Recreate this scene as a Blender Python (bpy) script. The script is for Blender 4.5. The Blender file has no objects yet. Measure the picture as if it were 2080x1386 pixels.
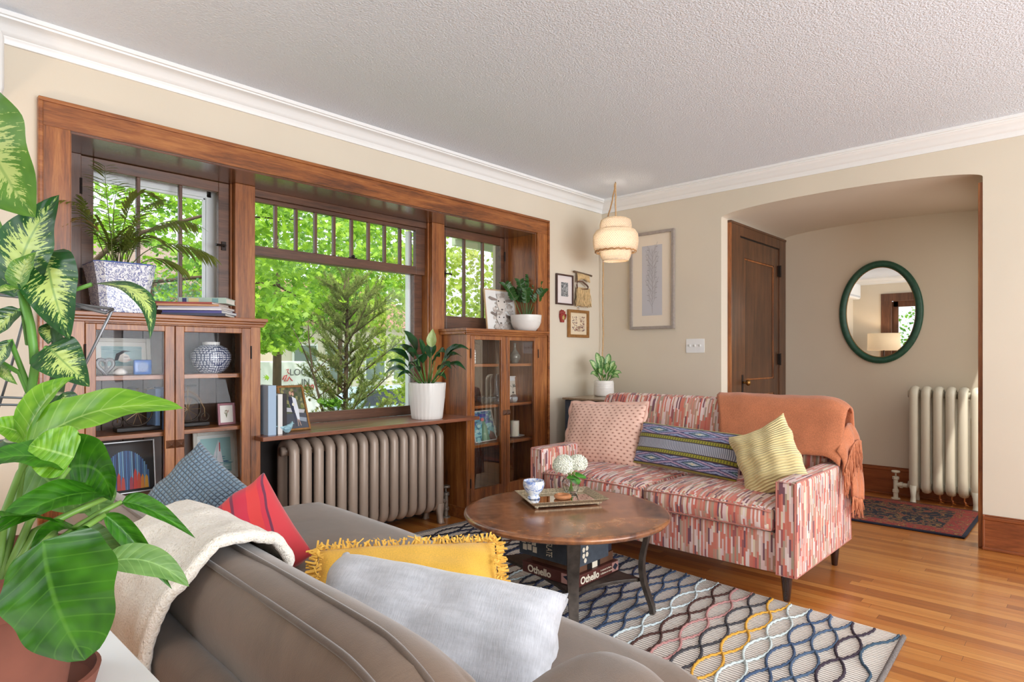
import bpy, bmesh, math, random
from math import pi, sin, cos, radians as R
from mathutils import Vector as V, Matrix, noise
S = bpy.context.scene
COL = S.collection
random.seed(7)

# ------------------------------------------------------------------ camera
CAM = (-4.851, -3.400, 1.2)
F_PX, YAW, HORIZON = 1271.0, R(43.19), 723.6
cd = bpy.data.cameras.new('camera'); cam = bpy.data.objects.new('camera', cd); COL.objects.link(cam)
cam.location = CAM
cam.rotation_euler = (pi/2, 0, YAW - pi/2)
cd.sensor_width = 36; cd.lens = F_PX/2080*36; cd.shift_y = (HORIZON-693)/2080; cd.clip_start = .02; cd.clip_end = 300
S.camera = cam

# ------------------------------------------------------------------ world, sun, daylight, added fill
S.view_settings.view_transform = 'Standard'; S.view_settings.look = 'None'
S.view_settings.exposure = 0.14; S.view_settings.gamma = 1.0; S.view_settings.use_curve_mapping = False
W = bpy.data.worlds.new('world'); S.world = W; W.use_nodes = True
wn = W.node_tree; bg = wn.nodes['Background']
bg.inputs[0].default_value = (.86, .93, 1, 1); bg.inputs[1].default_value = 1.7
def light(name, kind, loc, rot, energy, color=(1, 1, 1), **kw):
    l = bpy.data.lights.new(name, kind); l.energy = energy; l.color = color
    for k, v in kw.items(): setattr(l, k, v)
    o = bpy.data.objects.new(name, l); o.location = loc; o.rotation_euler = rot; COL.objects.link(o); return o
sun = light('sun', 'SUN', (0, 0, 8), (R(48), 0, R(200)), 4.2, (1, .95, .85), angle=R(1))
sun.rotation_euler = V((-.35, -.25, .9)).to_track_quat('Z', 'Y').to_euler()
# fill lamp added outside made-up back openings; daylight lamp outside the left wall window
light('added_fill_back', 'AREA', (-3.0, -6.85, 1.3), (R(122), 0, 0), 280, (.90, .95, 1), shape='RECTANGLE', size=4.4, size_y=1.9)
light('daylight_left_window', 'AREA', (-6.7, -1.8, 3.3), (R(62), 0, R(-90)), 60, (.93, .97, 1), shape='RECTANGLE', size=1.9, size_y=1.5)

light('added_fill_hall', 'AREA', (.68, -3.6, 1.5), (R(90), 0, 0), 6, (1, .97, .93), shape='RECTANGLE', size=.9, size_y=1.6)  # unseen fill lamp added to brighten the alcove
# ------------------------------------------------------------------ pixel helpers (they only turn measured pixels into room coordinates)
def ray(x, y):
    a = (x-1040)/F_PX; b = (HORIZON-y)/F_PX
    return V((cos(YAW)+a*sin(YAW), sin(YAW)-a*cos(YAW), b))
def at(x, y, t): return V(CAM)+t*ray(x, y)
def atY(x, y, v): r = ray(x, y); return V(CAM)+r*((v-CAM[1])/r.y)
def atX(x, y, v): r = ray(x, y); return V(CAM)+r*((v-CAM[0])/r.x)
def atZ(x, y, v): r = ray(x, y); return V(CAM)+r*((v-CAM[2])/r.z)

# ------------------------------------------------------------------ materials
def lin(r, g, b): return tuple(((c/255)/12.92 if c/255 <= .04045 else ((c/255+.055)/1.055)**2.4) for c in (r, g, b))+(1,)
def node(nt, t, _props=None, **ins):
    n = nt.nodes.new(t)
    for k, v in (_props or {}).items(): setattr(n, k, v)
    for k, v in ins.items():
        key = int(k[1:]) if k[0] == 'i' and k[1:].isdigit() else k.replace('_', ' ')
        s = n.inputs[key]
        if isinstance(v, bpy.types.NodeSocket): nt.links.new(v, s)
        elif isinstance(v, bpy.types.Node): nt.links.new(v.outputs[0], s)
        else: s.default_value = v
    return n
def ramp(nt, fac, stops, interp='LINEAR'):
    n = nt.nodes.new('ShaderNodeValToRGB'); n.color_ramp.interpolation = interp
    e = n.color_ramp.elements
    while len(e) < len(stops): e.new(.5)
    for i, (p, c) in enumerate(stops): e[i].position = p; e[i].color = c
    nt.links.new(fac, n.inputs[0]); return n.outputs[0]
def mth(nt, op, a, b=None, c=None):
    n = nt.nodes.new('ShaderNodeMath'); n.operation = op
    for i, v in enumerate((a, b, c)):
        if v is None: continue
        if isinstance(v, bpy.types.NodeSocket): nt.links.new(v, n.inputs[i])
        else: n.inputs[i].default_value = v
    return n.outputs[0]
def mixc(nt, f, a, b, mode='MIX'):
    n = nt.nodes.new('ShaderNodeMix'); n.data_type = 'RGBA'; n.blend_type = mode
    for i, v in ((0, f), (6, a), (7, b)):
        if isinstance(v, bpy.types.NodeSocket): nt.links.new(v, n.inputs[i])
        else: n.inputs[i].default_value = v
    return n.outputs[2]
def new(name):
    m = bpy.data.materials.new(name); m.use_nodes = True; nt = m.node_tree
    return m, nt, nt.nodes['Principled BSDF']
def setc(nt, b, c):
    if isinstance(c, bpy.types.NodeSocket): nt.links.new(c, b.inputs['Base Color'])
    else: b.inputs['Base Color'].default_value = c
def bump(nt, b, h, strength=.3, dist=.002):
    n = node(nt, 'ShaderNodeBump', Strength=strength, Distance=dist, Height=h); nt.links.new(n.outputs[0], b.inputs['Normal'])
def plain(name, rgb, rough=.5, metal=0, nscale=0, namt=.15, bmp=0, **kw):
    m, nt, b = new(name); c = lin(*rgb)
    b.inputs['Roughness'].default_value = rough; b.inputs['Metallic'].default_value = metal
    if nscale:
        tc = node(nt, 'ShaderNodeTexCoord').outputs['Object']
        n = node(nt, 'ShaderNodeTexNoise', Vector=tc, Scale=nscale, Detail=4.)
        d = tuple(x*(1-namt) for x in c[:3])+(1,); l = tuple(min(1, x*(1+namt)) for x in c[:3])+(1,)
        setc(nt, b, ramp(nt, n.outputs[0], [(.3, d), (.7, l)]))
        if bmp: bump(nt, b, n.outputs[0], bmp)
    else: setc(nt, b, c)
    for k, v in kw.items(): b.inputs[k.replace('_', ' ')].default_value = v
    return m
def wood(name, dark, mid, light_, axis='z', scale=1, rough=.35, coat=.25):
    m, nt, b = new(name)
    tc = node(nt, 'ShaderNodeTexCoord').outputs['Object']
    s = {'x': (1.2, 16, 16), 'y': (16, 1.2, 16), 'z': (16, 16, 1.2)}[axis]
    mp = node(nt, 'ShaderNodeMapping', Vector=tc); mp.inputs['Scale'].default_value = [q*scale for q in s]
    n1 = node(nt, 'ShaderNodeTexNoise', Vector=mp.outputs[0], Scale=1.3, Detail=6., Roughness=.6, Distortion=.6)
    n2 = node(nt, 'ShaderNodeTexNoise', Vector=mp.outputs[0], Scale=9., Detail=3., Roughness=.7)
    n3 = node(nt, 'ShaderNodeTexNoise', Vector=tc, Scale=2.5, Detail=2.)
    f = mth(nt, 'ADD', mth(nt, 'MULTIPLY', n1.outputs[0], .55), mth(nt, 'ADD', mth(nt, 'MULTIPLY', n2.outputs[0], .3), mth(nt, 'MULTIPLY', n3.outputs[0], .2)))
    setc(nt, b, ramp(nt, f, [(.38, lin(*dark)), (.52, lin(*mid)), (.68, lin(*light_))]))
    b.inputs['Roughness'].default_value = rough; b.inputs['Coat Weight'].default_value = coat; b.inputs['Coat Roughness'].default_value = .25
    bump(nt, b, n2.outputs[0], .12, .0015)
    return m
OAKD, OAKM, OAKL = (88, 48, 22), (146, 84, 38), (184, 120, 62)
oak = {a: wood('oak_'+a, OAKD, OAKM, OAKL, a) for a in 'xyz'}
oakd = {a: wood('dark_oak_'+a, (60, 38, 26), (94, 60, 42), (120, 80, 56), a, rough=.4) for a in 'xyz'}
doorw = {a: wood('door_oak_'+a, (56, 34, 20), (86, 54, 32), (112, 72, 44), a, rough=.4) for a in 'xyz'}
basew = {a: wood('baseboard_oak_'+a, (98, 48, 22), (138, 74, 38), (160, 92, 50), a) for a in 'xyz'}
shelfw = wood('sill_oak', (92, 52, 34), (128, 76, 52), (156, 98, 70), 'x', rough=.3, coat=.5)

def wallmat(name, rgb):
    m, nt, b = new(name); tc = node(nt, 'ShaderNodeTexCoord').outputs['Object']
    n = node(nt, 'ShaderNodeTexNoise', Vector=tc, Scale=90., Detail=3.)
    n2 = node(nt, 'ShaderNodeTexNoise', Vector=tc, Scale=1.5, Detail=2.)
    c = lin(*rgb); setc(nt, b, ramp(nt, n2.outputs[0], [(.3, tuple(x*.97 for x in c[:3])+(1,)), (.7, tuple(x*1.02 for x in c[:3])+(1,))]))
    b.inputs['Roughness'].default_value = .75; bump(nt, b, n.outputs[0], .15, .001); return m
beige = wallmat('beige_wall_paint', (218, 207, 188))
white = plain('white_trim_paint', (238, 238, 236), .35)
def ceilmat():
    m, nt, b = new('textured_ceiling'); tc = node(nt, 'ShaderNodeTexCoord').outputs['Object']
    n = node(nt, 'ShaderNodeTexNoise', Vector=tc, Scale=110., Detail=3., Roughness=.6)
    vo = node(nt, 'ShaderNodeTexVoronoi', Vector=tc, Scale=120.)
    h = mth(nt, 'ADD', n.outputs[0], mth(nt, 'MULTIPLY', vo.outputs[0], -.35))
    setc(nt, b, lin(232, 240, 250)); b.inputs['Roughness'].default_value = .9; bump(nt, b, h, .75, .006); return m
ceilm = ceilmat()
def floormat():
    m, nt, b = new('oak_strip_floor'); tc = node(nt, 'ShaderNodeTexCoord').outputs['Object']
    sx = node(nt, 'ShaderNodeSeparateXYZ', Vector=tc)
    u = mth(nt, 'DIVIDE', sx.outputs[0], .056); ui = mth(nt, 'FLOOR', u); uf = mth(nt, 'FRACT', u)
    w1 = node(nt, 'ShaderNodeTexWhiteNoise', {'noise_dimensions': '1D'}, W=ui)
    vv = mth(nt, 'ADD', mth(nt, 'DIVIDE', sx.outputs[1], 1.1), mth(nt, 'MULTIPLY', w1.outputs[0], 7.3)); vi = mth(nt, 'FLOOR', vv); vf = mth(nt, 'FRACT', vv)
    cmb = node(nt, 'ShaderNodeCombineXYZ', X=ui, Y=vi)
    w2 = node(nt, 'ShaderNodeTexWhiteNoise', {'noise_dimensions': '2D'}, Vector=cmb)
    mp = node(nt, 'ShaderNodeMapping', Vector=tc); mp.inputs['Scale'].default_value = (45, 1.6, 1)
    n1 = node(nt, 'ShaderNodeTexNoise', Vector=mp.outputs[0], Scale=1.5, Detail=6., Roughness=.6)
    n3 = node(nt, 'ShaderNodeTexNoise', Vector=tc, Scale=1.2, Detail=1.)
    f = mth(nt, 'ADD', mth(nt, 'MULTIPLY', w2.outputs[0], .42), mth(nt, 'ADD', mth(nt, 'MULTIPLY', n1.outputs[0], .45), mth(nt, 'MULTIPLY', n3.outputs[0], .12)))
    c = ramp(nt, f, [(.2, lin(140, 76, 30)), (.5, lin(184, 112, 48)), (.8, lin(214, 150, 78))])
    gap = mth(nt, 'MINIMUM', mth(nt, 'MULTIPLY', mth(nt, 'SUBTRACT', .5, mth(nt, 'ABSOLUTE', mth(nt, 'SUBTRACT', uf, .5))), 40.),
              mth(nt, 'MULTIPLY', mth(nt, 'SUBTRACT', .5, mth(nt, 'ABSOLUTE', mth(nt, 'SUBTRACT', vf, .5))), 700.))
    gap = mth(nt, 'MINIMUM', gap, 1.)
    setc(nt, b, mixc(nt, gap, lin(96, 54, 26), c)); b.inputs['Roughness'].default_value = .28
    b.inputs['Coat Weight'].default_value = .3; b.inputs['Coat Roughness'].default_value = .2
    bump(nt, b, gap, .25, .001); return m
floorm = floormat()
def fabric(name, rgb, scale=900, var=.12, bmp=.3, rough=.9, big=.1, rgb2=None):
    m, nt, b = new(name); tc = node(nt, 'ShaderNodeTexCoord').outputs['Object']
    mp = node(nt, 'ShaderNodeMapping', Vector=tc); mp.inputs['Scale'].default_value = (1, 1, .35)
    n = node(nt, 'ShaderNodeTexNoise', Vector=mp.outputs[0], Scale=float(scale), Detail=2.)
    n2 = node(nt, 'ShaderNodeTexNoise', Vector=tc, Scale=9., Detail=3.)
    c = lin(*rgb)[:3]; c2 = lin(*rgb2)[:3] if rgb2 else c
    f = mth(nt, 'ADD', mth(nt, 'MULTIPLY', n.outputs[0], .6), mth(nt, 'MULTIPLY', n2.outputs[0], .4))
    setc(nt, b, ramp(nt, f, [(.35, tuple(x*(1-var) for x in c2)+(1,)), (.65, tuple(min(1, x*(1+var)) for x in c)+(1,))]))
    b.inputs['Roughness'].default_value = rough; b.inputs['Sheen Weight'].default_value = .25
    bump(nt, b, n.outputs[0], bmp, .001); return m
def glass(name, refl=.1, tint=(1, 1, 1)):
    m = bpy.data.materials.new(name); m.use_nodes = True; nt = m.node_tree; nt.nodes.clear()
    tr = node(nt, 'ShaderNodeBsdfTransparent', Color=tint+(1,)); gl = node(nt, 'ShaderNodeBsdfGlossy', Roughness=.0)
    fr = node(nt, 'ShaderNodeFresnel', IOR=1.45)
    mx = node(nt, 'ShaderNodeMixShader', i0=mth(nt, 'MULTIPLY', fr.outputs[0], refl), i1=tr.outputs[0], i2=gl.outputs[0])
    o = nt.nodes.new('ShaderNodeOutputMaterial'); nt.links.new(mx.outputs[0], o.inputs[0]); return m
pane_glass = glass('window_glass', .25); cab_glass = glass('cabinet_glass', .22)
def leafmat(name, rgb, rgb2, trans=.25, rough=.4, var=False, rib=None):
    """uv leaf: u along midrib, v across -1..1"""
    m, nt, b = new(name); uv = node(nt, 'ShaderNodeUVMap').outputs[0]
    sx = node(nt, 'ShaderNodeSeparateXYZ', Vector=uv); u, v = sx.outputs[0], sx.outputs[1]
    av = mth(nt, 'ABSOLUTE', mth(nt, 'SUBTRACT', mth(nt, 'MULTIPLY', v, 2.), 1.))
    n = node(nt, 'ShaderNodeTexNoise', Vector=uv, Scale=3., Detail=2.)
    c = ramp(nt, n.outputs[0], [(.35, lin(*rgb)), (.65, lin(*rgb2))])
    vein = mth(nt, 'SINE', mth(nt, 'MULTIPLY', mth(nt, 'SUBTRACT', u, mth(nt, 'MULTIPLY', av, .16)), 52.))
    if var:
        mp = node(nt, 'ShaderNodeMapping', Vector=uv); mp.inputs['Scale'].default_value = (30, 5, 1)
        cmb = node(nt, 'ShaderNodeCombineXYZ', X=mth(nt, 'MULTIPLY', mth(nt, 'SUBTRACT', u, mth(nt, 'MULTIPLY', av, .16)), 38.), Y=mth(nt, 'MULTIPLY', v, 4.))
        nz = node(nt, 'ShaderNodeTexNoise', Vector=cmb.outputs[0], Scale=1., Detail=3., Roughness=.7)
        edge = mth(nt, 'MULTIPLY', av, .30); tips = mth(nt, 'MULTIPLY', mth(nt, 'ABSOLUTE', mth(nt, 'SUBTRACT', u, .5)), .5)
        k = mth(nt, 'SUBTRACT', mth(nt, 'SUBTRACT', nz.outputs[0], edge), tips)
        patch = ramp(nt, k, [(.295, (0, 0, 0, 1)), (.325, (1, 1, 1, 1))])
        c = mixc(nt, patch, c, lin(*var))
    else:
        c = mixc(nt, ramp(nt, vein, [(.93, (0, 0, 0, 1)), (1., (.35, .35, .35, 1))]), c, lin(*(rib or rgb2)))
    mid = ramp(nt, av, [(.02, (1, 1, 1, 1)), (.06, (0, 0, 0, 1))])
    c = mixc(nt, mth(nt, 'MULTIPLY', mid, .6), c, lin(*(rib or rgb2)))
    setc(nt, b, c); b.inputs['Roughness'].default_value = rough
    bump(nt, b, vein, .25, .001)
    if trans:
        t = node(nt, 'ShaderNodeBsdfTranslucent', Color=c); mx = node(nt, 'ShaderNodeMixShader', i0=trans, i1=b.outputs[0], i2=t.outputs[0])
        nt.links.new(mx.outputs[0], nt.nodes['Material Output'].inputs[0])
    return m
def vcol(name, rough=.6, **kw):
    m, nt, b = new(name); a = node(nt, 'ShaderNodeVertexColor', {'layer_name': 'Col'}); setc(nt, b, a.outputs[0]); b.inputs['Roughness'].default_value = rough
    return m
artm = vcol('printed_artwork', .5)
black = plain('black_metal', (24, 23, 24), .45, .3); brass = plain('aged_brass', (150, 110, 60), .35, .9); bronze = plain('dark_bronze', (44, 34, 30), .45, .6)
paper = plain('paper', (232, 226, 216), .8); soil = plain('potting_soil', (52, 38, 28), .95, 0, 60, .5, .6)

# ------------------------------------------------------------------ mesh builder
class MB:
    def __init__(s, M=None): s.v = []; s.f = []; s.mi = []; s.fc = []; s.uv = {}; s.m = 0; s.c = None; s.M = M; s.smooth = False; s.sm = []
    def pt(s, p): s.v.append(tuple(s.M @ V(p)) if s.M is not None else tuple(p)); return len(s.v)-1
    def face(s, idx, uv=None):
        if uv is not None: s.uv[len(s.f)] = uv
        s.f.append(tuple(idx)); s.mi.append(s.m); s.fc.append(s.c); s.sm.append(s.smooth)
    def poly(s, pts, uv=None): s.face([s.pt(p) for p in pts], uv); return s
    def box(s, x0, x1, y0, y1, z0, z1):
        i = [s.pt(p) for p in ((x0, y0, z0), (x1, y0, z0), (x1, y1, z0), (x0, y1, z0), (x0, y0, z1), (x1, y0, z1), (x1, y1, z1), (x0, y1, z1))]
        for q in ((0, 3, 2, 1), (4, 5, 6, 7), (0, 1, 5, 4), (1, 2, 6, 5), (2, 3, 7, 6), (3, 0, 4, 7)): s.face([i[k] for k in q])
        return s
    def rings(s, rs, closed=True, cap=True, loop=False, uvf=None):
        """rs: list of rings (lists of points)"""
        ids = [[s.pt(p) for p in r] for r in rs]; n = len(rs[0]); m = len(rs)
        for a in range(m if loop else m-1):
            A, B = ids[a], ids[(a+1) % m]
            for k in range(n if closed else n-1):
                uv = None
                if uvf: uv = [uvf(a, k), uvf(a, k+1), uvf(a+1, k+1), uvf(a+1, k)]
                s.face((A[k], A[(k+1) % n], B[(k+1) % n], B[k]), uv)
        if cap and closed and not loop: s.face(ids[0][::-1]); s.face(ids[-1])
        return s
    def tube(s, pts, r, n=8, cap=True, loop=False):
        pts = [V(p) for p in pts]; rr = r if isinstance(r, (list, tuple)) else [r]*len(pts); out = []
        up = None
        for i, p in enumerate(pts):
            a = pts[(i-1) % len(pts)] if (loop or i) else pts[0]; b = pts[(i+1) % len(pts)] if (loop or i < len(pts)-1) else pts[-1]
            d = (b-a).normalized()
            if up is None: up = V((0, 0, 1)) if abs(d.z) < .9 else V((1, 0, 0))
            x = d.cross(up).normalized(); up = x.cross(d).normalized()
            out.append([p+(x*cos(2*pi*k/n)+up*sin(2*pi*k/n))*rr[i] for k in range(n)])
        return s.rings(out, cap=cap, loop=loop)
    def cyl(s, p0, p1, r0, r1=None, n=16): return s.tube([p0, p1], [r0, r0 if r1 is None else r1], n)
    def lathe(s, prof, c=(0, 0, 0), n=32, sq=None, cap=True):
        out = []
        for r, z in prof: out.append([(c[0]+r*cos(2*pi*k/n), c[1]+r*sin(2*pi*k/n), c[2]+z) for k in range(n)])
        return s.rings(out, cap=cap)
    def ball(s, c, r, n=10, sc=(1, 1, 1)):
        return s.lathe([(max(.001, r*sin(pi*i/n)), 0) for i in range(1)], c, 3) if False else s.rings([[(c[0]+r*sc[0]*max(.02, sin(pi*i/n))*cos(2*pi*k/(n*2)), c[1]+r*sc[1]*max(.02, sin(pi*i/n))*sin(2*pi*k/(n*2)), c[2]-r*sc[2]*cos(pi*i/n)) for k in range(n*2)] for i in range(n+1)])
    def grid(s, fn, nu, nv, uv=None, flip=False):
        ids = [[s.pt(fn(i/nu, j/nv)) for j in range(nv+1)] for i in range(nu+1)]
        for i in range(nu):
            for j in range(nv):
                q = (ids[i][j], ids[i+1][j], ids[i+1][j+1], ids[i][j+1])
                t = [(i/nu, j/nv), ((i+1)/nu, j/nv), ((i+1)/nu, (j+1)/nv), (i/nu, (j+1)/nv)]
                if uv: t = [uv(*w) for w in t]
                if flip: q = q[::-1]; t = t[::-1]
                s.face(q, t)
        return s
    def rbox(s, c, h, r, n=8, fn=None):
        """rounded box: centre, half sizes, radius; fn deforms (local point, unit point)"""
        h = V(h); c = V(c); r = min(r, *h); q = {}
        def P(u):
            k = tuple(round(a, 5) for a in u)
            if k in q: return q[k]
            p = V([u[i]*h[i] for i in range(3)]); inn = V([max(-(h[i]-r), min(h[i]-r, p[i])) for i in range(3)]); d = p-inn
            p = inn+d.normalized()*r if d.length > 1e-9 else p
            if fn: p = fn(p, u)
            q[k] = s.pt(c+p); return q[k]
        # denser sampling near the edges
        def g(t): return sin(t*pi/2) if r < min(h)*.6 else t
        T = [g(-1+2*i/n) for i in range(n+1)]
        for ax in range(3):
            for sg in (-1, 1):
                a1, a2 = (ax+1) % 3, (ax+2) % 3
                for i in range(n):
                    for j in range(n):
                        f = []
                        for (a, b) in ((T[i], T[j]), (T[i+1], T[j]), (T[i+1], T[j+1]), (T[i], T[j+1])):
                            u = [0, 0, 0]; u[ax] = sg; u[a1] = a; u[a2] = b; f.append(P(tuple(u)))
                        s.face(f if sg > 0 else f[::-1])
        return s
    def text(s, txt, size, M, extrude=.0005, align='LEFT', bold=0):
        cu = bpy.data.curves.new('t', 'FONT'); cu.body = txt; cu.size = size; cu.extrude = extrude; cu.align_x = align; cu.offset = bold; cu.resolution_u = 3
        o = bpy.data.objects.new('t', cu); COL.objects.link(o); dg = bpy.context.evaluated_depsgraph_get(); dg.update()
        me = bpy.data.meshes.new_from_object(o.evaluated_get(dg)); bpy.data.objects.remove(o)
        base = len(s.v)
        for vv in me.vertices: s.pt(M @ vv.co)
        for p in me.polygons: s.face([base+i for i in p.vertices])
        bpy.data.meshes.remove(me); return s
    def build(s, name, mats, parent=None, world=False, bevel=0, seg=2, sub=0, smooth=None, auto=None, solid=0, boxuv=False, loc=None, wloc=None):
        me = bpy.data.meshes.new(name); off = V((0, 0, 0))
        if world and parent is not None: off = V(parent.location)
        if wloc is not None: off = V(wloc); loc = wloc
        me.from_pydata([tuple(V(p)-off) for p in s.v] if off.length else s.v, [], s.f)
        for m in (mats if isinstance(mats, (list, tuple)) else [mats]): me.materials.append(m)
        me.polygons.foreach_set('material_index', s.mi)
        if s.uv or boxuv:
            ul = me.uv_layers.new(name='UVMap')
            for p in me.polygons:
                t = s.uv.get(p.index)
                if t:
                    for li, w in zip(p.loop_indices, t): ul.data[li].uv = w
                elif boxuv:
                    nx, ny, nz = map(abs, p.normal)
                    for li in p.loop_indices:
                        co = s.v[me.loops[li].vertex_index]
                        ul.data[li].uv = (co[1], co[2]) if nx >= ny and nx >= nz else ((co[0], co[2]) if ny >= nz else (co[1], co[0]))
        if any(c is not None for c in s.fc):
            ca = me.color_attributes.new('Col', 'FLOAT_COLOR', 'CORNER')
            for p in me.polygons:
                c = s.fc[p.index] or (1, 1, 1, 1)
                for li in p.loop_indices: ca.data[li].color = c
        me.validate(); me.update()
        if smooth is None: me.polygons.foreach_set('use_smooth', s.sm[:len(me.polygons)] if len(s.sm) >= len(me.polygons) else [False]*len(me.polygons))
        else: me.polygons.foreach_set('use_smooth', [bool(smooth)]*len(me.polygons))
        if auto: me.set_sharp_from_angle(angle=R(auto))
        o = bpy.data.objects.new(name, me); COL.objects.link(o)
        if parent is not None: o.parent = parent
        if loc is not None: o.location = loc
        if bevel: md = o.modifiers.new('bevel', 'BEVEL'); md.width = bevel; md.segments = seg; md.limit_method = 'ANGLE'; md.angle_limit = R(40)
        if solid: md = o.modifiers.new('solid', 'SOLIDIFY'); md.thickness = solid; md.offset = 0
        if sub: md = o.modifiers.new('sub', 'SUBSURF'); md.levels = sub; md.render_levels = sub
        return o
def thing(name, label, cat, loc=(0, 0, 0), rz=0, group=None, rot=None):
    o = bpy.data.objects.new(name, None); COL.objects.link(o); o.location = loc; o.rotation_euler = rot or (0, 0, rz); o.empty_display_size = .05
    o['label'] = label; o['category'] = cat
    if group: o['group'] = group
    return o
def tag(o, label, cat, group=None, kind=None):
    o['label'] = label; o['category'] = cat
    if group: o['group'] = group
    if kind: o['kind'] = kind
    return o
def struct(o, label=None):
    o['kind'] = 'structure'
    return o
def centre(mb):
    xs = list(zip(*mb.v)); return ((min(xs[0])+max(xs[0]))/2, (min(xs[1])+max(xs[1]))/2, min(xs[2]))
def solo(mb, name, mats, label, cat, group=None, **kw):
    """one-mesh thing whose origin sits at its base"""
    return tag(mb.build(name, mats, wloc=centre(mb), **kw), label, cat, group)
def copyof(o, **kw):
    c = o.copy(); COL.objects.link(c)
    for ch in list(o.children):
        d = ch.copy(); COL.objects.link(d); d.parent = c
        for g in ch.children: e = g.copy(); COL.objects.link(e); e.parent = d
    for k, v in kw.items():
        if k in ('label', 'group', 'category'): c[k] = v
        else: setattr(c, k, v)
    return c
def basis(o, x, y, z):
    m = Matrix((x, y, z)).transposed().to_4x4(); m.translation = V(o); return m
# ================================================================== ROOM SHELL
H = 2.64
b = MB().box(-5.7, 1.5, -6.7, .45, -.06, 0); struct(b.build('floor', floorm))
b = MB().box(-5.7, .12, -6.7, .5, H, H+.1); struct(b.build('ceiling', ceilm))
WX0, WX1, WZ = -4.157, -.942, 2.217            # recess for windows and bookcases
YW = .31                                        # inner face of the window frames
b = MB()
b.box(-5.7, WX0, 0, .5, 0, H); b.box(WX1, .12, 0, .5, 0, H); b.box(WX0, WX1, 0, .5, WZ, H)
struct(b.build('wall_front', beige))
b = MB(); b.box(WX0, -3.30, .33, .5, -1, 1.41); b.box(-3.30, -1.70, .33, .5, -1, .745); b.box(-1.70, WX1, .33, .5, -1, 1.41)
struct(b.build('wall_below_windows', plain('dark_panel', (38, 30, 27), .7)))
# right wall with arched opening
AY0, AY1, AZ, AR = -2.870, -1.169, 2.32, .068
def archz(y): t = (y-(AY0+AY1)/2)/((AY1-AY0)/2); return AZ+AR*(1-t*t)**.5*1.0 if abs(t) < 1 else AZ
b = MB()
b.box(0, .12, AY1, 0, 0, H); b.box(0, .12, -6.7, AY0, 0, H)
N = 32; ys = [AY0+(AY1-AY0)*(.5-.5*cos(pi*i/N)) for i in range(N+1)]
for i in range(N):
    y0, y1 = ys[i], ys[i+1]; z0, z1 = archz(y0), archz(y1)
    b.poly([(0, y1, z1), (0, y0, z0), (0, y0, H), (0, y1, H)])
struct(b.build('wall_right', beige))
XH = 1.36
b = MB(); b.smooth = True
for i in range(N):
    y0, y1 = ys[i], ys[i+1]; z0, z1 = archz(y0), archz(y1)
    b.poly([(0, y0, z0), (0, y1, z1), (XH, y1, z1+.004), (XH, y0, z0+.004)])
struct(b.build('ceiling_alcove', beige))
b = MB(); b.box(.12, XH, AY1, AY1+.12, 0, 2.6); b.box(XH, XH+.1, -3.3, AY1+.12, 0, 2.6); b.box(.12, .16, AY0-.12, AY0, 0, 2.6); b.box(1.20, XH, AY0-.12, AY0, 0, 2.6); b.box(.16, 1.20, AY0-.12, AY0, 2.15, 2.6)
struct(b.build('wall_alcove', beige))
# left wall with its window (seen in the mirror) and the back wall, its unseen window openings added for fill light
b = MB(); b.box(-5.7, -5.5, -.55, 0, 0, H); b.box(-5.7, -5.5, -6.7, -2.6, 0, H); b.box(-5.7, -5.5, -2.6, -.55, 2.22, H); b.box(-5.7, -5.5, -2.6, -.55, 0, .75)
struct(b.build('wall_left', beige))
b = MB(); b.box(-5.5, -5.2, -6.7, -6.5, 0, H); b.box(-.8, 0, -6.7, -6.5, 0, H); b.box(-5.2, -.8, -6.7, -6.5, 2.5, H); b.box(-5.2, -.8, -6.7, -6.5, 0, .6)
struct(b.build('wall_back', beige))
# crown moulding
prof = [(0, 2.528), (.012, 2.528), (.014, 2.542), (.020, 2.552), (.022, 2.558), (.028, 2.562), (.034, 2.575), (.046, 2.592), (.062, 2.606), (.078, 2.612), (.080, 2.620), (.088, 2.622), (.090, 2.64)]
def crown(pts, inward, name):
    """pts: wall corners, inward: per-corner inward diagonal (x,y)"""
    b = MB(); b.smooth = True
    rs = [[(p[0]+w[0]*d, p[1]+w[1]*d, z) for d, z in prof] for p, w in zip(pts, inward)]
    b.rings(rs, closed=False); o = b.build(name, white, auto=35); return struct(o)
crown([(-5.5, -6.5), (-5.5, 0), (0, 0), (0, -6.5)], [(1, 1), (1, -1), (-1, -1), (-1, 1)], 'trim_1')
# baseboards
def board(name, x0, x1, y0, y1, axis, hgt=.20):
    b = MB()
    if axis == 'y':                     # runs along y, face towards -x
        b.box(x0-.018, x1, y0, y1, 0, hgt-.03); b.box(x0-.024, x1, y0, y1, hgt-.03, hgt-.008); b.box(x0-.012, x1, y0, y1, hgt-.008, hgt); b.box(x0-.032, x0-.018, y0, y1, 0, .018)
    else:
        b.box(x0, x1, y0-.018, y1, 0, hgt-.03); b.box(x0, x1, y0-.024, y1, hgt-.03, hgt-.008); b.box(x0, x1, y0-.012, y1, hgt-.008, hgt); b.box(x0, x1, y0-.032, y0-.018, 0, .018)
    return struct(b.build(name, basew[axis], bevel=.003, seg=1))
board('baseboard_right', 0, .0, -6.5, AY0-.0, 'y', .216)
board('baseboard_corner', 0, .0, AY1, 0, 'y', .216)
board('baseboard_alcove', XH, XH, AY0, AY1, 'y', .24)
board('baseboard_front', -.79, 0, 0, 0, 'x', .216)
# jamb casing on the right of the arch
struct(MB().box(.02, .15, AY0, AY0+.026, 0, 2.29).build('trim_2', oak['z'], bevel=.003))
struct(MB().box(-.02, .0, AY0-.012, AY0+.0, 0, .216).build('trim_3', basew['z'], bevel=.003))
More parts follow.
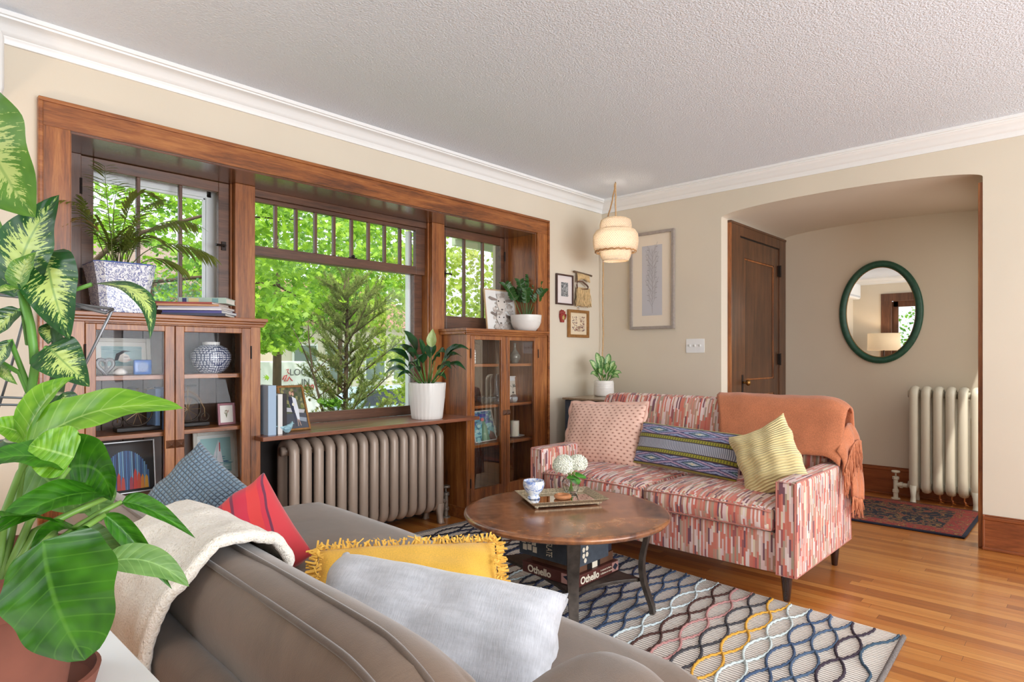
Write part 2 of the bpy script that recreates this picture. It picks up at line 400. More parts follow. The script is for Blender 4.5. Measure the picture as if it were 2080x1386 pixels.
# window surround casing on the wall
b = MB(); b.box(-4.262, -4.157, -.022, .0, 1.408, WZ+.0); b.box(-.942, -.817, -.022, 0, 1.408, WZ)
struct(b.build('trim_4', oak['z'], bevel=.002))
b = MB(); b.box(-4.262, -.812, -.022, 0, WZ, 2.325); struct(b.build('trim_5', oak['x'], bevel=.002))
b = MB(); b.box(-4.276, -4.258, -.034, 0, 0, 2.320); b.box(-.816, -.798, -.034, 0, 0, 2.320); b.box(-4.276, -.798, -.034, 0, 2.320, 2.338)
struct(b.build('trim_6', oak['x'], bevel=.004))
# soffit and sides of the recess
soff = wood('soffit_oak', (70, 40, 26), (104, 62, 40), (128, 82, 56), 'x', rough=.22, coat=.8)
struct(MB().box(WX0, WX1, 0, .40, WZ-.008, WZ).build('trim_7', soff))
b = MB(); b.box(WX1-.008, WX1, 0, .40, 1.40, WZ-.008); b.box(WX0, WX0+.008, 0, .40, 1.40, WZ-.008); struct(b.build('trim_8', oak['z']))
# posts between the windows and frame boards
def post(x0, x1, name):
    b = MB(); b.box(x0, x1, .262, .42, .75, WZ-.008); b.box(x0-.012, x0, .30, .42, .75, WZ-.008); b.box(x1, x1+.012, .30, .42, .75, WZ-.008)
    return struct(b.build(name, oak['z'], bevel=.003))
post(-3.300, -3.182, 'trim_9'); post(-1.826, -1.706, 'trim_10')
b = MB(); b.box(WX0+.008, -4.045, .305, .42, 1.40, WZ-.008); b.box(-.992, WX1-.008, .305, .42, 1.40, WZ-.008); struct(b.build('trim_11', oakd['z'], bevel=.002))
b = MB(); b.box(-3.170, -1.838, .315, .42, 2.165, WZ-.008); struct(b.build('trim_12', oakd['x'], bevel=.002))
# windows ------------------------------------------------------------
vinyl = plain('white_vinyl', (225, 228, 230), .4)
def sash(name, x0, x1, z0, z1, gx0, gx1, gz0, gz1, munt, y=.318, t=.035, outer=True):
    b = MB()
    b.box(x0, gx0, y, y+t, z0, z1); b.box(gx1, x1, y, y+t, z0, z1); b.box(gx0, gx1, y, y+t, z0, gz0); b.box(gx0, gx1, y, y+t, gz1, z1)
    f = b.build(name, oakd['x'], bevel=.003); struct(f)
    for m in munt: MB().box(m-.009, m+.009, y+.004, y+t-.004, gz0, gz1).build('muntin', oakd['z'], parent=f, bevel=.003)
    MB().box(gx0, gx1, y+.016, y+.019, gz0, gz1).build('pane', pane_glass, parent=f)
    if outer:
        b = MB(); w = .045
        b.box(gx0-.05, gx0+.00, .42, .47, gz0-.05, gz1+.05); b.box(gx1-.03, gx1+.05, .42, .47, gz0-.05, gz1+.05); b.box(gx0, gx1, .42, .47, gz1-.02, gz1+.05); b.box(gx0, gx1, .42, .47, gz0-.05, gz0+.0)
        b.box(gx1-.045, gx1-.03, .43, .45, gz0, gz1); b.box(gx0, gx1, .43, .45, gz1-.035, gz1-.02)
        b.build('storm_frame', vinyl, parent=f, bevel=.003)
    return f
w1 = sash('window_1', -4.045, -3.312, 1.405, 2.207, -3.990, -3.372, 1.50, 2.150, (-3.785, -3.575))
w3 = sash('window_3', -1.694, -.992, 1.405, 2.207, -1.640, -1.030, 1.515, 2.140, (-1.440, -1.232), outer=False)
w2 = sash('window_2', -3.170, -1.838, 1.812, 2.165, -3.150, -1.925, 1.872, 2.140, [-3.15+1.225*i/9 for i in range(1, 9)], y=.335, outer=False)
w4 = sash('window_4', -3.170, -1.838, .76, 1.845, -3.135, -1.915, .828, 1.812, (), y=.372, outer=False)
MB().box(-1.93, -1.895, .42, .46, .8, 2.15).build('storm_frame', vinyl, parent=w4, bevel=.003)
for f, x, s in ((w1, -3.345, -1), (w3, -1.668, 1)):
    b = MB(); b.box(x-.012, x+.012, .308, .318, 1.815, 1.865); b.cyl((x, .308, 1.84), (x, .292, 1.84), .008, n=10); b.tube([(x, .292, 1.84), (x+.03*s, .288, 1.84), (x+.055*s, .286, 1.838)], [.005, .006, .008], 8)
    b.build('latch', bronze, parent=f)
b = MB(); b.box(-2.50, -2.44, .325, .345, 1.868, 1.876); b.ball((-2.47, .325, 1.882), .012, 6); b.build('latch', bronze, parent=w2)
for f, x, zs in ((w1, -4.047, (1.60, 2.05)), (w3, -.99, (1.6, 2.05))):
    for z in zs: MB().cyl((x, .308, z-.04), (x, .308, z+.04), .007, n=8).build('hinge', bronze, parent=f)
# window on the left wall, seen in the mirror
b = MB(); b.box(-5.52, -5.48, -.64, -.47, 0, 2.34); b.box(-5.52, -5.48, -2.72, -2.55, 0, 2.34); b.box(-5.52, -5.478, -2.72, -.47, 2.20, 2.34); b.box(-5.7, -5.478, -2.6, -.55, .73, .76)
struct(b.build('trim_13', oakd['z'], bevel=.003))
b = MB()
for y0, y1 in ((-2.6, -2.48), (-.72, -.55), (-1.86, -1.80), (-1.24, -1.18)): b.box(-5.66, -5.62, y0, y1, .76, 2.2)
b.box(-5.66, -5.62, -2.55, -.64, .76, .84); b.box(-5.66, -5.62, -2.55, -.64, 2.10, 2.22); struct(b.build('window_5', oakd['z'], bevel=.003))
b = MB()
for y0, y1 in ((-5.2, -5.1), (-.9, -.8), (-3.75, -3.65), (-2.3, -2.2)): b.box(y0, y1, -6.62, -6.56, .6, 2.5)
b.box(-5.2, -.8, -6.62, -6.56, .6, .68); b.box(-5.2, -.8, -6.62, -6.56, 2.42, 2.5); struct(b.build('added_back_window', white, bevel=.003))  # frame for the invented openings behind the camera that let fill light in
# door in the alcove --------------------------------------------------
Y0 = AY1
b = MB(); b.box(.12, .31, Y0-.026, Y0, 0, 2.315); b.box(1.20, 1.355, Y0-.026, Y0, 0, 2.315); b.box(.31, 1.20, Y0-.026, Y0, 2.215, 2.315)
b.box(.115, 1.357, Y0-.032, Y0, 2.298, 2.318)
struct(b.build('trim_14', doorw['z'], bevel=.003))
b = MB(); b.box(.31, 1.20, Y0-.0175, Y0-.015, 2.203, 2.216); struct(b.build('door_gap_shade', black))  # black strip drawn as the shade in the gap above the door
struct(MB().box(.117, .13, Y0-.030, Y0, 0, 2.318).build('trim_15', oak['z'], bevel=.002))
b = MB(); b.box(.31, .42, Y0-.016, Y0+.02, .0, 2.216); b.box(1.085, 1.20, Y0-.016, Y0+.02, .0, 2.216)
b.box(.42, 1.085, Y0-.016, Y0+.02, 2.04, 2.216); b.box(.42, 1.085, Y0-.016, Y0, .86, .99); b.box(.42, 1.085, Y0-.016, Y0, .01, .25); b.box(.42, 1.085, Y0-.004, Y0, .25, 2.04)
d = struct(b.build('door_1', doorw['z'], bevel=.004))
b = MB()
for z0, z1 in ((.99, 2.04), (.25, .86)):
    b.box(.42, .435, Y0-.012, Y0-.004, z0, z1); b.box(1.07, 1.085, Y0-.012, Y0-.004, z0, z1); b.box(.42, 1.085, Y0-.012, Y0-.004, z0, z0+.015); b.box(.42, 1.085, Y0-.012, Y0-.004, z1-.015, z1)
b.build('panel_moulding', oak['z'], parent=d, bevel=.004)
b = MB(); b.cyl((.372, Y0-.016, .975), (.372, Y0-.05, .975), .010, n=12); b.ball((.372, Y0-.068, .975), .026, 8, (1, .8, 1)); b.build('door_knob', brass, parent=d, smooth=True)
MB().box(.355, .39, Y0-.02, Y0-.016, .85, 1.04).build('lock_plate', bronze, parent=d, bevel=.002)
for z in (2.0, 1.17, .35):
    b = MB(); b.box(1.165, 1.20, Y0-.030, Y0-.014, z-.05, z+.05); b.cyl((1.195, Y0-.034, z-.055), (1.195, Y0-.034, z+.055), .008, n=8); b.build('hinge', bronze, parent=d)

# ================================================================== BOOKCASES
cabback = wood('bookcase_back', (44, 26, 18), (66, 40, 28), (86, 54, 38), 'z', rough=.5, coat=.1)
def bookcase(label, X0, X1, in0, in1, d1, g1, d2, g2, shelves, side_open):
    t = thing('bookcase', label, 'bookcase', ((X0+X1)/2, .15, 0))
    W_ = dict(parent=t, world=True)
    b = MB()                                         # face frame
    b.box(X0, d1[0], -.022, 0, 0, 1.37); b.box(d2[1], X1, -.022, 0, 0, 1.37); b.box(d1[0], d2[1], -.022, 0, 0, .125); b.box(d1[0], d2[1], -.022, 0, 1.352, 1.37)
    b.build('face_frame', oak['z'], bevel=.002, **W_)
    b = MB()                                         # carcass
    if side_open < 0: b.box(in0-.02, in0, 0, .31, 0, 1.37); b.box(in1, in1+.006, 0, .31, .1, 1.37)
    else: b.box(in1, in1+.02, 0, .31, 0, 1.37); b.box(in0-.006, in0, 0, .31, .1, 1.37)
    b.box(in0, in1, 0, .31, .10, .125); b.box(in0, in1, 0, .31, 1.35, 1.37)
    b.build('carcass', oak['z'], bevel=.001, **W_)
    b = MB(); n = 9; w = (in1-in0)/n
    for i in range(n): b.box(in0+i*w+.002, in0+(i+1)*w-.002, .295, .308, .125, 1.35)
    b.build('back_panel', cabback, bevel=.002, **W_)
    b = MB(); sx = in0 if side_open < 0 else in1     # adjustable shelf strip
    for xx in (in0+.0045 if side_open < 0 else in1-.0045,):
        b.box(xx-.003, xx+.003, .262, .282, .14, 1.34)
        z = .16
        while z < 1.32: b.box(xx-.007, xx+.007, .26, .284, z, z+.012); z += .03
    b.build('shelf_strip', cabback, **W_)
    lo = X0-(.03 if side_open < 0 else 0); hi = X1+(.03 if side_open > 0 else 0)
    b = MB(); b.box(lo, hi, -.052, .318 if False else .30, 1.385, 1.405)
    b.box(lo+.008, hi-.008, -.044, .0, 1.372, 1.385); b.box(lo+.016, hi-.016, -.034, 0, 1.358, 1.372)
    e0, e1 = (lo, X0) if side_open < 0 else (X1, hi)
    b.box(e0+.006 if side_open < 0 else e0, e1 if side_open < 0 else e1-.006, -.02, .26, 1.362, 1.385)
    b.build('top', oak['x'], bevel=.003, **W_)
    b = MB(); b.box(lo+.012, hi-.012, -.034, -.022, 0, .085); b.box(lo+.018, hi-.018, -.029, -.022, .085, .10)
    if side_open < 0: b.box(in0-.032, in0-.02, -.034, .25, 0, .085)
    b.build('base_moulding', oak['x'], bevel=.003, **W_)
    for z in shelves:
        MB().box(in0+.001, in1-.001, .012, .294, z-.022, z).build('shelf', oak['x'], bevel=.002, **W_)
    for k, (d_, g_) in enumerate(((d1, g1), (d2, g2))):
        b = MB(); z0, z1, q0, q1 = .125, 1.352, .21, 1.322; a = .0015
        b.box(d_[0]+a, g_[0], -.026, -.004, z0+a, z1-a); b.box(g_[1], d_[1]-a, -.026, -.004, z0+a, z1-a)
        b.box(g_[0], g_[1], -.026, -.004, z0+a, q0); b.box(g_[0], g_[1], -.026, -.004, q1, z1-a)
        dr = b.build('door', oak['z'], bevel=.0025, **W_)
        off = V(t.location)
        def sub(mb, name, mat, **kw):
            mb.v = [tuple(V(p)-off) for p in mb.v]; return mb.build(name, mat, parent=dr, **kw)
        sub(MB().box(g_[0], g_[1], -.017, -.014, q0, q1), 'glass_pane', cab_glass)
        xk = d_[1]-.022 if k == 0 else d_[0]+.022
        b = MB(); b.rings([[(xk-.02, -.026, .74), (xk+.02, -.026, .74), (xk+.02, -.026, .78), (xk-.02, -.026, .78)], [(xk-.012, -.036, .748), (xk+.012, -.036, .748), (xk+.012, -.036, .772), (xk-.012, -.036, .772)], [(xk-.002, -.046, .758), (xk+.002, -.046, .758), (xk+.002, -.046, .762), (xk-.002, -.046, .762)]])
        sub(b, 'knob', oakd['z'])
        xh = d_[0] if k == 0 else d_[1]
        for z in (.26, 1.22):
            sub(MB().cyl((xh, -.028, z-.035), (xh, -.028, z+.035), .0045, n=8), 'hinge', bronze)
    return t
bookcase('tall oak bookcase with glass doors left of the big window, vase and picture frames inside', -4.26, -3.282, -4.15, -3.30,
         (-4.103, -3.721), (-4.060, -3.768), (-3.721, -3.337), (-3.677, -3.387), (.50, .822, 1.106), 1)
bookcase('tall oak bookcase with glass doors between the radiator and the patterned sofa', -1.738, -.822, -1.715, -.952,
         (-1.702, -1.318), (-1.660, -1.378), (-1.318, -.942), (-1.280, -.990), (.53, .825, 1.14), -1)
# sill shelf over the radiator
b = MB(); b.box(-3.315, -1.70, -.122, -.026, .738, .762); b.box(-3.278, -1.742, -.026, .335, .738, .762)
solo(b, 'sill_shelf', shelfw, 'reddish brown wooden shelf over the long radiator under the big window', 'shelf', bevel=.003)

# ================================================================== RADIATORS
def section(depth, height, foot, w=.056, r=.03):
    b = MB(); b.smooth = True; pts = []; R0 = depth/2-r; z0 = .075; top = height-r; c = min(.055, R0*.9)
    def arc(cy, cz, a0, a1, n=4):
        for i in range(n+1):
            a = a0+(a1-a0)*i/n; pts.append((0, cy+c*cos(a), cz+c*sin(a)))
    arc(R0-c, top-c, 0, pi/2); arc(-(R0-c), top-c, pi/2, pi); arc(-(R0-c), z0+r+c, pi, 1.5*pi); arc(R0-c, z0+r+c, 1.5*pi, 2*pi)
    n = 10; rs = []
    m = len(pts)
    for i, p in enumerate(pts):
        a = V(pts[i-1]); q = V(pts[(i+1) % m]); d = (q-a).normalized(); s = V((0, -d.z, d.y)).normalized()
        rs.append([V(p)+V((w/2*cos(2*pi*k/n), 0, 0))+s*r*sin(2*pi*k/n) for k in range(n)])
    b.rings(rs, loop=True)
    # web between the columns, hubs
    b.box(-.008, .008, -R0, R0, top-.05, top); b.box(-.008, .008, -R0, R0, z0+r, z0+r+.05)
    for z in (top-.045, z0+r+.035): b.cyl((-w*.75, 0, z), (w*.75, 0, z), .028, n=12)
    if foot:
        for s in (-1, 1):
            b.rings([[(x*.024, s*(R0)+y*.026, .14) for x, y in ((-1, -1), (1, -1), (1, 1), (-1, 1))], [(x*.016, s*(R0+.004)+y*.018, .05) for x, y in ((-1, -1), (1, -1), (1, 1), (-1, 1))],
                     [(x*.018, s*(R0+.012)+y*.018, .012) for x, y in ((-1, -1), (1, -1), (1, 1), (-1, 1))], [(x*.02, s*(R0+.016)+y*.022, 0) for x, y in ((-1, -1), (1, -1), (1, 1), (-1, 1))]])
    return b
def radiator(label, mat, p0, p1, n, depth, height, w, r):
    p0, p1 = V(p0), V(p1); d = p1-p0; t = thing('cast_iron_radiator', label, 'radiator', (p0+p1)/2, math.atan2(d.y, d.x)); L = d.length
    me = foot = None
    for i in range(n):
        x = -L/2+L*i/(n-1); f = i in (0, n-1)
        ref = foot if f else me
        if ref is None:
            o = section(depth, height, f, w, r).build('section', mat, parent=t)
            if f: foot = o
            else: me = o
        else: o = ref.copy(); COL.objects.link(o); o.parent = t
        o.location = (x, 0, 0)
    return t
taupe = plain('taupe_radiator_paint', (176, 156, 140), .38, .1)
cream = plain('cream_radiator_paint', (212, 206, 188), .35)
r1 = radiator('long taupe radiator of many columns under the wooden sill shelf', taupe, (-3.040, .135, 0), (-1.925, .135, 0), 15, .20, .705, .062, .028)
r2 = radiator('short cream radiator standing against the alcove wall below the oval mirror', cream, (1.20, -2.290, 0), (1.20, -2.705, 0), 6, .17, .955, .066, .024)
def valve(name, label, mat, loc, flip=1):
    t = thing(name, label, 'radiator valve', loc)
    b = MB(); b.smooth = True; b.lathe([(.034, 0), (.034, .006), (.018, .012), (.018, .05), (.024, .055), (.024, .075), (.018, .08), (.018, .16), (.026, .165), (.026, .185), (.012, .19)]); b.build('body', mat, parent=t, auto=40)
    b = MB(); b.smooth = True; b.lathe([(.006, .19), (.006, .215), (.03, .22), (.034, .228), (.03, .236), (.01, .24)]); b.build('handle', mat, parent=t, auto=40)
    b = MB(); b.smooth = True; e = V(flip); b.tube([(0, 0, .12), e*.35+V((0, 0, .12)), e+V((0, 0, .12))], [.018, .018, .018], 12); b.tube([e*.35+V((0, 0, .12)), e*.6+V((0, 0, .12))], .027, 6); b.build('union', mat, parent=t, auto=40)
valve('radiator_valve', 'old grey radiator valve on the floor beside the long taupe radiator', plain('pewter', (150, 140, 128), .4, .6), (-1.79, .15, 0), (-.065, 0, 0))
valve('radiator_valve', 'cream radiator valve with round handle on the floor left of the short cream radiator', cream, (1.20, -2.15, 0), (0, -.085, 0))
b = MB(); b.smooth = True; b.cyl((.21, 0, .12), (.36, 0, .12), .017, n=12); b.cyl((.245, 0, .12), (.28, 0, .12), .027, n=6); b.build('outlet_pipe', cream, parent=r2)
# ================================================================== PATTERNED SOFA
def dashmat(name):
    m, nt, b = new(name); uv = node(nt, 'ShaderNodeUVMap').outputs[0]; sx = node(nt, 'ShaderNodeSeparateXYZ', Vector=uv)
    ui = mth(nt, 'FLOOR', mth(nt, 'DIVIDE', sx.outputs[0], .0095))
    w1 = node(nt, 'ShaderNodeTexWhiteNoise', {'noise_dimensions': '1D'}, W=ui)
    vi = mth(nt, 'FLOOR', mth(nt, 'ADD', mth(nt, 'DIVIDE', sx.outputs[1], .085), mth(nt, 'MULTIPLY', w1.outputs[0], 5.)))
    w2 = node(nt, 'ShaderNodeTexWhiteNoise', {'noise_dimensions': '2D'}, Vector=node(nt, 'ShaderNodeCombineXYZ', X=ui, Y=vi).outputs[0])
    vc = mth(nt, 'SUBTRACT', vi, mth(nt, 'MULTIPLY', w1.outputs[0], 5.))
    big = node(nt, 'ShaderNodeTexNoise', Vector=node(nt, 'ShaderNodeCombineXYZ', X=mth(nt, 'MULTIPLY', ui, .27), Y=mth(nt, 'MULTIPLY', vc, .55)).outputs[0], Scale=1., Detail=0.)
    f = mth(nt, 'ADD', mth(nt, 'MULTIPLY', w2.outputs[0], .8), mth(nt, 'MULTIPLY', mth(nt, 'SUBTRACT', big.outputs[0], .4), .9))
    cols = [(230, 204, 198), (160, 92, 92), (226, 206, 180), (206, 116, 98), (190, 146, 124), (208, 124, 104), (224, 192, 188), (172, 152, 132), (206, 106, 92), (124, 82, 92), (208, 140, 122), (234, 214, 208), (200, 158, 140), (228, 198, 192), (212, 122, 106)]
    setc(nt, b, ramp(nt, f, [(i/len(cols)*.98, lin(*c)) for i, c in enumerate(cols)], 'CONSTANT'))
    tc = node(nt, 'ShaderNodeTexCoord').outputs['Object']; n = node(nt, 'ShaderNodeTexNoise', Vector=tc, Scale=700., Detail=1.)
    b.inputs['Roughness'].default_value = .85; b.inputs['Sheen Weight'].default_value = .2; bump(nt, b, n.outputs[0], .25, .001); return m
dash = dashmat('dashed_upholstery'); welt = fabric('upholstery_welt', (186, 116, 102))
SX0, SX1, SY0, SY1 = -1.79, -.885, -2.362, -.69
t = thing('sofa', 'small sofa in coral, pink and tan dashed fabric facing the round table', 'sofa', ((SX0+SX1)/2, (SY0+SY1)/2, 0))
KW = dict(parent=t, world=True, boxuv=True, smooth=True, auto=50)
def arm(y0, y1):
    b = MB(); n = 10
    def fn(p, u):
        # arm top dips slightly in the middle, tapers towards the back post
        return p
    b.rbox(((SX0+SX1)/2, (y0+y1)/2, .372), ((SX1-SX0)/2, (y1-y0)/2, .232), .018, 8, fn)
    o = b.build('arm', dash, **KW)
    e = MB(); y = y0+.004 if y0 < -2 else y1-.004
    q = [(SX0+.006, y, .60), (SX1-.02, y, .60), (SX1-.006, y, .15), (SX0+.006, y, .15)]
    e.tube(q, .004, 6, loop=True); e.build('welt', welt, parent=o, world=False).location = -V(t.location)
    q = [(SX0, yy, zz) for yy, zz in ((y0+.008, .596), (y1-.008, .596), (y1-.008, .15), (y0+.008, .15))]
    e = MB().tube(q, .004, 6, loop=True); e.build('welt', welt, parent=o).location = -V(t.location)
arm(SY0, SY0+.102); arm(SY1-.102, SY1)
b = MB().rbox(((SX0+.02+SX1)/2, (SY0+SY1)/2, .245), ((SX1-SX0)/2-.012, (SY1-SY0)/2-.09, .10), .012, 6); b.build('base', dash, **KW)
def cushion(y0, y1):
    b = MB()
    def fn(p, u):
        k = (1-u[0]**4)*(1-u[1]**4)
        if u[2] > 0: p.z += .028*k*u[2]
        p.x -= .012*(1-u[1]**4)*(u[0] < -.3)*(1-abs(u[2]))
        return p
    X0, X1 = SX0-.004, -1.10
    b.rbox(((X0+X1)/2, (y0+y1)/2, .405), ((X1-X0)/2, (y1-y0)/2, .062), .03, 12, fn); o = b.build('seat_cushion', dash, **KW)
    for z in (.447, .358):
        e = MB(); e.smooth = True; q = [(X0-.002, y0+.012+(y1-y0-.024)*i/10, z+(.008*(1-(i/5-1)**4) if z > .4 else 0)) for i in range(11)]
        e.tube(q, .0036, 6); e.build('welt', welt, parent=o).location = -V(t.location)
cushion(SY0+.106, (SY0+SY1)/2-.002); cushion((SY0+SY1)/2+.002, SY1-.106)
b = MB(); n = 14                                        # back: tilted slab with rounded crown
bp = [(-1.14, .34), (-1.10, .50), (-1.065, .68), (-1.035, .82), (-1.015, .885), (-.99, .922), (-.955, .935), (-.925, .922), (-.905, .88), (-.89, .70), (-.885, .30), (-.885, .15), (-1.0, .15), (-1.13, .2)]
ya, yb = SY0+.07, SY1-.03
rs = []
for i in range(17):
    f = i/16; y = ya+(yb-ya)*f; e = min(f, 1-f)*16; k = 0 if e >= 2 else (.018 if e == 0 else .004)
    rs.append([(x+(0 if x > -.95 else k), y, z-(k if z > .8 else 0)) for x, z in bp])
b.rings(rs); b.build('back', dash, **KW)
legm = plain('dark_wood_leg', (46, 26, 22), .25, Coat_Weight=.5)
for x in (SX0+.07, SX1-.08):
    for y in (SY0+.07, SY1-.07):
        zf = .0095 if x < -1.5 else 0; MB().lathe([(.014, zf), (.016, zf+.004), (.030, .15)], (x, y, 0), 16).build('leg', legm, parent=t, world=True, smooth=True, auto=40)

# throw over the sofa back --------------------------------------------
rust = fabric('rust_knit', (188, 114, 76), 260, .22, .8, big=.2)
def drape(path, y0, y1, n, wob, seed=0):
    """path(f, y) -> point ; returns builder"""
    b = MB(); b.smooth = True
    b.grid(lambda u, v: path(u, y0+(y1-y0)*v), n, n); return b
PB = [(-1.205, .50), (-1.170, .60), (-1.110, .72), (-1.065, .83), (-1.036, .90), (-1.00, .945), (-.955, .962), (-.915, .95), (-.885, .92), (-.862, .82), (-.850, .66), (-.845, .52)]
def along(P, f):
    k = f*(len(P)-1); i = min(int(k), len(P)-2); w = k-i
    return P[i][0]*(1-w)+P[i+1][0]*w, P[i][1]*(1-w)+P[i+1][1]*w
def bl(u, v):
    y = -1.60-v*.77-.0*u
    lo = .13*v+.03 if v < .75 else .13*.75+.03      # front hem rises to the right
    s = lo+(1-lo)*u
    x, z = along(PB, s)
    y += (.11-.05*v)*(1-min(1, u*2.2)) * (0 if v > .97 else -1) *(1-v)
    w = .003*sin(v*13+u*3)*sin(u*9+1)+.0015*sin(v*31+u*17)
    if v > .88:                                       # falls down at the end
        k = (v-.88)/.12; z -= .05*k*k; 
    return (x+w*.8-.006, y, z+w)
b = MB(); b.smooth = True; b.grid(bl, 40, 40)
th = b.build('blanket', rust, wloc=(-1.0, -2.0, .5), solid=.012); tag(th, 'rust brown knitted throw with fringe draped over the right end of the patterned sofa', 'blanket')
fr = MB(); fr.smooth = True
# end panel hanging over the arm and the outside back corner
def hang(u, v):
    x = -1.14+.28*u; top = .80-.12*(1-u)**1.2+.05*sin(u*3.1); y = -2.352-.035*sin(min(1, v*1.5)*pi/2)-.006*sin(u*14)
    return (x+.006*sin(v*6+u*9), y, top-.13*v)
fr.grid(hang, 16, 10)
def hang2(u, v):
    x = -1.04+.20*u; return (x+.01*sin(v*5+u*11), -2.392-.008*sin(u*19+v*2)-.012*v, .625-(.20+.05*u)*v)
fr.grid(hang2, 14, 10)
o = fr.build('end_panel', rust, loc=None, solid=.010); o.parent = th; o.location = (1.0, 2.0, -.5)
fr = MB(); fr.smooth = True; random.seed(3)
for i in range(80):
    u = (i % 40)/39; x0 = -1.15+.30*u; z0 = .80-.12*(1-u)**1.2+.05*sin(u*3.1)-.11+.02*(i//40); p = V((x0, -2.392-.008*(i//40), z0)); q = [p.copy()]; l = random.uniform(.11, .18)
    for k in range(5): p = p+V((random.uniform(-.012, .012), random.uniform(-.006, .004), -l/5)); q.append(p.copy())
    fr.tube(q, [.0036, .0036, .0034, .003, .003, .002], 5)
o = fr.build('fringe', rust); o.parent = th; o.location = (1.0, 2.0, -.5)
fr = MB(); fr.smooth = True
for i in range(34):
    u = i/33; p = V((-1.04+.20*u, -2.405, .425-.05*u)); q = [p.copy()]; l = random.uniform(.06, .12)
    for k in range(3): p = p+V((random.uniform(-.006, .006), random.uniform(-.005, .004), -l/3)); q.append(p.copy())
    fr.tube(q, .003, 5)
o = fr.build('fringe', rust); o.parent = th; o.location = (1.0, 2.0, -.5)

# ================================================================== PILLOWS
def pillow(name, label, c, right, up, w, h, tk, mat, pinch=.07, n=26, group=None, sag=0, wr=.006, seed=0, cat='pillow', extra=None, exp=.42, ruffle=0):
    right = V(right).normalized(); up = V(up); up = (up-right*up.dot(right)).normalized(); nrm = right.cross(up)
    root = thing(name, label, cat, (0, 0, 0), group=group); root.matrix_world = basis(c, right, up, nrm)
    b = MB(); b.smooth = True
    def base(u, v):
        x = w/2*u*(1-pinch*(1-v*v)); y = h/2*v*(1-pinch*(1-u*u)); k = max(0, (1-u*u)*(1-v*v))
        return x, y, k
    def f(sd):
        def g(i, j):
            u = sin((i*2-1)*pi/2); v = sin((j*2-1)*pi/2); x, y, k = base(u, v)
            z = tk/2*k**exp*(1+.12*sin(3*u+seed)*cos(2.4*v+seed)) if k > 1e-6 else 0
            wz = wr*sin(7*u+5*v+seed*3)*sin(6*v-4*u+seed)*k**.3 if k > 1e-6 else 0
            z = sd*z+wz
            y2 = y-sag*(1-u*u)*max(0, v)
            z2 = z+sag*.4*(v*v)
            return (x+ (0 if not k else wr*.6*sin(9*v+seed)), y2, z2)
        return g
    U = lambda a, c_: (a, c_)
    ids = {}
    def P(g, i, j, sd):
        key = (i, j, sd if 0 < i < n and 0 < j < n else 0)
        if key not in ids: ids[key] = b.pt(g(i/n, j/n))
        return ids[key]
    for sd in (1, -1):
        g = f(sd)
        for i in range(n):
            for j in range(n):
                q = [(i, j), (i+1, j), (i+1, j+1), (i, j+1)]
                if sd < 0: q = q[::-1]
                m = lambda a: .5+.5*sin((a*2/n-1)*pi/2)
                b.face([P(g, a, c_, sd) for a, c_ in q], [(m(a), m(c_)) for a, c_ in q])
    b.build('cover', mat, parent=root)
    if ruffle:                                       # wavy flange
        e = MB(); e.smooth = True; per = []; K = 120
        for k in range(K):
            s = k/K*4; sdn = int(s); q = (s-sdn)*2-1
            u, v = ((q, -1), (1, q), (-q, 1), (-1, -q))[sdn]; x, y, _ = base(u, v); o_ = V((x, y, 0))
            dirv = V((u if abs(u) > .999 else u*.0, v if abs(v) > .999 else 0, 0)); dirv = V((u**9, v**9, 0)); dirv = dirv.normalized() if dirv.length else V((1, 0, 0))
            amp = ruffle*(1+.45*abs(sin(k*.55)))
            per.append(([o_-dirv*.012, o_+dirv*amp+V((0, 0, .006*sin(k*.55)))]))
        e.rings([p+[p[1]+V((0, 0, .002)), p[0]+V((0, 0, .002))] for p in per], loop=True); e.build('ruffled_edge', extra or mat, parent=root)
    return root
def pillowmat(name, fn, rough=.9, bmp=None):
    m, nt, b = new(name); uv = node(nt, 'ShaderNodeUVMap').outputs[0]; sx = node(nt, 'ShaderNodeSeparateXYZ', Vector=uv)
    c, h = fn(nt, uv, sx.outputs[0], sx.outputs[1]); setc(nt, b, c); b.inputs['Roughness'].default_value = rough; b.inputs['Sheen Weight'].default_value = .3
    if h is not None: bump(nt, b, h[0], h[1], h[2])
    return m
def f_pink(nt, uv, u, v):
    # scallop fans with a small dark bead at each centre
    a = mth(nt, 'MULTIPLY', u, 14.); r = mth(nt, 'MULTIPLY', v, 20.)
    ri = mth(nt, 'FLOOR', r); off = mth(nt, 'MULTIPLY', mth(nt, 'MODULO', ri, 2.), .5)
    fx = mth(nt, 'SUBTRACT', mth(nt, 'FRACT', mth(nt, 'ADD', a, off)), .5); fy = mth(nt, 'SUBTRACT', mth(nt, 'FRACT', r), .5)
    d = mth(nt, 'ADD', mth(nt, 'ABSOLUTE', fx), mth(nt, 'MULTIPLY', mth(nt, 'ABSOLUTE', fy), .9))
    bead = mth(nt, 'SQRT', mth(nt, 'ADD', mth(nt, 'POWER', fx, 2.), mth(nt, 'POWER', fy, 2.)))
    c = ramp(nt, d, [(0, lin(214, 160, 140)), (.25, lin(226, 176, 156)), (.5, lin(240, 200, 182))])
    return mixc(nt, ramp(nt, bead, [(.10, (1, 1, 1, 1)), (.15, (0, 0, 0, 1))]), c, lin(120, 84, 74)), (d, .5, .004)
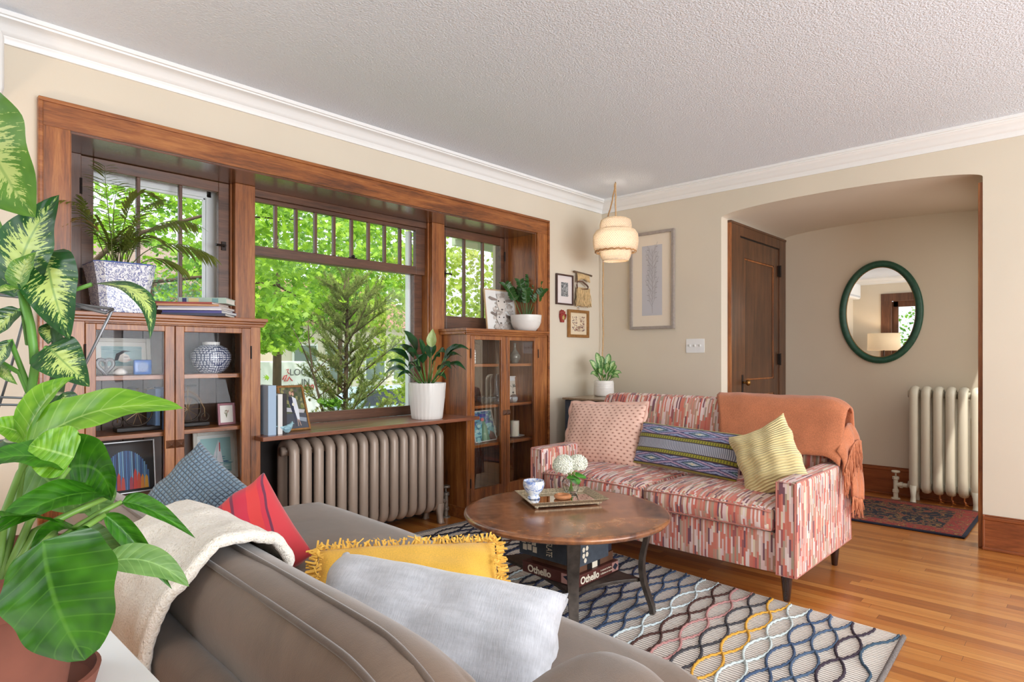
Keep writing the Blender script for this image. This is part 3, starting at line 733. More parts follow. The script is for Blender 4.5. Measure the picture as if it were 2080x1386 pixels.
def f_ikat(nt, uv, u, v):
    base = ramp(nt, v, [(0, lin(150, 140, 40)), (.03, lin(62, 48, 46)), (.05, lin(52, 60, 108)), (.27, lin(70, 50, 48)), (.30, lin(150, 145, 44)), (.37, lin(60, 46, 50)), (.39, lin(120, 124, 140)), (.61, lin(60, 46, 50)), (.63, lin(150, 145, 44)), (.70, lin(70, 50, 48)), (.73, lin(52, 60, 108)), (.95, lin(62, 48, 46)), (.97, lin(160, 150, 60))], 'CONSTANT')
    # diamonds in the two blue bands
    def band(c0):
        fy = mth(nt, 'DIVIDE', mth(nt, 'ABSOLUTE', mth(nt, 'SUBTRACT', v, c0)), .105)
        fx = mth(nt, 'ABSOLUTE', mth(nt, 'SUBTRACT', mth(nt, 'FRACT', mth(nt, 'MULTIPLY', u, 2.4)), .5)); nz = node(nt, 'ShaderNodeTexNoise', Vector=uv, Scale=60., Detail=1.)
        d = mth(nt, 'ADD', mth(nt, 'ADD', mth(nt, 'MULTIPLY', fx, 2.), fy), mth(nt, 'MULTIPLY', mth(nt, 'SUBTRACT', nz.outputs[0], .5), .3)); inb = mth(nt, 'LESS_THAN', fy, 1.)
        return d, inb
    c = base
    for c0 in (.16, .84):
        d, inb = band(c0)
        k = ramp(nt, mth(nt, 'MULTIPLY', d, .5), [(0, lin(206, 200, 90)), (.10, lin(200, 200, 214)), (.20, lin(60, 110, 110)), (.26, lin(52, 60, 108)), (.36, lin(176, 190, 222)), (.43, lin(46, 54, 104)), (.62, lin(196, 170, 196)), (.70, lin(50, 58, 108)), (.88, lin(176, 188, 220)), (.94, lin(50, 58, 108))])
        c = mixc(nt, inb, c, k)
    st = mth(nt, 'MULTIPLY', mth(nt, 'GREATER_THAN', mth(nt, 'FRACT', mth(nt, 'MULTIPLY', u, 62.)), .72), mth(nt, 'LESS_THAN', mth(nt, 'ABSOLUTE', mth(nt, 'SUBTRACT', v, .5)), .11))
    c = mixc(nt, st, c, lin(206, 206, 214))
    ch = mth(nt, 'SINE', mth(nt, 'MULTIPLY', u, 260.)); g = mth(nt, 'LESS_THAN', mth(nt, 'ABSOLUTE', mth(nt, 'SUBTRACT', mth(nt, 'ABSOLUTE', mth(nt, 'SUBTRACT', v, .5)), .165)), .03)
    c = mixc(nt, mth(nt, 'MULTIPLY', g, mth(nt, 'GREATER_THAN', ch, .6)), c, lin(86, 84, 30))
    return c, (mth(nt, 'SINE', mth(nt, 'MULTIPLY', v, 900.)), .2, .001)
def f_rib(cl, dk, n, ax='v'):
    def g(nt, uv, u, v):
        q = u if ax == 'u' else v
        nz = node(nt, 'ShaderNodeTexNoise', Vector=uv, Scale=5., Detail=2.)
        s = mth(nt, 'ADD', mth(nt, 'MULTIPLY', mth(nt, 'SINE', mth(nt, 'ADD', mth(nt, 'MULTIPLY', q, float(n)), mth(nt, 'MULTIPLY', nz.outputs[0], 4.))), .5), .5)
        return ramp(nt, s, [(0, lin(*dk)), (.45, lin(*cl)), (1, lin(*cl))]), (s, .9, .008)
    return g
def f_waffle(cl, dk, n):
    def g(nt, uv, u, v):
        a = mth(nt, 'ADD', mth(nt, 'MULTIPLY', mth(nt, 'SINE', mth(nt, 'MULTIPLY', u, float(n))), .5), .5); c = mth(nt, 'ADD', mth(nt, 'MULTIPLY', mth(nt, 'SINE', mth(nt, 'MULTIPLY', v, float(n)*1.0)), .5), .5)
        s = mth(nt, 'MINIMUM', mth(nt, 'POWER', a, .4), mth(nt, 'POWER', c, .4))
        return ramp(nt, s, [(.1, lin(*dk)), (.6, lin(*cl))]), (s, .9, .008)
    return g
def f_red(nt, uv, u, v):
    nz = node(nt, 'ShaderNodeTexNoise', Vector=uv, Scale=3., Detail=2.)
    q = mth(nt, 'ADD', mth(nt, 'ADD', mth(nt, 'MULTIPLY', v, .8), mth(nt, 'MULTIPLY', u, .2)), mth(nt, 'MULTIPLY', nz.outputs[0], .04))
    return ramp(nt, q, [(0, lin(206, 44, 46)), (.24, lin(198, 40, 54)), (.27, lin(112, 38, 62)), (.42, lin(170, 38, 62)), (.45, lin(208, 54, 58)), (.52, lin(120, 42, 70)), (.55, lin(196, 44, 66)), (.66, lin(214, 62, 60)), (.76, lin(200, 48, 66)), (.80, lin(110, 44, 70)), (.82, lin(206, 60, 68)), (1, lin(168, 36, 56))], 'CONSTANT'), (nz.outputs[0], .3, .003)
def seat(c): return V(c)
# on the patterned sofa
pk = pillowmat('pink_beaded_cotton', f_pink)
pillow('pillow', 'pale pink square pillow with scalloped edge and tiny bead pattern on the patterned sofa', (-1.32, -.935, .672), (.05, -1, .035), (.38, 0, 1), .60, .43, .16, pk, pinch=.05, seed=1, ruffle=.016, extra=fabric('pink_ruffle', (240, 196, 178), 400), exp=.5)
pillow('pillow', 'long lumbar pillow with navy diamond bands and olive stripes on the patterned sofa', (-1.36, -1.575, .632), (-.06, -1, -.035), (.42, 0, 1), .70, .275, .13, pillowmat('ikat_weave', f_ikat), pinch=.02, seed=2)
yl = pillowmat('pale_yellow_corduroy', f_rib((250, 230, 168), (230, 206, 140), 170))
pillow('pillow', 'pale yellow ribbed pillow leaning on the right arm of the patterned sofa', (-1.47, -2.105, .655), (.10, -.80, .42), (.38, .42, .86), .33, .39, .17, yl, pinch=.03, seed=4, wr=.012, sag=.03)

# ================================================================== RUG
def rug():
    t = MB(); cs = [V((-1.775, -2.795, 0)), V((-1.585, -.10, 0)), V((-3.32, .06, 0)), V((-3.55, -2.86, 0))]
    cs[2] = V((-3.12, -.02, 0)); cs[3] = V((-3.36, -2.86, 0))
    # rectangle in the rug's own frame, origin near right corner, edge direction along +y
    m, nt, b_ = new('woven_rug'); tc = node(nt, 'ShaderNodeTexCoord').outputs['Object']; sx = node(nt, 'ShaderNodeSeparateXYZ', Vector=tc)
    fx = mth(nt, 'FRACT', mth(nt, 'DIVIDE', sx.outputs[0], .0165)); nz = node(nt, 'ShaderNodeTexNoise', Vector=tc, Scale=60., Detail=2.)
    k = mth(nt, 'ADD', fx, mth(nt, 'MULTIPLY', mth(nt, 'SUBTRACT', nz.outputs[0], .5), .25))
    setc(nt, b_, ramp(nt, k, [(0, lin(246, 238, 228)), (.66, lin(248, 240, 230)), (.71, lin(96, 82, 80)), (.88, lin(96, 82, 80)), (.95, lin(246, 238, 228))])); b_.inputs['Roughness'].default_value = .95
    bump(nt, b_, mth(nt, 'SINE', mth(nt, 'MULTIPLY', fx, 6.283)), .6, .004)
    def q(u, v):                                      # bilinear corner blend: u along the near edge (x), v along y
        a = cs[0].lerp(cs[1], v); c = cs[3].lerp(cs[2], v); p = a.lerp(c, u)
        return p
    t.smooth = False
    t.grid(lambda u, v: q(u, v)+V((0, 0, .009)), 1, 1); 
    for a, c in ((0, 1), (1, 2), (2, 3), (3, 0)): t.poly([cs[a], cs[c], cs[c]+V((0, 0, .009)), cs[a]+V((0, 0, .009))])
    names = [('teal', (60, 82, 100)), ('plum', (58, 46, 58)), ('slate', (74, 92, 116)), ('blue', (64, 82, 110)), ('pale', (198, 208, 206)), ('mustard', (214, 160, 62)), ('charcoal', (62, 60, 64)), ('rose', (178, 128, 124)), ('brown', (72, 44, 38)), ('ice', (192, 204, 206)), ('denim', (56, 72, 98)), ('navy', (44, 50, 74)), ('ink', (38, 38, 50))]
    mats = [m]+[plain('rug_yarn_'+n, c, .95, 0, 200, .25, .5) for n, c in names]
    mats.append(plain('rug_fringe', (120, 112, 108), .95, 0, 300, .5, .5))
    order = [0, 1, 2, 3, 4, 5, 6, 7, 8, 9, 10, 10, 11, 11, 12, 11, 11, 12, 9, 8, 10, 11, 12, 8, 10, 11, 12, 11, 12]
    y = -2.742; x_n = -1.92; per = .268; t.smooth = True
    for k, ci in enumerate(order):
        if y > -.16: break
        t.m = ci+1
        for s in (1, -1):
            if k == 0 and s > 0: continue
            pts = []; x = -1.62
            while x > -3.08-.24*(-y/2.8):
                xl = -1.775+(-1.585+1.775)*((y+2.795)/2.695)-.012
                if x < xl:
                    ph = (x-x_n)/per*pi; w = sin(ph); w = (abs(w)**.8)*(1 if w > 0 else -1)
                    yy = y+s*.0425*w*(1 if k else 1)-.03*(x+1.9)*(-1)*0
                    yy += .035*(x+1.95)
                    if -2.785 < yy < -.11: pts.append((x, yy, .0115+.002*sin(x*160)))
                x -= .012
            if len(pts) > 2:
                r = .0058
                ids = []
                rs = []
                for i, p in enumerate(pts):
                    a = V(pts[max(0, i-1)]); c = V(pts[min(len(pts)-1, i+1)]); d = (c-a).normalized(); sd = V((-d.y, d.x, 0)); jr = 1+.22*sin(i*2.3+k)
                    rs.append([V(p)-sd*r*jr, V(p)-sd*r*.55*jr+V((0, 0, .006)), V(p)+sd*r*.55*jr+V((0, 0, .006)), V(p)+sd*r*jr])
                t.rings(rs, closed=False)
        y += .0915
    # twisted cord hems on the short ends
    t.m = len(mats)-1
    for a, c in ((cs[3], cs[0]), (cs[1], cs[2])):
        n = 160
        t.tube([a.lerp(c, i/n)+V((0, 0, .009)) for i in range(n+1)], [.009+.003*(i % 2) for i in range(n+1)], 6)
    o = t.build('rug', mats, wloc=(-2.5, -1.4, 0)); return tag(o, 'cream striped woven area rug with wavy coloured yarn diamonds under the round table', 'rug')
rug()
def runner():
    m, nt, b_ = new('floral_runner'); tc = node(nt, 'ShaderNodeTexCoord').outputs['Object']; sx = node(nt, 'ShaderNodeSeparateXYZ', Vector=tc)
    ax = mth(nt, 'ABSOLUTE', sx.outputs[0]); ay = mth(nt, 'ABSOLUTE', sx.outputs[1])
    edge = mth(nt, 'MINIMUM', mth(nt, 'SUBTRACT', .46, ax), mth(nt, 'SUBTRACT', .73, ay))
    nz = node(nt, 'ShaderNodeTexNoise', Vector=tc, Scale=11., Detail=2., Distortion=2.5)
    n2 = node(nt, 'ShaderNodeTexVoronoi', {'feature': 'DISTANCE_TO_EDGE'}, Vector=tc, Scale=7.)
    field = ramp(nt, nz.outputs[0], [(.3, lin(22, 22, 34)), (.50, lin(24, 24, 38)), (.53, lin(150, 112, 56)), (.58, lin(40, 34, 40)), (.62, lin(140, 50, 40)), (.7, lin(100, 66, 44))])
    bord = ramp(nt, nz.outputs[0], [(.35, lin(126, 40, 34)), (.52, lin(140, 52, 40)), (.55, lin(40, 30, 40)), (.6, lin(150, 104, 54)), (.66, lin(120, 40, 34))])
    c = mixc(nt, mth(nt, 'GREATER_THAN', edge, .15), bord, field); c = mixc(nt, mth(nt, 'LESS_THAN', edge, .022), c, lin(24, 24, 40))
    setc(nt, b_, c); b_.inputs['Roughness'].default_value = .95; bump(nt, b_, nz.outputs[0], .5, .004)
    b = MB().rbox((0, 0, .008), (.46, .73, .008), .008, 10)
    o = b.build('rug', m, loc=(.62, -2.03, 0), smooth=True); tag(o, 'small dark floral hooked rug with red border on the alcove floor', 'rug')
runner()

# ================================================================== COFFEE TABLE
TC = V((-2.425, -1.486, 0)); TZ = .445
copper = None
def coppermat():
    m, nt, b = new('copper_tabletop'); tc = node(nt, 'ShaderNodeTexCoord').outputs['Object']
    n1 = node(nt, 'ShaderNodeTexNoise', Vector=tc, Scale=4., Detail=6., Roughness=.65, Distortion=.6); n2 = node(nt, 'ShaderNodeTexNoise', Vector=tc, Scale=30., Detail=4.)
    f = mth(nt, 'ADD', mth(nt, 'MULTIPLY', n1.outputs[0], .7), mth(nt, 'MULTIPLY', n2.outputs[0], .3))
    setc(nt, b, ramp(nt, f, [(.36, lin(92, 58, 44)), (.47, lin(140, 92, 64)), (.56, lin(172, 112, 70)), (.68, lin(196, 142, 96))])); b.inputs['Roughness'].default_value = .27; b.inputs['Metallic'].default_value = .25
    b.inputs['Coat Weight'].default_value = .6; b.inputs['Coat Roughness'].default_value = .15
    bump(nt, b, n2.outputs[0], .08, .001); return m
copper = coppermat()
t = thing('coffee_table', 'round copper-topped coffee table with dark curved legs on the rug', 'table', TC)
b = MB(); b.smooth = True; b.lathe([(.48, TZ-.030), (.493, TZ-.027), (.501, TZ-.016), (.499, TZ-.005), (.490, TZ-.001), (.47, TZ)], n=96); b.build('tabletop', copper, parent=t, auto=60)
iron = plain('weathered_iron', (74, 66, 60), .42, .5, 30, .35, .2)
LA = [R(a) for a in (-125, -57, 55, 123)]
LA = [math.atan2(-1.715+1.495, -2.62+2.497)-R(2), math.atan2(-1.879+1.495, -2.305+2.497), 0, 0]
LA = [R(-137), R(-73), R(43), R(107)]
for a in LA:
    d = V((cos(a), sin(a), 0)); s = V((-sin(a), cos(a), 0)); b = MB(); b.smooth = True
    prof_ = [(.405, TZ-.034, .030), (.402, .36, .029), (.385, .29, .027), (.378, .22, .025), (.388, .15, .023), (.408, .09, .021), (.424, .045, .020), (.428, .02, .022), (.430, .013, .022)]
    def cr(f):
        k = f*(len(prof_)-1); i = min(int(k), len(prof_)-2); t_ = k-i; g = lambda j, c: prof_[max(0, min(len(prof_)-1, j))][c]
        return tuple(.5*(2*g(i, c)+(g(i+1, c)-g(i-1, c))*t_+(2*g(i-1, c)-5*g(i, c)+4*g(i+1, c)-g(i+2, c))*t_**2+(3*g(i, c)-g(i-1, c)-3*g(i+1, c)+g(i+2, c))*t_**3) for c in range(3))
    b.rings([[d*r+s*(w*x)+d*(.011*y)+V((0, 0, z)) for x, y in ((-1, -1), (1, -1), (1, 1), (-1, 1))] for r, z, w in [cr(q/30) for q in range(31)]]); b.build('leg', iron, parent=t, auto=35, bevel=.002)
b = MB(); N_ = 48; ring = []
angs = sorted([(a+2*pi) % (2*pi) for a in LA])
for i in range(4):
    a0 = angs[i]; a1 = angs[(i+1) % 4]+(2*pi if i == 3 else 0)
    p0 = V((cos(a0), sin(a0), 0))*.378; p1 = V((cos(a1), sin(a1), 0))*.378; mid = (p0+p1)/2*.72
    for k in range(12):
        f = k/12; ring.append((p0*(1-f)**2+mid*2*f*(1-f)+p1*f*f))
ring = [p*1 for p in ring]
b.rings([[p+V((0, 0, .150)) for p in ring], [p+V((0, 0, .165)) for p in ring]]); b.build('lower_shelf', iron, parent=t, bevel=.002)
# game boxes on the shelf
def gamebox(label, x0, x1, y0, y1, z0, z1, mat, deco):
    c = V(((x0+x1)/2, (y0+y1)/2, z0)); t = thing('game_box', label, 'game box', c, group='board game boxes under the round table')
    MB().box(x0, x1, y0, y1, z0, z1).build('box', mat, parent=t, world=True, bevel=.002)
    if deco: deco(t, c)
    return t
creamy = plain('cream_print', (226, 216, 196), .6); bxb = plain('brown_card', (84, 40, 34), .45); bxw = plain('brown_wood_box', (98, 66, 48), .5, 0, 30, .2); bxs = plain('slate_card', (62, 70, 80), .55, 0, 40, .15); bxn = plain('navy_card', (30, 38, 58), .5); pinkc = plain('dusty_pink_print', (186, 140, 132), .6)
def face_front(o): return Matrix.Translation(o) @ Matrix.Rotation(pi/2, 4, 'X')                       # reads along +x on a face towards -y
def face_left(o): return Matrix.Translation(o) @ Matrix.Rotation(-pi/2, 4, 'Z') @ Matrix.Rotation(pi/2, 4, 'X')  # reads towards -y on a face towards -x
X0, X1, Y0_, Y1_ = -2.620, -2.295, -1.705, -1.375
def loc_mb(mb, c): mb.v = [tuple(V(p)-c) for p in mb.v]; return mb
def d1(t, c):
    b = MB(); b.text('Othello', .046, face_front((X0+.02, Y0_-.002, .175)), bold=.0012); loc_mb(b, c).build('lettering', creamy, parent=t)
    b = MB(); b.text('Othello', .046, face_left((X0-.002, Y1_-.035, .175)), bold=.0012); loc_mb(b, c).build('lettering', creamy, parent=t)
    b = MB(); b.text('A minute to learn...', .012, face_front((X0+.175, Y0_-.002, .196))); b.text('A lifetime to master', .012, face_front((X0+.175, Y0_-.002, .180))); loc_mb(b, c).build('tagline', creamy, parent=t)
    for q in ((X1-.055, X1-.004, Y0_-.0025, Y0_-.0005, .170, .213), (X0-.0025, X0-.0005, Y0_+.004, Y0_+.09, .169, .213)): loc_mb(MB().box(*q), c).build('pink_panel', pinkc, parent=t)
    for q in ([(X1-.052, Y0_-.003, .192), (X1-.03, Y0_-.003, .175), (X1-.008, Y0_-.003, .192), (X1-.03, Y0_-.003, .209)], [(X0-.003, Y0_+.08, .2), (X0-.003, Y0_+.04, .178), (X0-.003, Y0_+.008, .2), (X0-.003, Y0_+.04, .214)]): loc_mb(MB().poly(q), c).build('board_picture', bxn, parent=t)
gamebox('dark brown board game box with cream lettering, bottom of the pile under the round table', X0, X1, Y0_, Y1_, .165, .217, bxb, d1)
def d2(t, c):
    b = MB(); b.box(X0+.10, X0+.20, Y0_+.018, Y0_+.0205, .218, .259); loc_mb(b, c).build('black_band', black, parent=t)
    b = MB(); b.box(X0+.135, X0+.175, Y0_+.016, Y0_+.0185, .218, .259); loc_mb(b, c).build('cream_label', creamy, parent=t)
gamebox('plain brown box with a black band in the pile under the round table', X0+.035, X1-.015, Y0_+.02, Y1_-.03, .217, .260, bxw, d2)
XS = X0-.022
def d3(t, c):
    b = MB(); b.text('SLATE', .050, Matrix.Translation((XS-.002, -1.545, .342)) @ Matrix.Rotation(-pi/2, 4, 'Z') @ Matrix.Rotation(pi/2, 4, 'X') @ Matrix.Rotation(-pi/2, 4, 'Z') @ Matrix.Diagonal((.46, 1, 1, 1))); loc_mb(b, c).build('lettering', creamy, parent=t)
    b = MB()
    for i, (yy, zz) in enumerate(((-1.405, .328), (-1.435, .333), (-1.468, .326), (-1.412, .296), (-1.442, .300), (-1.474, .294))):
        b.box(XS-.0025, XS-.001, yy-.012, yy+.012, zz-.014, zz+.013)
    loc_mb(b, c).build('tile_print', creamy, parent=t); b = MB()
    for i, (xx, zz) in enumerate(((.05, .305), (.075, .308), (.05, .332), (.075, .335), (.062, .282))): b.poly([(XS+xx+.011*cos(q*pi/3), Y0_-.0145, zz+.012*sin(q*pi/3)) for q in range(6)])
    loc_mb(b, c).build('tile_print', creamy, parent=t)
gamebox('slate grey game box with pale tile pictures, high in the pile under the table', XS, X1-.10, Y0_-.012, Y1_+.0, .260, .372, bxs, d3)
def d4(t, c):
    b = MB(); b.tube([(X1-.045+.016*cos(i*pi/5), Y0_+.028, .315+.014*sin(i*pi/5)) for i in range(10)], .002, 5, loop=True); loc_mb(b, c).build('round_emblem', creamy, parent=t)
gamebox('small navy game box right of the slate grey box under the round table', X1-.095, X1-.012, Y0_+.03, Y1_-.06, .260, .345, bxn, d4)
# tray and things on it ------------------------------------------------
tm = plain('antique_silver_gilt', (196, 182, 154), .42, .55, 120, .45, .5); mir = plain('mirror_glass', (225, 222, 216), .03, 1)
TR = R(-33)
t0 = V((-2.39, -1.335, TZ)); tray = thing('tray', 'rectangular mirrored tray with embossed antique silver rim on the round table', 'tray', t0, rz=0)
c1, c2, c3 = atZ(1078, 1024, TZ+.035), atZ(1238, 1014, TZ+.035), atZ(1024, 994, TZ+.035)
ex = (c2-c1); ex.z = 0; L = ex.length; ex.normalize(); ey = V((-ex.y, ex.x, 0)); Wd = .31
ctr = c1+ex*L/2+ey*Wd/2; tray.location = (ctr.x, ctr.y, TZ); tray.rotation_euler = (0, 0, math.atan2(ex.y, ex.x))
b = MB()
def rr(l, w, z): return [(-l, -w, z), (l, -w, z), (l, w, z), (-l, w, z)]
l, w = L/2, Wd/2
b.rings([rr(l-.035, w-.035, .008), rr(l-.03, w-.03, .008), rr(l-.028, w-.028, .016), rr(l-.004, w-.004, .032), rr(l, w, .036), rr(l-.003, w-.003, .037), rr(l-.034, w-.034, .021), rr(l-.037, w-.037, .0165)], cap=False)
b.build('rim', tm, parent=tray, bevel=.001)
b = MB(); b.box(-l+.032, l-.032, -w+.032, w-.032, .008, .016); b.build('mirror_base', mir, parent=tray)
for sx_ in (-1, 1):
    for sy_ in (-1, 1): MB().lathe([(.006, 0), (.010, .003), (.007, .009)], (sx_*(l-.045), sy_*(w-.045), 0), 10).build('foot', tm, parent=tray)
def on_tray(px, py): p = atZ(px, py, TZ+.0165); return (p.x, p.y, TZ+.0168)
def toile():
    m, nt, b = new('blue_toile_porcelain'); tc = node(nt, 'ShaderNodeTexCoord').outputs['Object']
    n = node(nt, 'ShaderNodeTexNoise', Vector=tc, Scale=30., Detail=5., Roughness=.7, Distortion=1.5)
    setc(nt, b, ramp(nt, n.outputs[0], [(.47, lin(238, 240, 246)), (.54, lin(176, 192, 228)), (.60, lin(110, 140, 206))])); b.inputs['Roughness'].default_value = .12; return m
b = MB(); b.smooth = True
b.lathe([(.030, 0), (.034, .004), (.030, .010), (.026, .018), (.028, .024), (.042, .038), (.052, .056), (.056, .072), (.055, .086), (.053, .094), (.051, .094), (.052, .080), (.048, .056), (.036, .036), (.004, .028)], n=40)
bowl = b.build('bowl', toile(), loc=on_tray(1084, 1013), auto=60); tag(bowl, 'white footed porcelain bowl with blue landscape print on the mirrored tray', 'bowl')
b = MB(); b.smooth = True; b.rings([[((.034+.012*cos(2*pi*k/10))*cos(a), (.034+.012*cos(2*pi*k/10))*sin(a), .0115+.0115*sin(2*pi*k/10)*.95) for k in range(10)] for a in [2*pi*i/32 for i in range(32)]], loop=True)
o = b.build('ring', plain('turned_wood', (196, 130, 84), .5, 0, 40, .12), loc=on_tray(1143, 1013)); tag(o, 'round light brown wooden ring on the mirrored tray in front of the flowers', 'decoration')
vz = thing('flower_vase', 'small clear glass vase holding white hydrangea blooms on the mirrored tray', 'vase', on_tray(1160, 1003))
gl2, nt, bb = new('vase_glass'); bb.inputs['Transmission Weight'].default_value = 1.; bb.inputs['Roughness'].default_value = .02; bb.inputs['IOR'].default_value = 1.4; bb.inputs['Base Color'].default_value = (.97, .98, .97, 1)
b = MB(); b.smooth = True; b.rings([[((r*(1+.04*(k % 2)))*cos(2*pi*k/14), (r*(1+.04*(k % 2)))*sin(2*pi*k/14), z) for k in range(14)] for r, z in ((.028, 0), (.033, .003), (.043, .035), (.048, .062), (.043, .074), (.037, .080), (.042, .092), (.040, .092), (.035, .080), (.041, .072), (.045, .06), (.039, .035), (.026, .008))]); b.build('glass', gl2, parent=vz, auto=30)
b = MB(); b.smooth = True; random.seed(5)
for i in range(7): a = i*.9; b.tube([(.012*cos(a), .012*sin(a), .012), (.004*cos(a+2), .004*sin(a+2), .06), (.02*cos(a+1), .02*sin(a+1), .12)], .0022, 6)
b.build('stem', plain('flower_stem', (120, 160, 60), .5), parent=vz)
fm = plain('white_petals', (240, 242, 226), .7, 0, 60, .06); b = MB(); random.seed(8)
def bloom(c, r, sq, n):
    for i in range(n):
        z = 1-2*(i+.5)/n; a = i*2.39996; q = math.sqrt(1-z*z); d = V((q*cos(a), q*sin(a), z))
        if d.z < -.55: continue
        p = V(c)+V((d.x*r, d.y*r, d.z*r*sq))*random.uniform(.92, 1.08); x = d.orthogonal().normalized(); x.rotate(Matrix.Rotation(random.uniform(0, 6), 3, d)); y = d.cross(x); s = random.uniform(.009, .012)
        for k in range(4):
            e = x*cos(k*pi/2)+y*sin(k*pi/2); f = x*cos(k*pi/2+pi/2)+y*sin(k*pi/2+pi/2)
            b.poly([p, p+(e*.9+f*.5)*s*.8+d*.002, p+e*s*1.3+f*s*1.3*.2+d*.0035, p+(e*.9-f*.5)*s*.8+d*.002])
    b.smooth = True; b.ball(c, r*.86, 8, (1, 1, sq)); b.smooth = False
Rr = V((sin(YAW), -cos(YAW), 0))
bloom(V((0, 0, .152))-Rr*.038, .054, .95, 420); bloom(V((0, 0, .160))+Rr*.036+V((.01, .01, 0)), .050, .85, 360)
b.build('bloom', fm, parent=vz)
b = MB(); b.smooth = True
for sx_, h0, tz in ((.02, .10, .055), (.055, .115, .085), (-.01, .10, .08)):
    p0 = Rr*sx_*.5+V((0, 0, h0)); p1 = Rr*(sx_+.012)+V((-.02, -.02, tz)); s_ = V((cos(YAW), sin(YAW), 0))
    b.grid(lambda u, v: p0.lerp(p1, u)-s_*(.02*sin(u*3))+Rr*((v-.5)*.05*sin(pi*min(.98, max(.02, u)))**.7), 8, 4)
b.build('leaf', plain('hydrangea_leaf', (74, 140, 44), .5), parent=vz)
# ================================================================== LARGE SOFA
LO = V((-3.9, -1.7, 0)); LR = R(-2.5); LX = V((cos(LR), sin(LR), 0)); LY = V((-sin(LR), cos(LR), 0))
def Lw(x, y, z): return LO+LX*x+LY*y+V((0, 0, z))
def suede(name, rgb):
    m, nt, b = new(name); tc = node(nt, 'ShaderNodeTexCoord').outputs['Object']
    n = node(nt, 'ShaderNodeTexNoise', Vector=tc, Scale=500., Detail=2.); n2 = node(nt, 'ShaderNodeTexNoise', Vector=tc, Scale=7., Detail=4., Distortion=1.)
    mp = node(nt, 'ShaderNodeMapping', Vector=tc); mp.inputs['Scale'].default_value = (60, 900, 60); n3 = node(nt, 'ShaderNodeTexNoise', Vector=mp.outputs[0], Scale=1., Detail=1.)
    c = lin(*rgb)[:3]; f = mth(nt, 'ADD', mth(nt, 'MULTIPLY', n2.outputs[0], .65), mth(nt, 'MULTIPLY', n3.outputs[0], .35))
    setc(nt, b, ramp(nt, f, [(.3, tuple(x*.78 for x in c)+(1,)), (.55, tuple(c)+(1,)), (.75, tuple(x*1.22 for x in c)+(1,))]))
    b.inputs['Roughness'].default_value = .92; b.inputs['Sheen Weight'].default_value = .35; bump(nt, b, mth(nt, 'ADD', mth(nt, 'MULTIPLY', n.outputs[0], .3), n2.outputs[0]), .25, .006); return m
taup = suede('taupe_upholstery', (110, 89, 72)); pipe = suede('taupe_piping', (94, 78, 66))
ls = thing('sofa', 'large brownish grey sofa seen from behind with loose cushions in the foreground', 'sofa', LO, LR)
def wr(p, u, a=.006, s=1.):
    d = noise.noise(V((p.x*7*s, p.y*5*s, p.z*7*s)))
    return p+V(p).normalized()*d*a*2 if p.length else p
KL = dict(parent=ls, smooth=True)
b = MB(); b.rbox((.04, -.44, .225), (.40, .60, .115), .04, 10); b.rbox((.12, .68, .225), (.48, .52, .115), .04, 10); b.build('base', taup, **KL)
def bfr(p, u):
    p.z -= .05*max(0, u[1])*max(0, u[2]); p.x -= .03*max(0, u[2]); return wr(p, u, .004)
b = MB(); b.rbox((-.447, .03, .365), (.048, 1.13, .272), .05, 14, bfr); b.build('back_frame', taup, **KL)
def seatc(y0, y1, xf):
    b = MB()
    def fn(p, u):
        if u[2] > 0: p.z += .03*(1-u[0]**4)*(1-u[1]**4)*u[2]
        return wr(p, u, .004)
    b.rbox(((xf-.22)/2, (y0+y1)/2, .40), ((xf+.22)/2, (y1-y0)/2, .072), .05, 16, fn); b.build('seat_cushion', taup, **KL)
seatc(-1.02, .05, .47); seatc(.06, 1.22, .66)
def backc(y0, y1, zt, near):
    cx, cz, hx, hz = -.325, (.45+zt)/2, .100, (zt-.45)/2
    b = MB(); L = (y1-y0)/2
    def fn(p, u):
        p.x += .02*(1-u[1]**4)*u[0]*(1-u[2]**2); p.z += .02*(1-u[1]**4)*max(0, u[2])
        p.z -= .10*max(0, u[2])*(max(0, -u[1]-.62)/.38)**2 if near else 0
        p.x -= .035*p.z/hz
        return wr(p, u, .005)
    b.rbox((cx, (y0+y1)/2, cz), (hx, L, hz), .092, 18, fn); o = b.build('back_cushion', taup, **KL)
    for sx_ in (-.58, .08):
        e = MB(); e.smooth = True; n = 60; pts = []
        for i in range(n+1):
            v = -1+2*i/n; av = abs(v); z = hz*(1-max(0, (av-.80)/.20)**3*.9)
            z -= .10*(max(0, -v-.62)/.38)**2 if near else 0
            pz = z+.02*(1-v**4)-(.092-math.sqrt(.092**2-max(0, abs(sx_)*.1-.008)**2))+.001
            pts.append((cx+hx*sx_-.035*pz/hz, (y0+y1)/2+L*v*.985, cz+pz))
        e.tube(pts, .006, 6); e.build('piping', pipe, parent=o)
backc(-1.14, .06, .765, True); backc(.08, 1.18, .69, False)
def armf(p, u):
    p.y *= 1+.10*max(0, u[2]); return wr(p, u, .004)
b = MB(); b.rbox((-.19, -1.10, .40), (.30, .125, .28), .12, 16, armf); b.build('arm', taup, **KL)
for x in (-.5, .42):
    for y in (-1.0, 1.2): MB().cyl((x, y, 0), (x, y, .12), .025, .03).build('leg', legm, parent=ls)
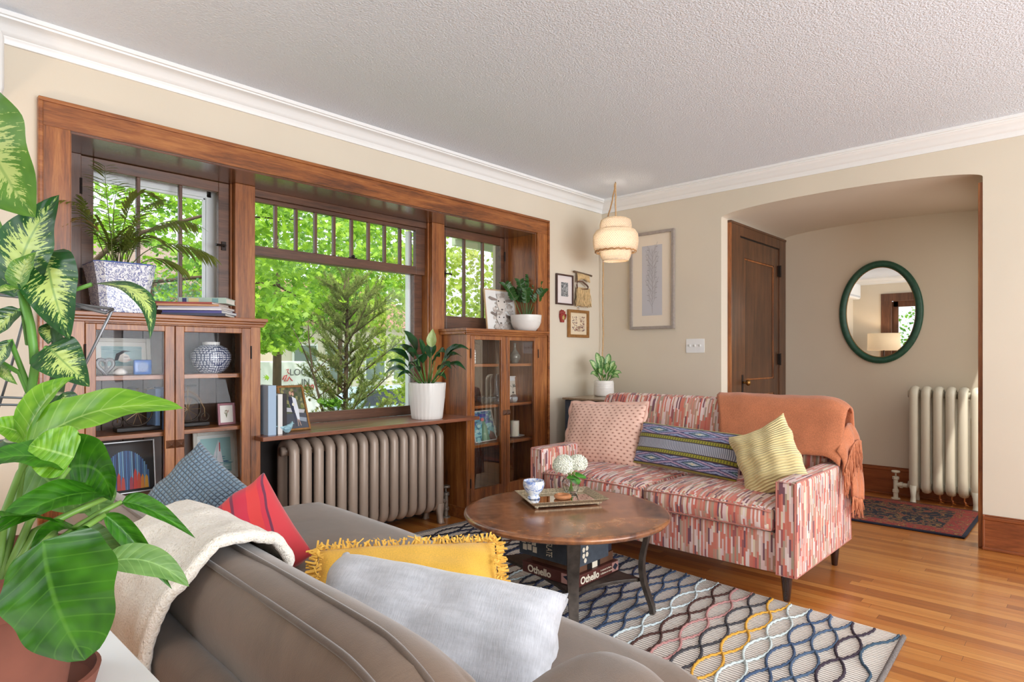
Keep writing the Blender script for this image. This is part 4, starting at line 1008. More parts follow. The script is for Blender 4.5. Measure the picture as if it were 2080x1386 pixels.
# cream blanket over the back
crm = None
def knitmat():
    m, nt, b = new('cream_knit'); tc = node(nt, 'ShaderNodeTexCoord').outputs['Object']
    mp = node(nt, 'ShaderNodeMapping', Vector=tc); mp.inputs['Scale'].default_value = (60, 220, 60)
    n = node(nt, 'ShaderNodeTexNoise', Vector=mp.outputs[0], Scale=1.5, Detail=3.); n2 = node(nt, 'ShaderNodeTexNoise', Vector=tc, Scale=240., Detail=1.)
    f = mth(nt, 'ADD', mth(nt, 'MULTIPLY', n.outputs[0], .5), mth(nt, 'MULTIPLY', n2.outputs[0], .5))
    setc(nt, b, ramp(nt, f, [(.28, lin(186, 170, 146)), (.42, lin(232, 222, 206)), (.6, lin(240, 232, 220))])); b.inputs['Roughness'].default_value = .95; b.inputs['Sheen Weight'].default_value = .4
    bump(nt, b, f, .8, .008); return m
crm = knitmat()
BP = [(-.215, .59), (-.222, .66), (-.240, .735), (-.285, .797), (-.345, .822), (-.415, .812), (-.466, .778), (-.506, .735), (-.525, .69), (-.534, .64), (-.534, .56), (-.532, .49), (-.530, .42)]
def blk(u, v):
    # u 0 front hem .. 1 rear hem, v 0 near edge .. 1 far edge
    s = u; x, z = along(BP, .02+.98*s*(1 if v > .1 else 1))
    y = -.40+.58*v
    k = max(0, (u-.55)/.45); y += (.07*(1-v))*k
    k = max(0, (.38-u)/.38); y += (.16*(1-v))*k*k
    z += (.05*(1-v))*max(0, (u-.8)/.2)
    far = max(0, min(1, (y-.02)/.12)); z -= .07*far*max(0, 1-abs(u-.4)*2.2)
    w = .006*sin(v*19+u*7)*cos(u*11)+.004*noise.noise(V((u*9, v*9, 0)))*3
    return (x-w, y, z+w)
b = MB(); b.smooth = True; b.grid(blk, 50, 36)
bk = b.build('blanket', crm, solid=.014); bk.location = LO; bk.rotation_euler = (0, 0, LR)
tag(bk, 'cream knitted blanket draped over the back of the large grey sofa', 'blanket')
b = MB(); b.smooth = True
b.tube([V(blk(i/50, 0))+V((0, -.004, .002)) for i in range(51)], [.013+.0015*(i % 2) for i in range(51)], 8)
b.tube([V(blk(1, i/20))+V((0, -.004, 0)) for i in range(21)], .012, 8); b.build('ribbed_edge', crm, parent=bk)

# pillows on the large sofa
U_ = V((.25, .3, .9))
def pmat(n, a, b_): return pillowmat(n, f_waffle(a, b_, 90.))
ca, sa = cos(R(38)), sin(R(38)); U2 = V((.30, .26, .92)).normalized()
pillow('pillow', 'slate blue waffle knit pillow behind the red striped one on the large sofa', atZ(398, 1018, .66), Rr*ca-U2*sa, Rr*sa+U2*ca, .33, .32, .13, pillowmat('blue_waffle', f_waffle((122, 146, 164), (58, 78, 98), 130)), pinch=.05, seed=1)
pillow('pillow', 'red and plum striped pillow standing on the large sofa', atZ(498, 1104, .575), Rr*cos(R(52))-U2*sin(R(52)), Rr*sin(R(52))+U2*cos(R(52)), .34, .33, .16, pillowmat('red_stripes', f_red), pinch=.05, seed=2)
must = fabric('mustard_cotton', (226, 176, 62), 300, .15, .5)
yp = pillow('pillow', 'mustard yellow pillow with torn fringe edges behind the grey one on the large sofa', (-3.735, -1.945, .512), (.50, -.38, .0), (.40, .36, .35), .54, .34, .13, must, pinch=.03, seed=3)
fr = MB(); random.seed(11); w, h = .56, .36
for s in (0, 1, 2, 3):
    for k in range(80):
        q = -1+2*(k+.5)/80; u, v = ((q, 1), (1, q), (q, -1), (-1, q))[s]
        p = V((w/2*u*(1-.03*(1-v*v)), h/2*v*(1-.03*(1-u*u)), random.uniform(-.006, .006))); d = V((u if s in (1, 3) else 0, v if s in (0, 2) else 0, random.uniform(-.3, .5))).normalized()
        tdir = V((0, 1, 0)) if s in (1, 3) else V((1, 0, 0)); l = random.uniform(.010, .030); wd = .0042
        e = p+d*l+tdir*random.uniform(-.012, .012)
        fr.poly([p-tdir*wd-d*.006, p+tdir*wd-d*.006, e+tdir*.003, e-tdir*.002])
    if s == 3: pass
    for k in range(60):
        q = -1+2*(k+.5)/60; u, v = ((q, .90), (.93, q), (q, -.9), (-.93, q))[s]; kk = max(0, (1-u*u)*(1-v*v)); z = .075*kk**.42+.003
        p = V((w/2*u, h/2*v, z)); fr.poly([p+V((random.uniform(-.012, .012), random.uniform(-.012, .012), random.uniform(0, .010))) for _ in range(3)])
fr.build('fringe', plain('mustard_fringe', (236, 186, 84), .9), parent=yp, solid=.003)
gy = None
def greymat():
    m, nt, b = new('grey_jersey'); tc = node(nt, 'ShaderNodeTexCoord').outputs['Object']
    mp = node(nt, 'ShaderNodeMapping', Vector=tc); mp.inputs['Scale'].default_value = (420, 40, 60); n = node(nt, 'ShaderNodeTexNoise', Vector=mp.outputs[0], Scale=1., Detail=2.)
    mp2 = node(nt, 'ShaderNodeMapping', Vector=tc); mp2.inputs['Scale'].default_value = (14, 40, 14); n2 = node(nt, 'ShaderNodeTexNoise', Vector=mp2.outputs[0], Scale=1., Detail=4.)
    f = mth(nt, 'ADD', mth(nt, 'MULTIPLY', n.outputs[0], .4), mth(nt, 'MULTIPLY', n2.outputs[0], .6))
    setc(nt, b, ramp(nt, f, [(.3, lin(166, 167, 171)), (.5, lin(186, 187, 192)), (.7, lin(204, 205, 210))])); b.inputs['Roughness'].default_value = .95; b.inputs['Sheen Weight'].default_value = .5
    bump(nt, b, f, .5, .004); return m
gy = greymat()
gp = pillow('pillow', 'large light grey jersey pillow with rippled seam, nearest pillow on the large sofa', (-3.915, -2.250, .525), (.33, -.59, -.06), (.22, .10, .24), .60, .34, .25, gy, pinch=.02, seed=5, wr=.012, exp=.32)
e = MB(); e.smooth = True; pts = []
for i in range(120):
    u = -1+2*i/119; v = 1; pts.append((.30*u, .17*(1-.02*(1-u*u))-.004, .006*sin(i*.9)+.004*sin(i*.37)))
rs = [[(x, y-.008, z-.004), (x+.004*sin(i*.8), y+.010+.003*sin(i*.6), z-.002), (x+.004*sin(i*.8), y+.010+.003*sin(i*.6), z+.002), (x, y-.008, z+.006)] for i, (x, y, z) in enumerate(pts)]
e.rings(rs); e.build('rippled_seam', gy, parent=gp)

# ================================================================== PENDANT LAMP
PX_, PY_ = -.495, -.485
pl = thing('pendant_lamp', 'woven bamboo pendant lamp glowing in the corner, hung from a rope', 'lamp', (PX_, PY_, 1.985))
bam = plain('bamboo', (240, 220, 192), .6, 0, 80, .15); rope = plain('jute_rope', (206, 168, 124), .9, 0, 200, .25, .5)
def weave(name, prof, n, r=.0022):
    b = MB(); b.smooth = True
    pr = [V((q[0], 0, q[1])) for q in prof]
    def P(f, a):
        x, z = along(prof, f); return (x*cos(a), x*sin(a), z)
    for s in (1, -1):
        for k in range(n):
            a0 = 2*pi*k/n; b.tube([P(i/10, a0+s*i/10*1.3) for i in range(11)], r*.8, 4, cap=False)
    for f in (0, 1): b.tube([P(f, 2*pi*i/48) for i in range(48)], r*2.0, 6, loop=True)
    return b.build(name, bam, parent=pl)
weave('upper_shade', [(.055, .352), (.095, .352), (.122, .335), (.130, .30), (.130, .262), (.118, .240)], 46)
weave('middle_shade', [(.120, .262), (.160, .250), (.182, .215), (.186, .16), (.178, .105), (.160, .072)], 60)
weave('lower_shade', [(.125, .105), (.128, .07), (.120, .03), (.105, .004)], 46)
b = MB(); b.tube([(.165*cos(2*pi*i/60), .165*sin(2*pi*i/60), .078+.004*sin(i*2.1)) for i in range(60)], .007, 6, loop=True); b.build('rim_band', plain('bamboo_band', (196, 146, 96), .7), parent=pl, smooth=True)
lm = bpy.data.materials.new('shade_liner'); lm.use_nodes = True; nt = lm.node_tree; nt.nodes.clear()
dfu = node(nt, 'ShaderNodeBsdfDiffuse', Color=(.9, .85, .78, 1)); trl = node(nt, 'ShaderNodeBsdfTranslucent', Color=(1, .94, .86, 1)); mx = node(nt, 'ShaderNodeMixShader', i0=.75, i1=dfu.outputs[0], i2=trl.outputs[0]); nt.links.new(mx.outputs[0], nt.nodes.new('ShaderNodeOutputMaterial').inputs[0])
b = MB(); b.smooth = True; b.lathe([(.152, .252), (.174, .213), (.178, .16), (.170, .107), (.153, .078)], n=48, cap=False); b.lathe([(.121, .10), (.120, .07), (.112, .03), (.098, .008)], n=48, cap=False); b.lathe([(.113, .335), (.122, .30), (.122, .262)], n=48, cap=False); b.build('inner_liner', lm, parent=pl)
em, nt, bb = new('bulb_glow'); bb.inputs['Emission Color'].default_value = (1, .82, .6, 1); bb.inputs['Emission Strength'].default_value = 22
b = MB(); b.smooth = True; b.ball((0, 0, .16), .034, 10, (1, 1, 1.15)); b.build('bulb', em, parent=pl)
b = MB(); b.smooth = True; b.cyl((0, 0, .19), (0, 0, .25), .018); b.cyl((0, 0, .25), (0, 0, .36), .007, n=8); b.build('socket', white, parent=pl)
for z in (.352, .25):
    for k in range(3): MB().cyl((0, 0, z), ((.06 if z > .3 else .12)*cos(k*2.09), (.06 if z > .3 else .12)*sin(k*2.09), z), .0015, n=5).build('spoke', bam, parent=pl)
L_ = bpy.data.lights.new('bulb_light', 'POINT'); L_.energy = 34; L_.color = (1, .87, .72); L_.shadow_soft_size = .035
o = bpy.data.objects.new('bulb_light', L_); COL.objects.link(o); o.location = (PX_, PY_, 1.985+.16); 
# rope: hook, drop, swag to the corner, down the wall
rp = MB(); rp.smooth = True
hk = V((PX_, PY_, 2.625)); cn = V((-.075, -.075, 2.44))
pts = [V((PX_, PY_, 2.335)), V((PX_, PY_, 2.48)), hk, hk+V((.012, .012, .006)), hk+V((.03, .03, -.03)), V((-.33, -.33, 2.50)), V((-.19, -.19, 2.42)), V((-.10, -.10, 2.33)), V((-.055, -.055, 2.25)), V((-.048, -.05, 2.0)), V((-.05, -.046, 1.7)), V((-.045, -.05, 1.4)), V((-.055, -.045, 1.2)), V((-.06, -.05, 1.02)), V((-.08, -.07, .86))]
tp = [p-V((PX_, PY_, 1.985)) for p in pts]; fine = []
for i in range(len(tp)-1):
    n = max(2, int((tp[i+1]-tp[i]).length/.03))
    for k in range(n): fine.append(tp[i].lerp(tp[i+1], k/n)+V((.0015*sin(len(fine)*1.7), .0015*cos(len(fine)*1.7), 0)))
rp.tube(fine, [.0062+.0012*(i % 2) for i in range(len(fine))], 6); rp.build('rope_cord', rope, parent=pl)
b = MB(); b.smooth = True; b.tube([(0, 0, H-1.985), (0, 0, .648), (.012, .008, .638), (.014, .010, .625)], .003, 6); b.build('ceiling_hook', brass, parent=pl)

# ================================================================== WALL PIECES
def frame(name, label, cat, o, r, n, w, h, fw, fd, fmat, mats=None, art=None, tilt=0, mat_w=0, group=None, back=True, glassy=False):
    """o: bottom centre, r: right direction seen from the front, n: facing direction"""
    r = V(r).normalized(); n = V(n).normalized(); up = n.cross(r)
    t = thing(name, label, cat, (0, 0, 0), group=group); M_ = basis(o, r, n*-1, up)
    if tilt: M_ = M_ @ Matrix.Rotation(tilt, 4, 'X')
    t.matrix_world = M_
    b = MB(); x = w/2
    for q in ((-x, -x+fw, 0, h), (x-fw, x, 0, h), (-x+fw, x-fw, 0, fw), (-x+fw, x-fw, h-fw, h)): b.box(q[0], q[1], -fd, 0, q[2], q[3])
    b.build('frame', fmat, parent=t, bevel=min(.003, fw*.2))
    iw, ih = w-2*fw, h-2*fw
    b = MB(); b.box(-iw/2, iw/2, -fd*.35, -.0005, fw, h-fw); b.build('mat_board', mats or paper, parent=t)
    if art:
        b = MB(); aw, ah = iw-2*mat_w, ih-2*mat_w*(1 if isinstance(mat_w, float) else 1); z0 = fw+(ih-ah)/2
        lay = [0]
        def P(pts, rgb):
            lay[0] += 1; b.c = lin(*rgb); yy = -fd*.35-.0004-.00006*lay[0]
            b.poly([((u-.5)*aw, yy, z0+v*ah) for u, v in pts])
        def E(cu, cv, ru, rv, rgb, n=14, a=0):
            P([(cu+ru*cos(q*2*pi/n)*cos(a)-rv*sin(q*2*pi/n)*sin(a), cv+ru*cos(q*2*pi/n)*sin(a)+rv*sin(q*2*pi/n)*cos(a)) for q in range(n)], rgb)
        def Rc(u0, u1, v0, v1, rgb): P([(u0, v0), (u1, v0), (u1, v1), (u0, v1)], rgb)
        def Ln(pts, wd, rgb):
            for (a0, b0), (a1, b1) in zip(pts[:-1], pts[1:]):
                d = V((a1-a0, b1-b0)); 
                if d.length < 1e-6: continue
                d.normalize(); s = V((-d.y*ah/aw if 0 else -d.y, d.x))*wd; P([(a0-s.x, b0-s.y), (a1-s.x, b1-s.y), (a1+s.x, b1+s.y), (a0+s.x, b0+s.y)], rgb)
        art(P, E, Rc, Ln); b.build('print', artm, parent=t)
    return t
def a_twig(P, E, Rc, Ln):
    Rc(0, 1, 0, 1, (196, 196, 202)); random.seed(4)
    trunk = [(.52, .03), (.50, .2), (.53, .4), (.50, .6), (.53, .8), (.50, .95)]; Ln(trunk, .006, (136, 132, 134))
    for i in range(22):
        y = .12+i*.036; s = 1 if i % 2 else -1; l = random.uniform(.15, .36); x = .515
        q = [(x, y), (x+s*l*.5, y+.05+l*.05), (x+s*l, y+.13+l*.12)]; Ln(q, .0032, (150, 147, 150)); Ln([q[1], (q[1][0]+s*.02, q[1][1]+.07)], .003, (140, 136, 138)); Ln([(q[1][0]+s*.05, q[1][1]+.03), (q[1][0]+s*.14, q[1][1]+.04)], .003, (140, 136, 138))
greyf = plain('grey_wood_frame', (160, 150, 142), .45, 0, 40, .1)
t = frame('picture_frame', 'tall grey framed botanical print of a bare twig on the wall beside the pendant', 'picture', (-.002, -.54, 1.436), (0, -1, 0), (-1, 0, 0), .44, .855, .025, .028, greyf, plain('cream_mount', (232, 220, 202), .8), a_twig, mat_w=.095)
walnut = plain('walnut_frame', (74, 48, 40), .4); gold = plain('gilt_frame', (158, 112, 62), .4, .4, 60, .2)
def a_etch(P, E, Rc, Ln):
    Rc(0, 1, 0, 1, (206, 202, 202)); Rc(.25, .75, .16, .84, (140, 138, 138)); random.seed(6)
    for i in range(90): u, v = random.uniform(.27, .73), random.uniform(.18, .82); g = random.choice((70, 96, 180, 200)); E(u, v, random.uniform(.012, .04), random.uniform(.01, .03), (g, g, g), 6)
def a_etch2(P, E, Rc, Ln):
    Rc(-.0, 1, 0, 1, (228, 218, 214)); Rc(.22, .80, .20, .82, (138, 140, 140)); random.seed(6)
    for i in range(110): u, v = random.uniform(.25, .77), random.uniform(.22, .80); g = random.choice((80, 100, 180, 205)); E(u, v, random.uniform(.015, .05), random.uniform(.01, .03), (g, g, g), 6)
frame('picture_frame', 'small dark framed etching with wide pale mount on the wall left of the macrame', 'picture', (-.573, -.003, 1.645), (1, 0, 0), (0, -1, 0), .235, .265, .014, .018, walnut, plain('pale_mount', (226, 216, 214), .8), a_etch2, mat_w=.02)
def a_folk(P, E, Rc, Ln):
    Rc(0, 1, 0, 1, (226, 208, 178)); random.seed(9)
    for s, u0 in ((0, .12), (1, .58)):
        for i in range(70): u, v = random.uniform(u0, u0+.30), random.uniform(.12, .88); E(u, v, random.uniform(.012, .035), random.uniform(.01, .03), random.choice(((120, 84, 76), (150, 110, 100), (96, 84, 110), (170, 140, 120), (140, 70, 60))), 6)
    for i in range(20): E(random.uniform(.4, .62), random.uniform(.1, .4), .03, .02, (150, 116, 100), 6)
t = frame('picture_frame', 'gilt framed folk print hanging on the wall below the macrame', 'picture', (-.378, -.003, 1.365), (1, 0, 0), (0, -1, 0), .30, .245, .026, .022, gold, plain('buff_mount', (226, 206, 172), .8), a_folk, mat_w=.012)
MB().tube([(-.01, -.008, .245), (-.012, -.008, .262), (0, -.008, .270), (.012, -.008, .262), (.01, -.008, .245)], .0018, 6).build('hanging_ring', brass, parent=t)
# macrame
mc = thing('wall_hanging', 'small fringed macrame hanging on a wooden stick above the gilt frame', 'wall hanging', (-.335, -.02, 1.66))
b = MB(); b.tube([(-.13, -.010, .285), (0, -.012, .279), (.13, -.012, .268)], [.009, .007, .009], 8); b.build('stick', plain('driftwood', (112, 88, 66), .8), parent=mc, smooth=True)
straw = fabric('straw_fibre', (206, 176, 128), 120, .25, .6); b = MB(); random.seed(2)
for i in range(46):
    x = -.085+.175*i/45; q = [(x, -.012, .278-.006*(x > 0)), (x+random.uniform(-.004, .004), -.022, .23+.02*cos(x*25)), (x+random.uniform(-.006, .006), -.018, .215+.012*cos(x*30))]; b.tube(q, .004, 5)
b.build('upper_fringe', straw, parent=mc, smooth=True)
b = MB()
for i in range(60):
    x = -.10+.205*(i % 30)/29; y = -.012-.010*(i//30); z = .15; q = [(x*.85, y, z)]
    for k in range(5): z -= .033+random.uniform(-.004, .004); q.append((x*(.85+.06*k)+random.uniform(-.005, .005), y+random.uniform(-.004, .004), z))
    b.tube(q, .004, 5)
b.build('lower_fringe', straw, parent=mc, smooth=True)
b = MB(); b.tube([(-.085, -.014, .20), (-.02, -.02, .205), (.05, -.02, .175), (.065, -.02, .160), (.06, -.02, .145), (-.02, -.02, .135), (-.088, -.014, .145), (-.092, -.014, .17)], .008, 8, loop=True); b.build('brown_band', plain('brown_braid', (110, 82, 66), .9, 0, 150, .3), parent=mc, smooth=True)
for x0, x1, z1 in ((-.09, -.085, .16),): MB().tube([(-.085, -.012, .275), (-.088, -.012, .22), (-.090, -.012, .17)], .003, 6).build('cord', plain('brown_cord', (110, 86, 70), .9), parent=mc)
# painted hand ornament: palm, four fingers and a thumb
hd = thing('hand_ornament', 'small red and gold painted wooden hand on the wall left of the gilt frame', 'ornament', (-.605, -.004, 1.492))
redp = plain('red_lacquer', (150, 52, 44), .4, 0, 90, .2)
b = MB(); b.smooth = True
b.rings([[(x*sx_, y, z) for x, y in ((-1, -.0), (-.8, -.016), (0, -.020), (.8, -.016), (1, 0))] for sx_, z in ((.020, 0), (.022, .012), (.030, .03), (.036, .055), (.034, .072))], closed=True)
b.build('palm', redp, parent=hd, auto=50)
for x, l, a in ((-.026, .034, .12), (-.009, .044, .03), (.009, .042, -.05), (.026, .032, -.15)):
    b = MB(); b.smooth = True; d = V((-sin(a), 0, cos(a))); p = V((x, -.009, .066)); b.tube([p, p+d*l*.5, p+d*l*.9, p+d*l], [.0088, .0082, .0068, .003], 8); b.build('finger', redp, parent=hd)
b = MB(); b.smooth = True; b.tube([(.030, -.009, .030), (.042, -.009, .046), (.047, -.009, .066), (.047, -.009, .074)], [.009, .008, .0065, .003], 8); b.build('thumb', redp, parent=hd)
b = MB(); b.ball((.004, -.020, .040), .018, 6, (1, .2, 1.3)); b.build('gilt_pattern', plain('gold_paint', (176, 150, 92), .4, .5, 160, .5), parent=hd)
# switch plate
sw = thing('light_switch', 'white triple switch plate on the wall between the twig print and the arch', 'switch', (0, -.943, 1.227))
b = MB(); b.rbox((-.003, 0, .0585), (.003, .082, .0585), .0028, 6); b.build('plate', white, parent=sw, smooth=True, auto=40)
for k in (-1, 0, 1): MB().box(-.016, -.005, k*.046-.005, k*.046+.005, .052, .070).build('toggle', plain('switch_toggle', (226, 226, 222), .4), parent=sw, bevel=.002)
# oval mirror in the alcove
mr = thing('oval_mirror', 'oval mirror in a dark green wooden frame on the alcove wall', 'mirror', (XH, -1.998, 1.135), 0)
mr.rotation_euler = (0, R(0), 0)
b = MB(); b.smooth = True; n = 72; prr = [(0, 0), (0, .02), (.012, .030), (.03, .034), (.044, .028), (.054, .016), (.056, .008)]
b.rings([[(-d, (.325-r)*cos(2*pi*i/n), .45+(.45-r)*sin(2*pi*i/n)) for r, d in prr] for i in range(n)], closed=False, loop=True); b.build('frame', plain('green_frame_paint', (38, 84, 66), .35, 0, 30, .2), parent=mr)
b = MB(); b.smooth = True; b.rings([[(-.010-d, (.325-r)*cos(2*pi*i/n), .45+(.45-r)*sin(2*pi*i/n)) for r, d in ((.052, 0), (.055, .006), (.060, 0))] for i in range(n)], closed=False, loop=True); b.build('inner_bead', plain('gold_bead', (140, 110, 66), .4, .6), parent=mr)
b = MB(); b.face([b.pt((-.009, (.325-.05)*cos(2*pi*i/n), .45+(.45-.05)*sin(2*pi*i/n))) for i in range(n)][::-1]); b.build('glass', plain('silvered_mirror', (235, 235, 232), .0, 1), parent=mr)
# wall air conditioner and floor lamp, seen in the mirror
ac = thing('air_conditioner', 'white wall mounted air conditioner above the left end of the window wall', 'air conditioner', (-4.83, -.1, 2.24))
MB().rbox((0, 0, .145), (.42, .10, .145), .04, 8).build('casing', white, parent=ac, smooth=True, auto=50)
MB().box(-.36, .36, -.104, -.095, .03, .06).build('louvre', plain('grey_louvre', (200, 202, 204), .5), parent=ac, bevel=.004)
fl = thing('floor_lamp', 'dark floor lamp with linen drum shade reflected in the oval mirror', 'lamp', (-5.02, -.62, 0))
b = MB(); b.smooth = True; b.lathe([(.14, 0), (.14, .02), (.03, .03), (.012, .05)]); b.cyl((0, 0, .03), (0, 0, 1.42), .014); b.build('stand', bronze, parent=fl, auto=40)
lsm, nt, bb = new('linen_shade'); bb.inputs['Base Color'].default_value = lin(226, 200, 160); bb.inputs['Emission Color'].default_value = (1, .75, .5, 1); bb.inputs['Emission Strength'].default_value = .35; bb.inputs['Roughness'].default_value = .9
b = MB(); b.smooth = True; b.lathe([(.255, 1.30), (.25, 1.60)], n=48, cap=False); b.build('lamp_shade', lsm, parent=fl, solid=.004)
L_ = bpy.data.lights.new('lamp_light', 'POINT'); L_.energy = 12; L_.color = (1, .8, .6); L_.shadow_soft_size = .05; o = bpy.data.objects.new('lamp_light', L_); COL.objects.link(o); o.location = (-5.02, -.62, 1.45)

# ================================================================== CORNER TABLE
ct = thing('corner_table', 'dark blue grey corner cabinet table with worn wooden top behind the patterned sofa', 'table', (-.41, -.32, 0))
bluep = plain('blue_grey_paint', (66, 76, 90), .5, 0, 20, .25); wornw = wood('worn_top', (120, 100, 80), (150, 130, 106), (172, 154, 130), 'x')
b = MB(); b.rbox((0, 0, .842), (.295, .235, .012), .010, 6); b.build('top', wornw, parent=ct, smooth=True, auto=40)
b = MB(); b.box(-.27, .27, -.205, .22, .10, .83); b.build('body', bluep, parent=ct, bevel=.004)
for z0, z1 in ((.735, .815), (.46, .725), (.14, .45)):
    d_ = MB().box(-.24, .24, -.216, -.205, z0, z1).build('drawer', bluep, parent=ct, bevel=.003); b = MB(); b.ball((0, -.225, (z0+z1)/2), .012, 6); b.build('knob', bronze, parent=d_, smooth=True)
for x in (-.25, .25):
    for y in (-.19, .2): MB().box(x-.02, x+.02, y-.02, y+.02, 0, .10).build('foot', bluep, parent=ct, bevel=.003)
# ================================================================== THINGS IN AND ON THE BOOKCASES AND SILL
wht = plain('white_ceramic', (236, 232, 226), .3); whf = plain('white_frame', (232, 228, 220), .4); shabby = plain('distressed_white', (206, 202, 192), .6, 0, 25, .12)
def a_swim(P, E, Rc, Ln):
    Rc(0, 1, 0, 1, (150, 178, 178)); random.seed(1)
    for i in range(60): E(random.random(), random.random(), random.uniform(.05, .16), .012, random.choice(((120, 160, 166), (190, 208, 204), (96, 132, 142), (170, 196, 196))), 8)
    E(.52, .42, .17, .26, (222, 214, 204), 16, .3); P([(.30, .25), (.36, .62), (.55, .80), (.72, .74), (.58, .70), (.45, .55), (.40, .3)], (46, 48, 54)); E(.60, .45, .06, .02, (80, 70, 70)); E(.68, .30, .07, .03, (190, 150, 140))
frame('picture_frame', 'distressed white frame with a pale blue painting of a swimmer in the left bookcase', 'picture', (-3.885, .232, 1.107), (1, 0, 0), (0, -1, 0), .265, .185, .020, .015, shabby, plain('white_mount', (222, 220, 212), .8), a_swim, tilt=R(-8), mat_w=.022)
# blue tile
tl = thing('blue_tile', 'square cobalt blue pierced tile on the top shelf of the left bookcase', 'tile', (-3.832, .10, 1.107))
cob = plain('cobalt_glaze', (52, 104, 180), .2, 0, 40, .2)
MB().rbox((0, 0, .037), (.040, .012, .037), .006, 6).build('tile', cob, parent=tl, smooth=True, auto=50)
b = MB()
for r_, n_, s_ in ((.006, 6, .0022), (.013, 12, .0026), (.021, 18, .003)):
    for k in range(n_): a = k*2*pi/n_; b.cyl((r_*cos(a), -.0118, .037+r_*sin(a)), (r_*cos(a), -.0128, .037+r_*sin(a)), s_, n=6)
b.build('pierced_pattern', plain('dark_blue_hole', (20, 44, 90), .5), parent=tl)
# glass heart
gh, nt, bb = new('smoky_glass'); bb.inputs['Transmission Weight'].default_value = .8; bb.inputs['Roughness'].default_value = .08; bb.inputs['Base Color'].default_value = (.55, .55, .56, 1)
b = MB(); b.smooth = True; q = []
for i in range(28):
    a = 2*pi*i/28; q.append((.0026*16*sin(a)**3, .0026*(13*cos(a)-5*cos(2*a)-2*cos(3*a)-cos(4*a))+.046))
b.tube([(x*.85, 0, z) for x, z in q], .009, 8, loop=True); b.tube([(0, 0, .012), (.006, .006, .03), (.002, 0, .06)], .007, 8)
o = b.build('glass_heart', gh, loc=(-3.985, .13, 1.107)); tag(o, 'clear smoky glass heart sculpture at the left end of the top shelf', 'ornament')
b = MB(); random.seed(3); b.smooth = True
b.rings([[(r_*(1+.25*sin(k*2.2+i))*cos(2*pi*k/11), r_*(1+.25*cos(k*1.7+i))*.7*sin(2*pi*k/11), z) for k in range(11)] for i, (r_, z) in enumerate(((.016, 0), (.026, .006), (.027, .016), (.020, .026), (.010, .034)))]); b.tube([(-.015, 0, .01), (-.032, -.004, .008)], [.009, .003], 7)
o = b.build('sea_shell', wht, loc=(-3.935, .08, 1.107)); tag(o, 'small knobbly white sea shell on the top shelf in front of the swimmer painting', 'shell')
# round patterned vase
def vasemat():
    m, nt, b = new('blue_white_lattice'); tc = node(nt, 'ShaderNodeTexCoord').outputs['Object']; vo = node(nt, 'ShaderNodeTexVoronoi', Vector=tc, Scale=82., Randomness=.1)
    setc(nt, b, ramp(nt, vo.outputs[0], [(.16, lin(40, 50, 84)), (.24, lin(224, 228, 234)), (.42, lin(214, 218, 228)), (.50, lin(60, 70, 104))])); b.inputs['Roughness'].default_value = .2; return m
vs = thing('vase', 'round blue and white lattice pattern vase behind glass in the left bookcase', 'vase', (-3.475, .16, 1.107))
b = MB(); b.smooth = True; b.lathe([(.052, 0), (.058, .004), (.088, .035), (.102, .075), (.100, .105), (.080, .138), (.050, .152), (.044, .155)], n=48); b.build('body', vasemat(), parent=vs, auto=60)
b = MB(); b.smooth = True; b.lathe([(.044, .153), (.043, .168), (.046, .170), (.040, .170), (.038, .15)], n=32, cap=False); b.build('neck', wht, parent=vs)
# penny farthing bookends
def bicycle(label, loc, s):
    t = thing('bicycle_bookend', label, 'bookend', loc, group=None); mt = plain('dark_wire', (52, 44, 36), .4, .6) if 'dark_wire' not in bpy.data.materials else bpy.data.materials['dark_wire']
    sp = bpy.data.materials.get('brass_wire') or plain('brass_wire', (156, 128, 92), .4, .6)
    MB().rbox((0, 0, .011), (.10, .038, .011), .004, 5).build('base', black, parent=t, smooth=True, auto=40)
    R0 = .066; c = V((0, 0, .022+R0+.004))
    b = MB(); b.smooth = True; b.tube([c+V((R0*cos(2*pi*i/36), 0, R0*sin(2*pi*i/36))) for i in range(36)], .0045, 6, loop=True); c2 = V((-s*.088, 0, .022+.024)); b.tube([c2+V((.021*cos(2*pi*i/20), 0, .021*sin(2*pi*i/20))) for i in range(20)], .003, 6, loop=True); b.build('wheel', mt, parent=t)
    b = MB()
    for k in range(10): a = k*pi/5; b.cyl(c, c+V((R0*cos(a), 0, R0*sin(a))), .0014, n=5)
    b.build('spoke', sp, parent=t)
    b = MB(); b.smooth = True; b.tube([c, c+V((0, 0, .12))], .0028, 6); b.tube([c+V((0, 0, .10)), c+V((-s*.05, 0, .07)), c+V((-s*.085, 0, 0)), c2], .0028, 6); b.tube([c+V((s*.03, 0, .115)), c+V((s*.075, 0, .118))], .002, 5); b.tube([c+V((0, -.025, .12)), c+V((0, .025, .12))], .002, 5); b.tube([c+V((0, 0, .10)), c+V((s*.04, 0, .07))], .002, 5); b.build('bicycle_frame', sp, parent=t)
    b = MB(); b.ball(c+V((-s*.02, 0, .125)), .012, 6, (2.2, .8, .5)); b.build('saddle', mt, parent=t, smooth=True)
    if s > 0: MB().box(.094, .10, -.038, .038, .0, .17).build('upright_plate', black, parent=t)
    else: MB().box(-.10, -.094, -.038, .038, .0, .17).build('upright_plate', black, parent=t)
bicycle('wire penny farthing bookend on a black base, left door side of the left bookcase', (-3.845, .13, .824), 1)
bicycle('wire penny farthing bookend behind the right door of the left bookcase', (-3.600, .15, .824), -1)
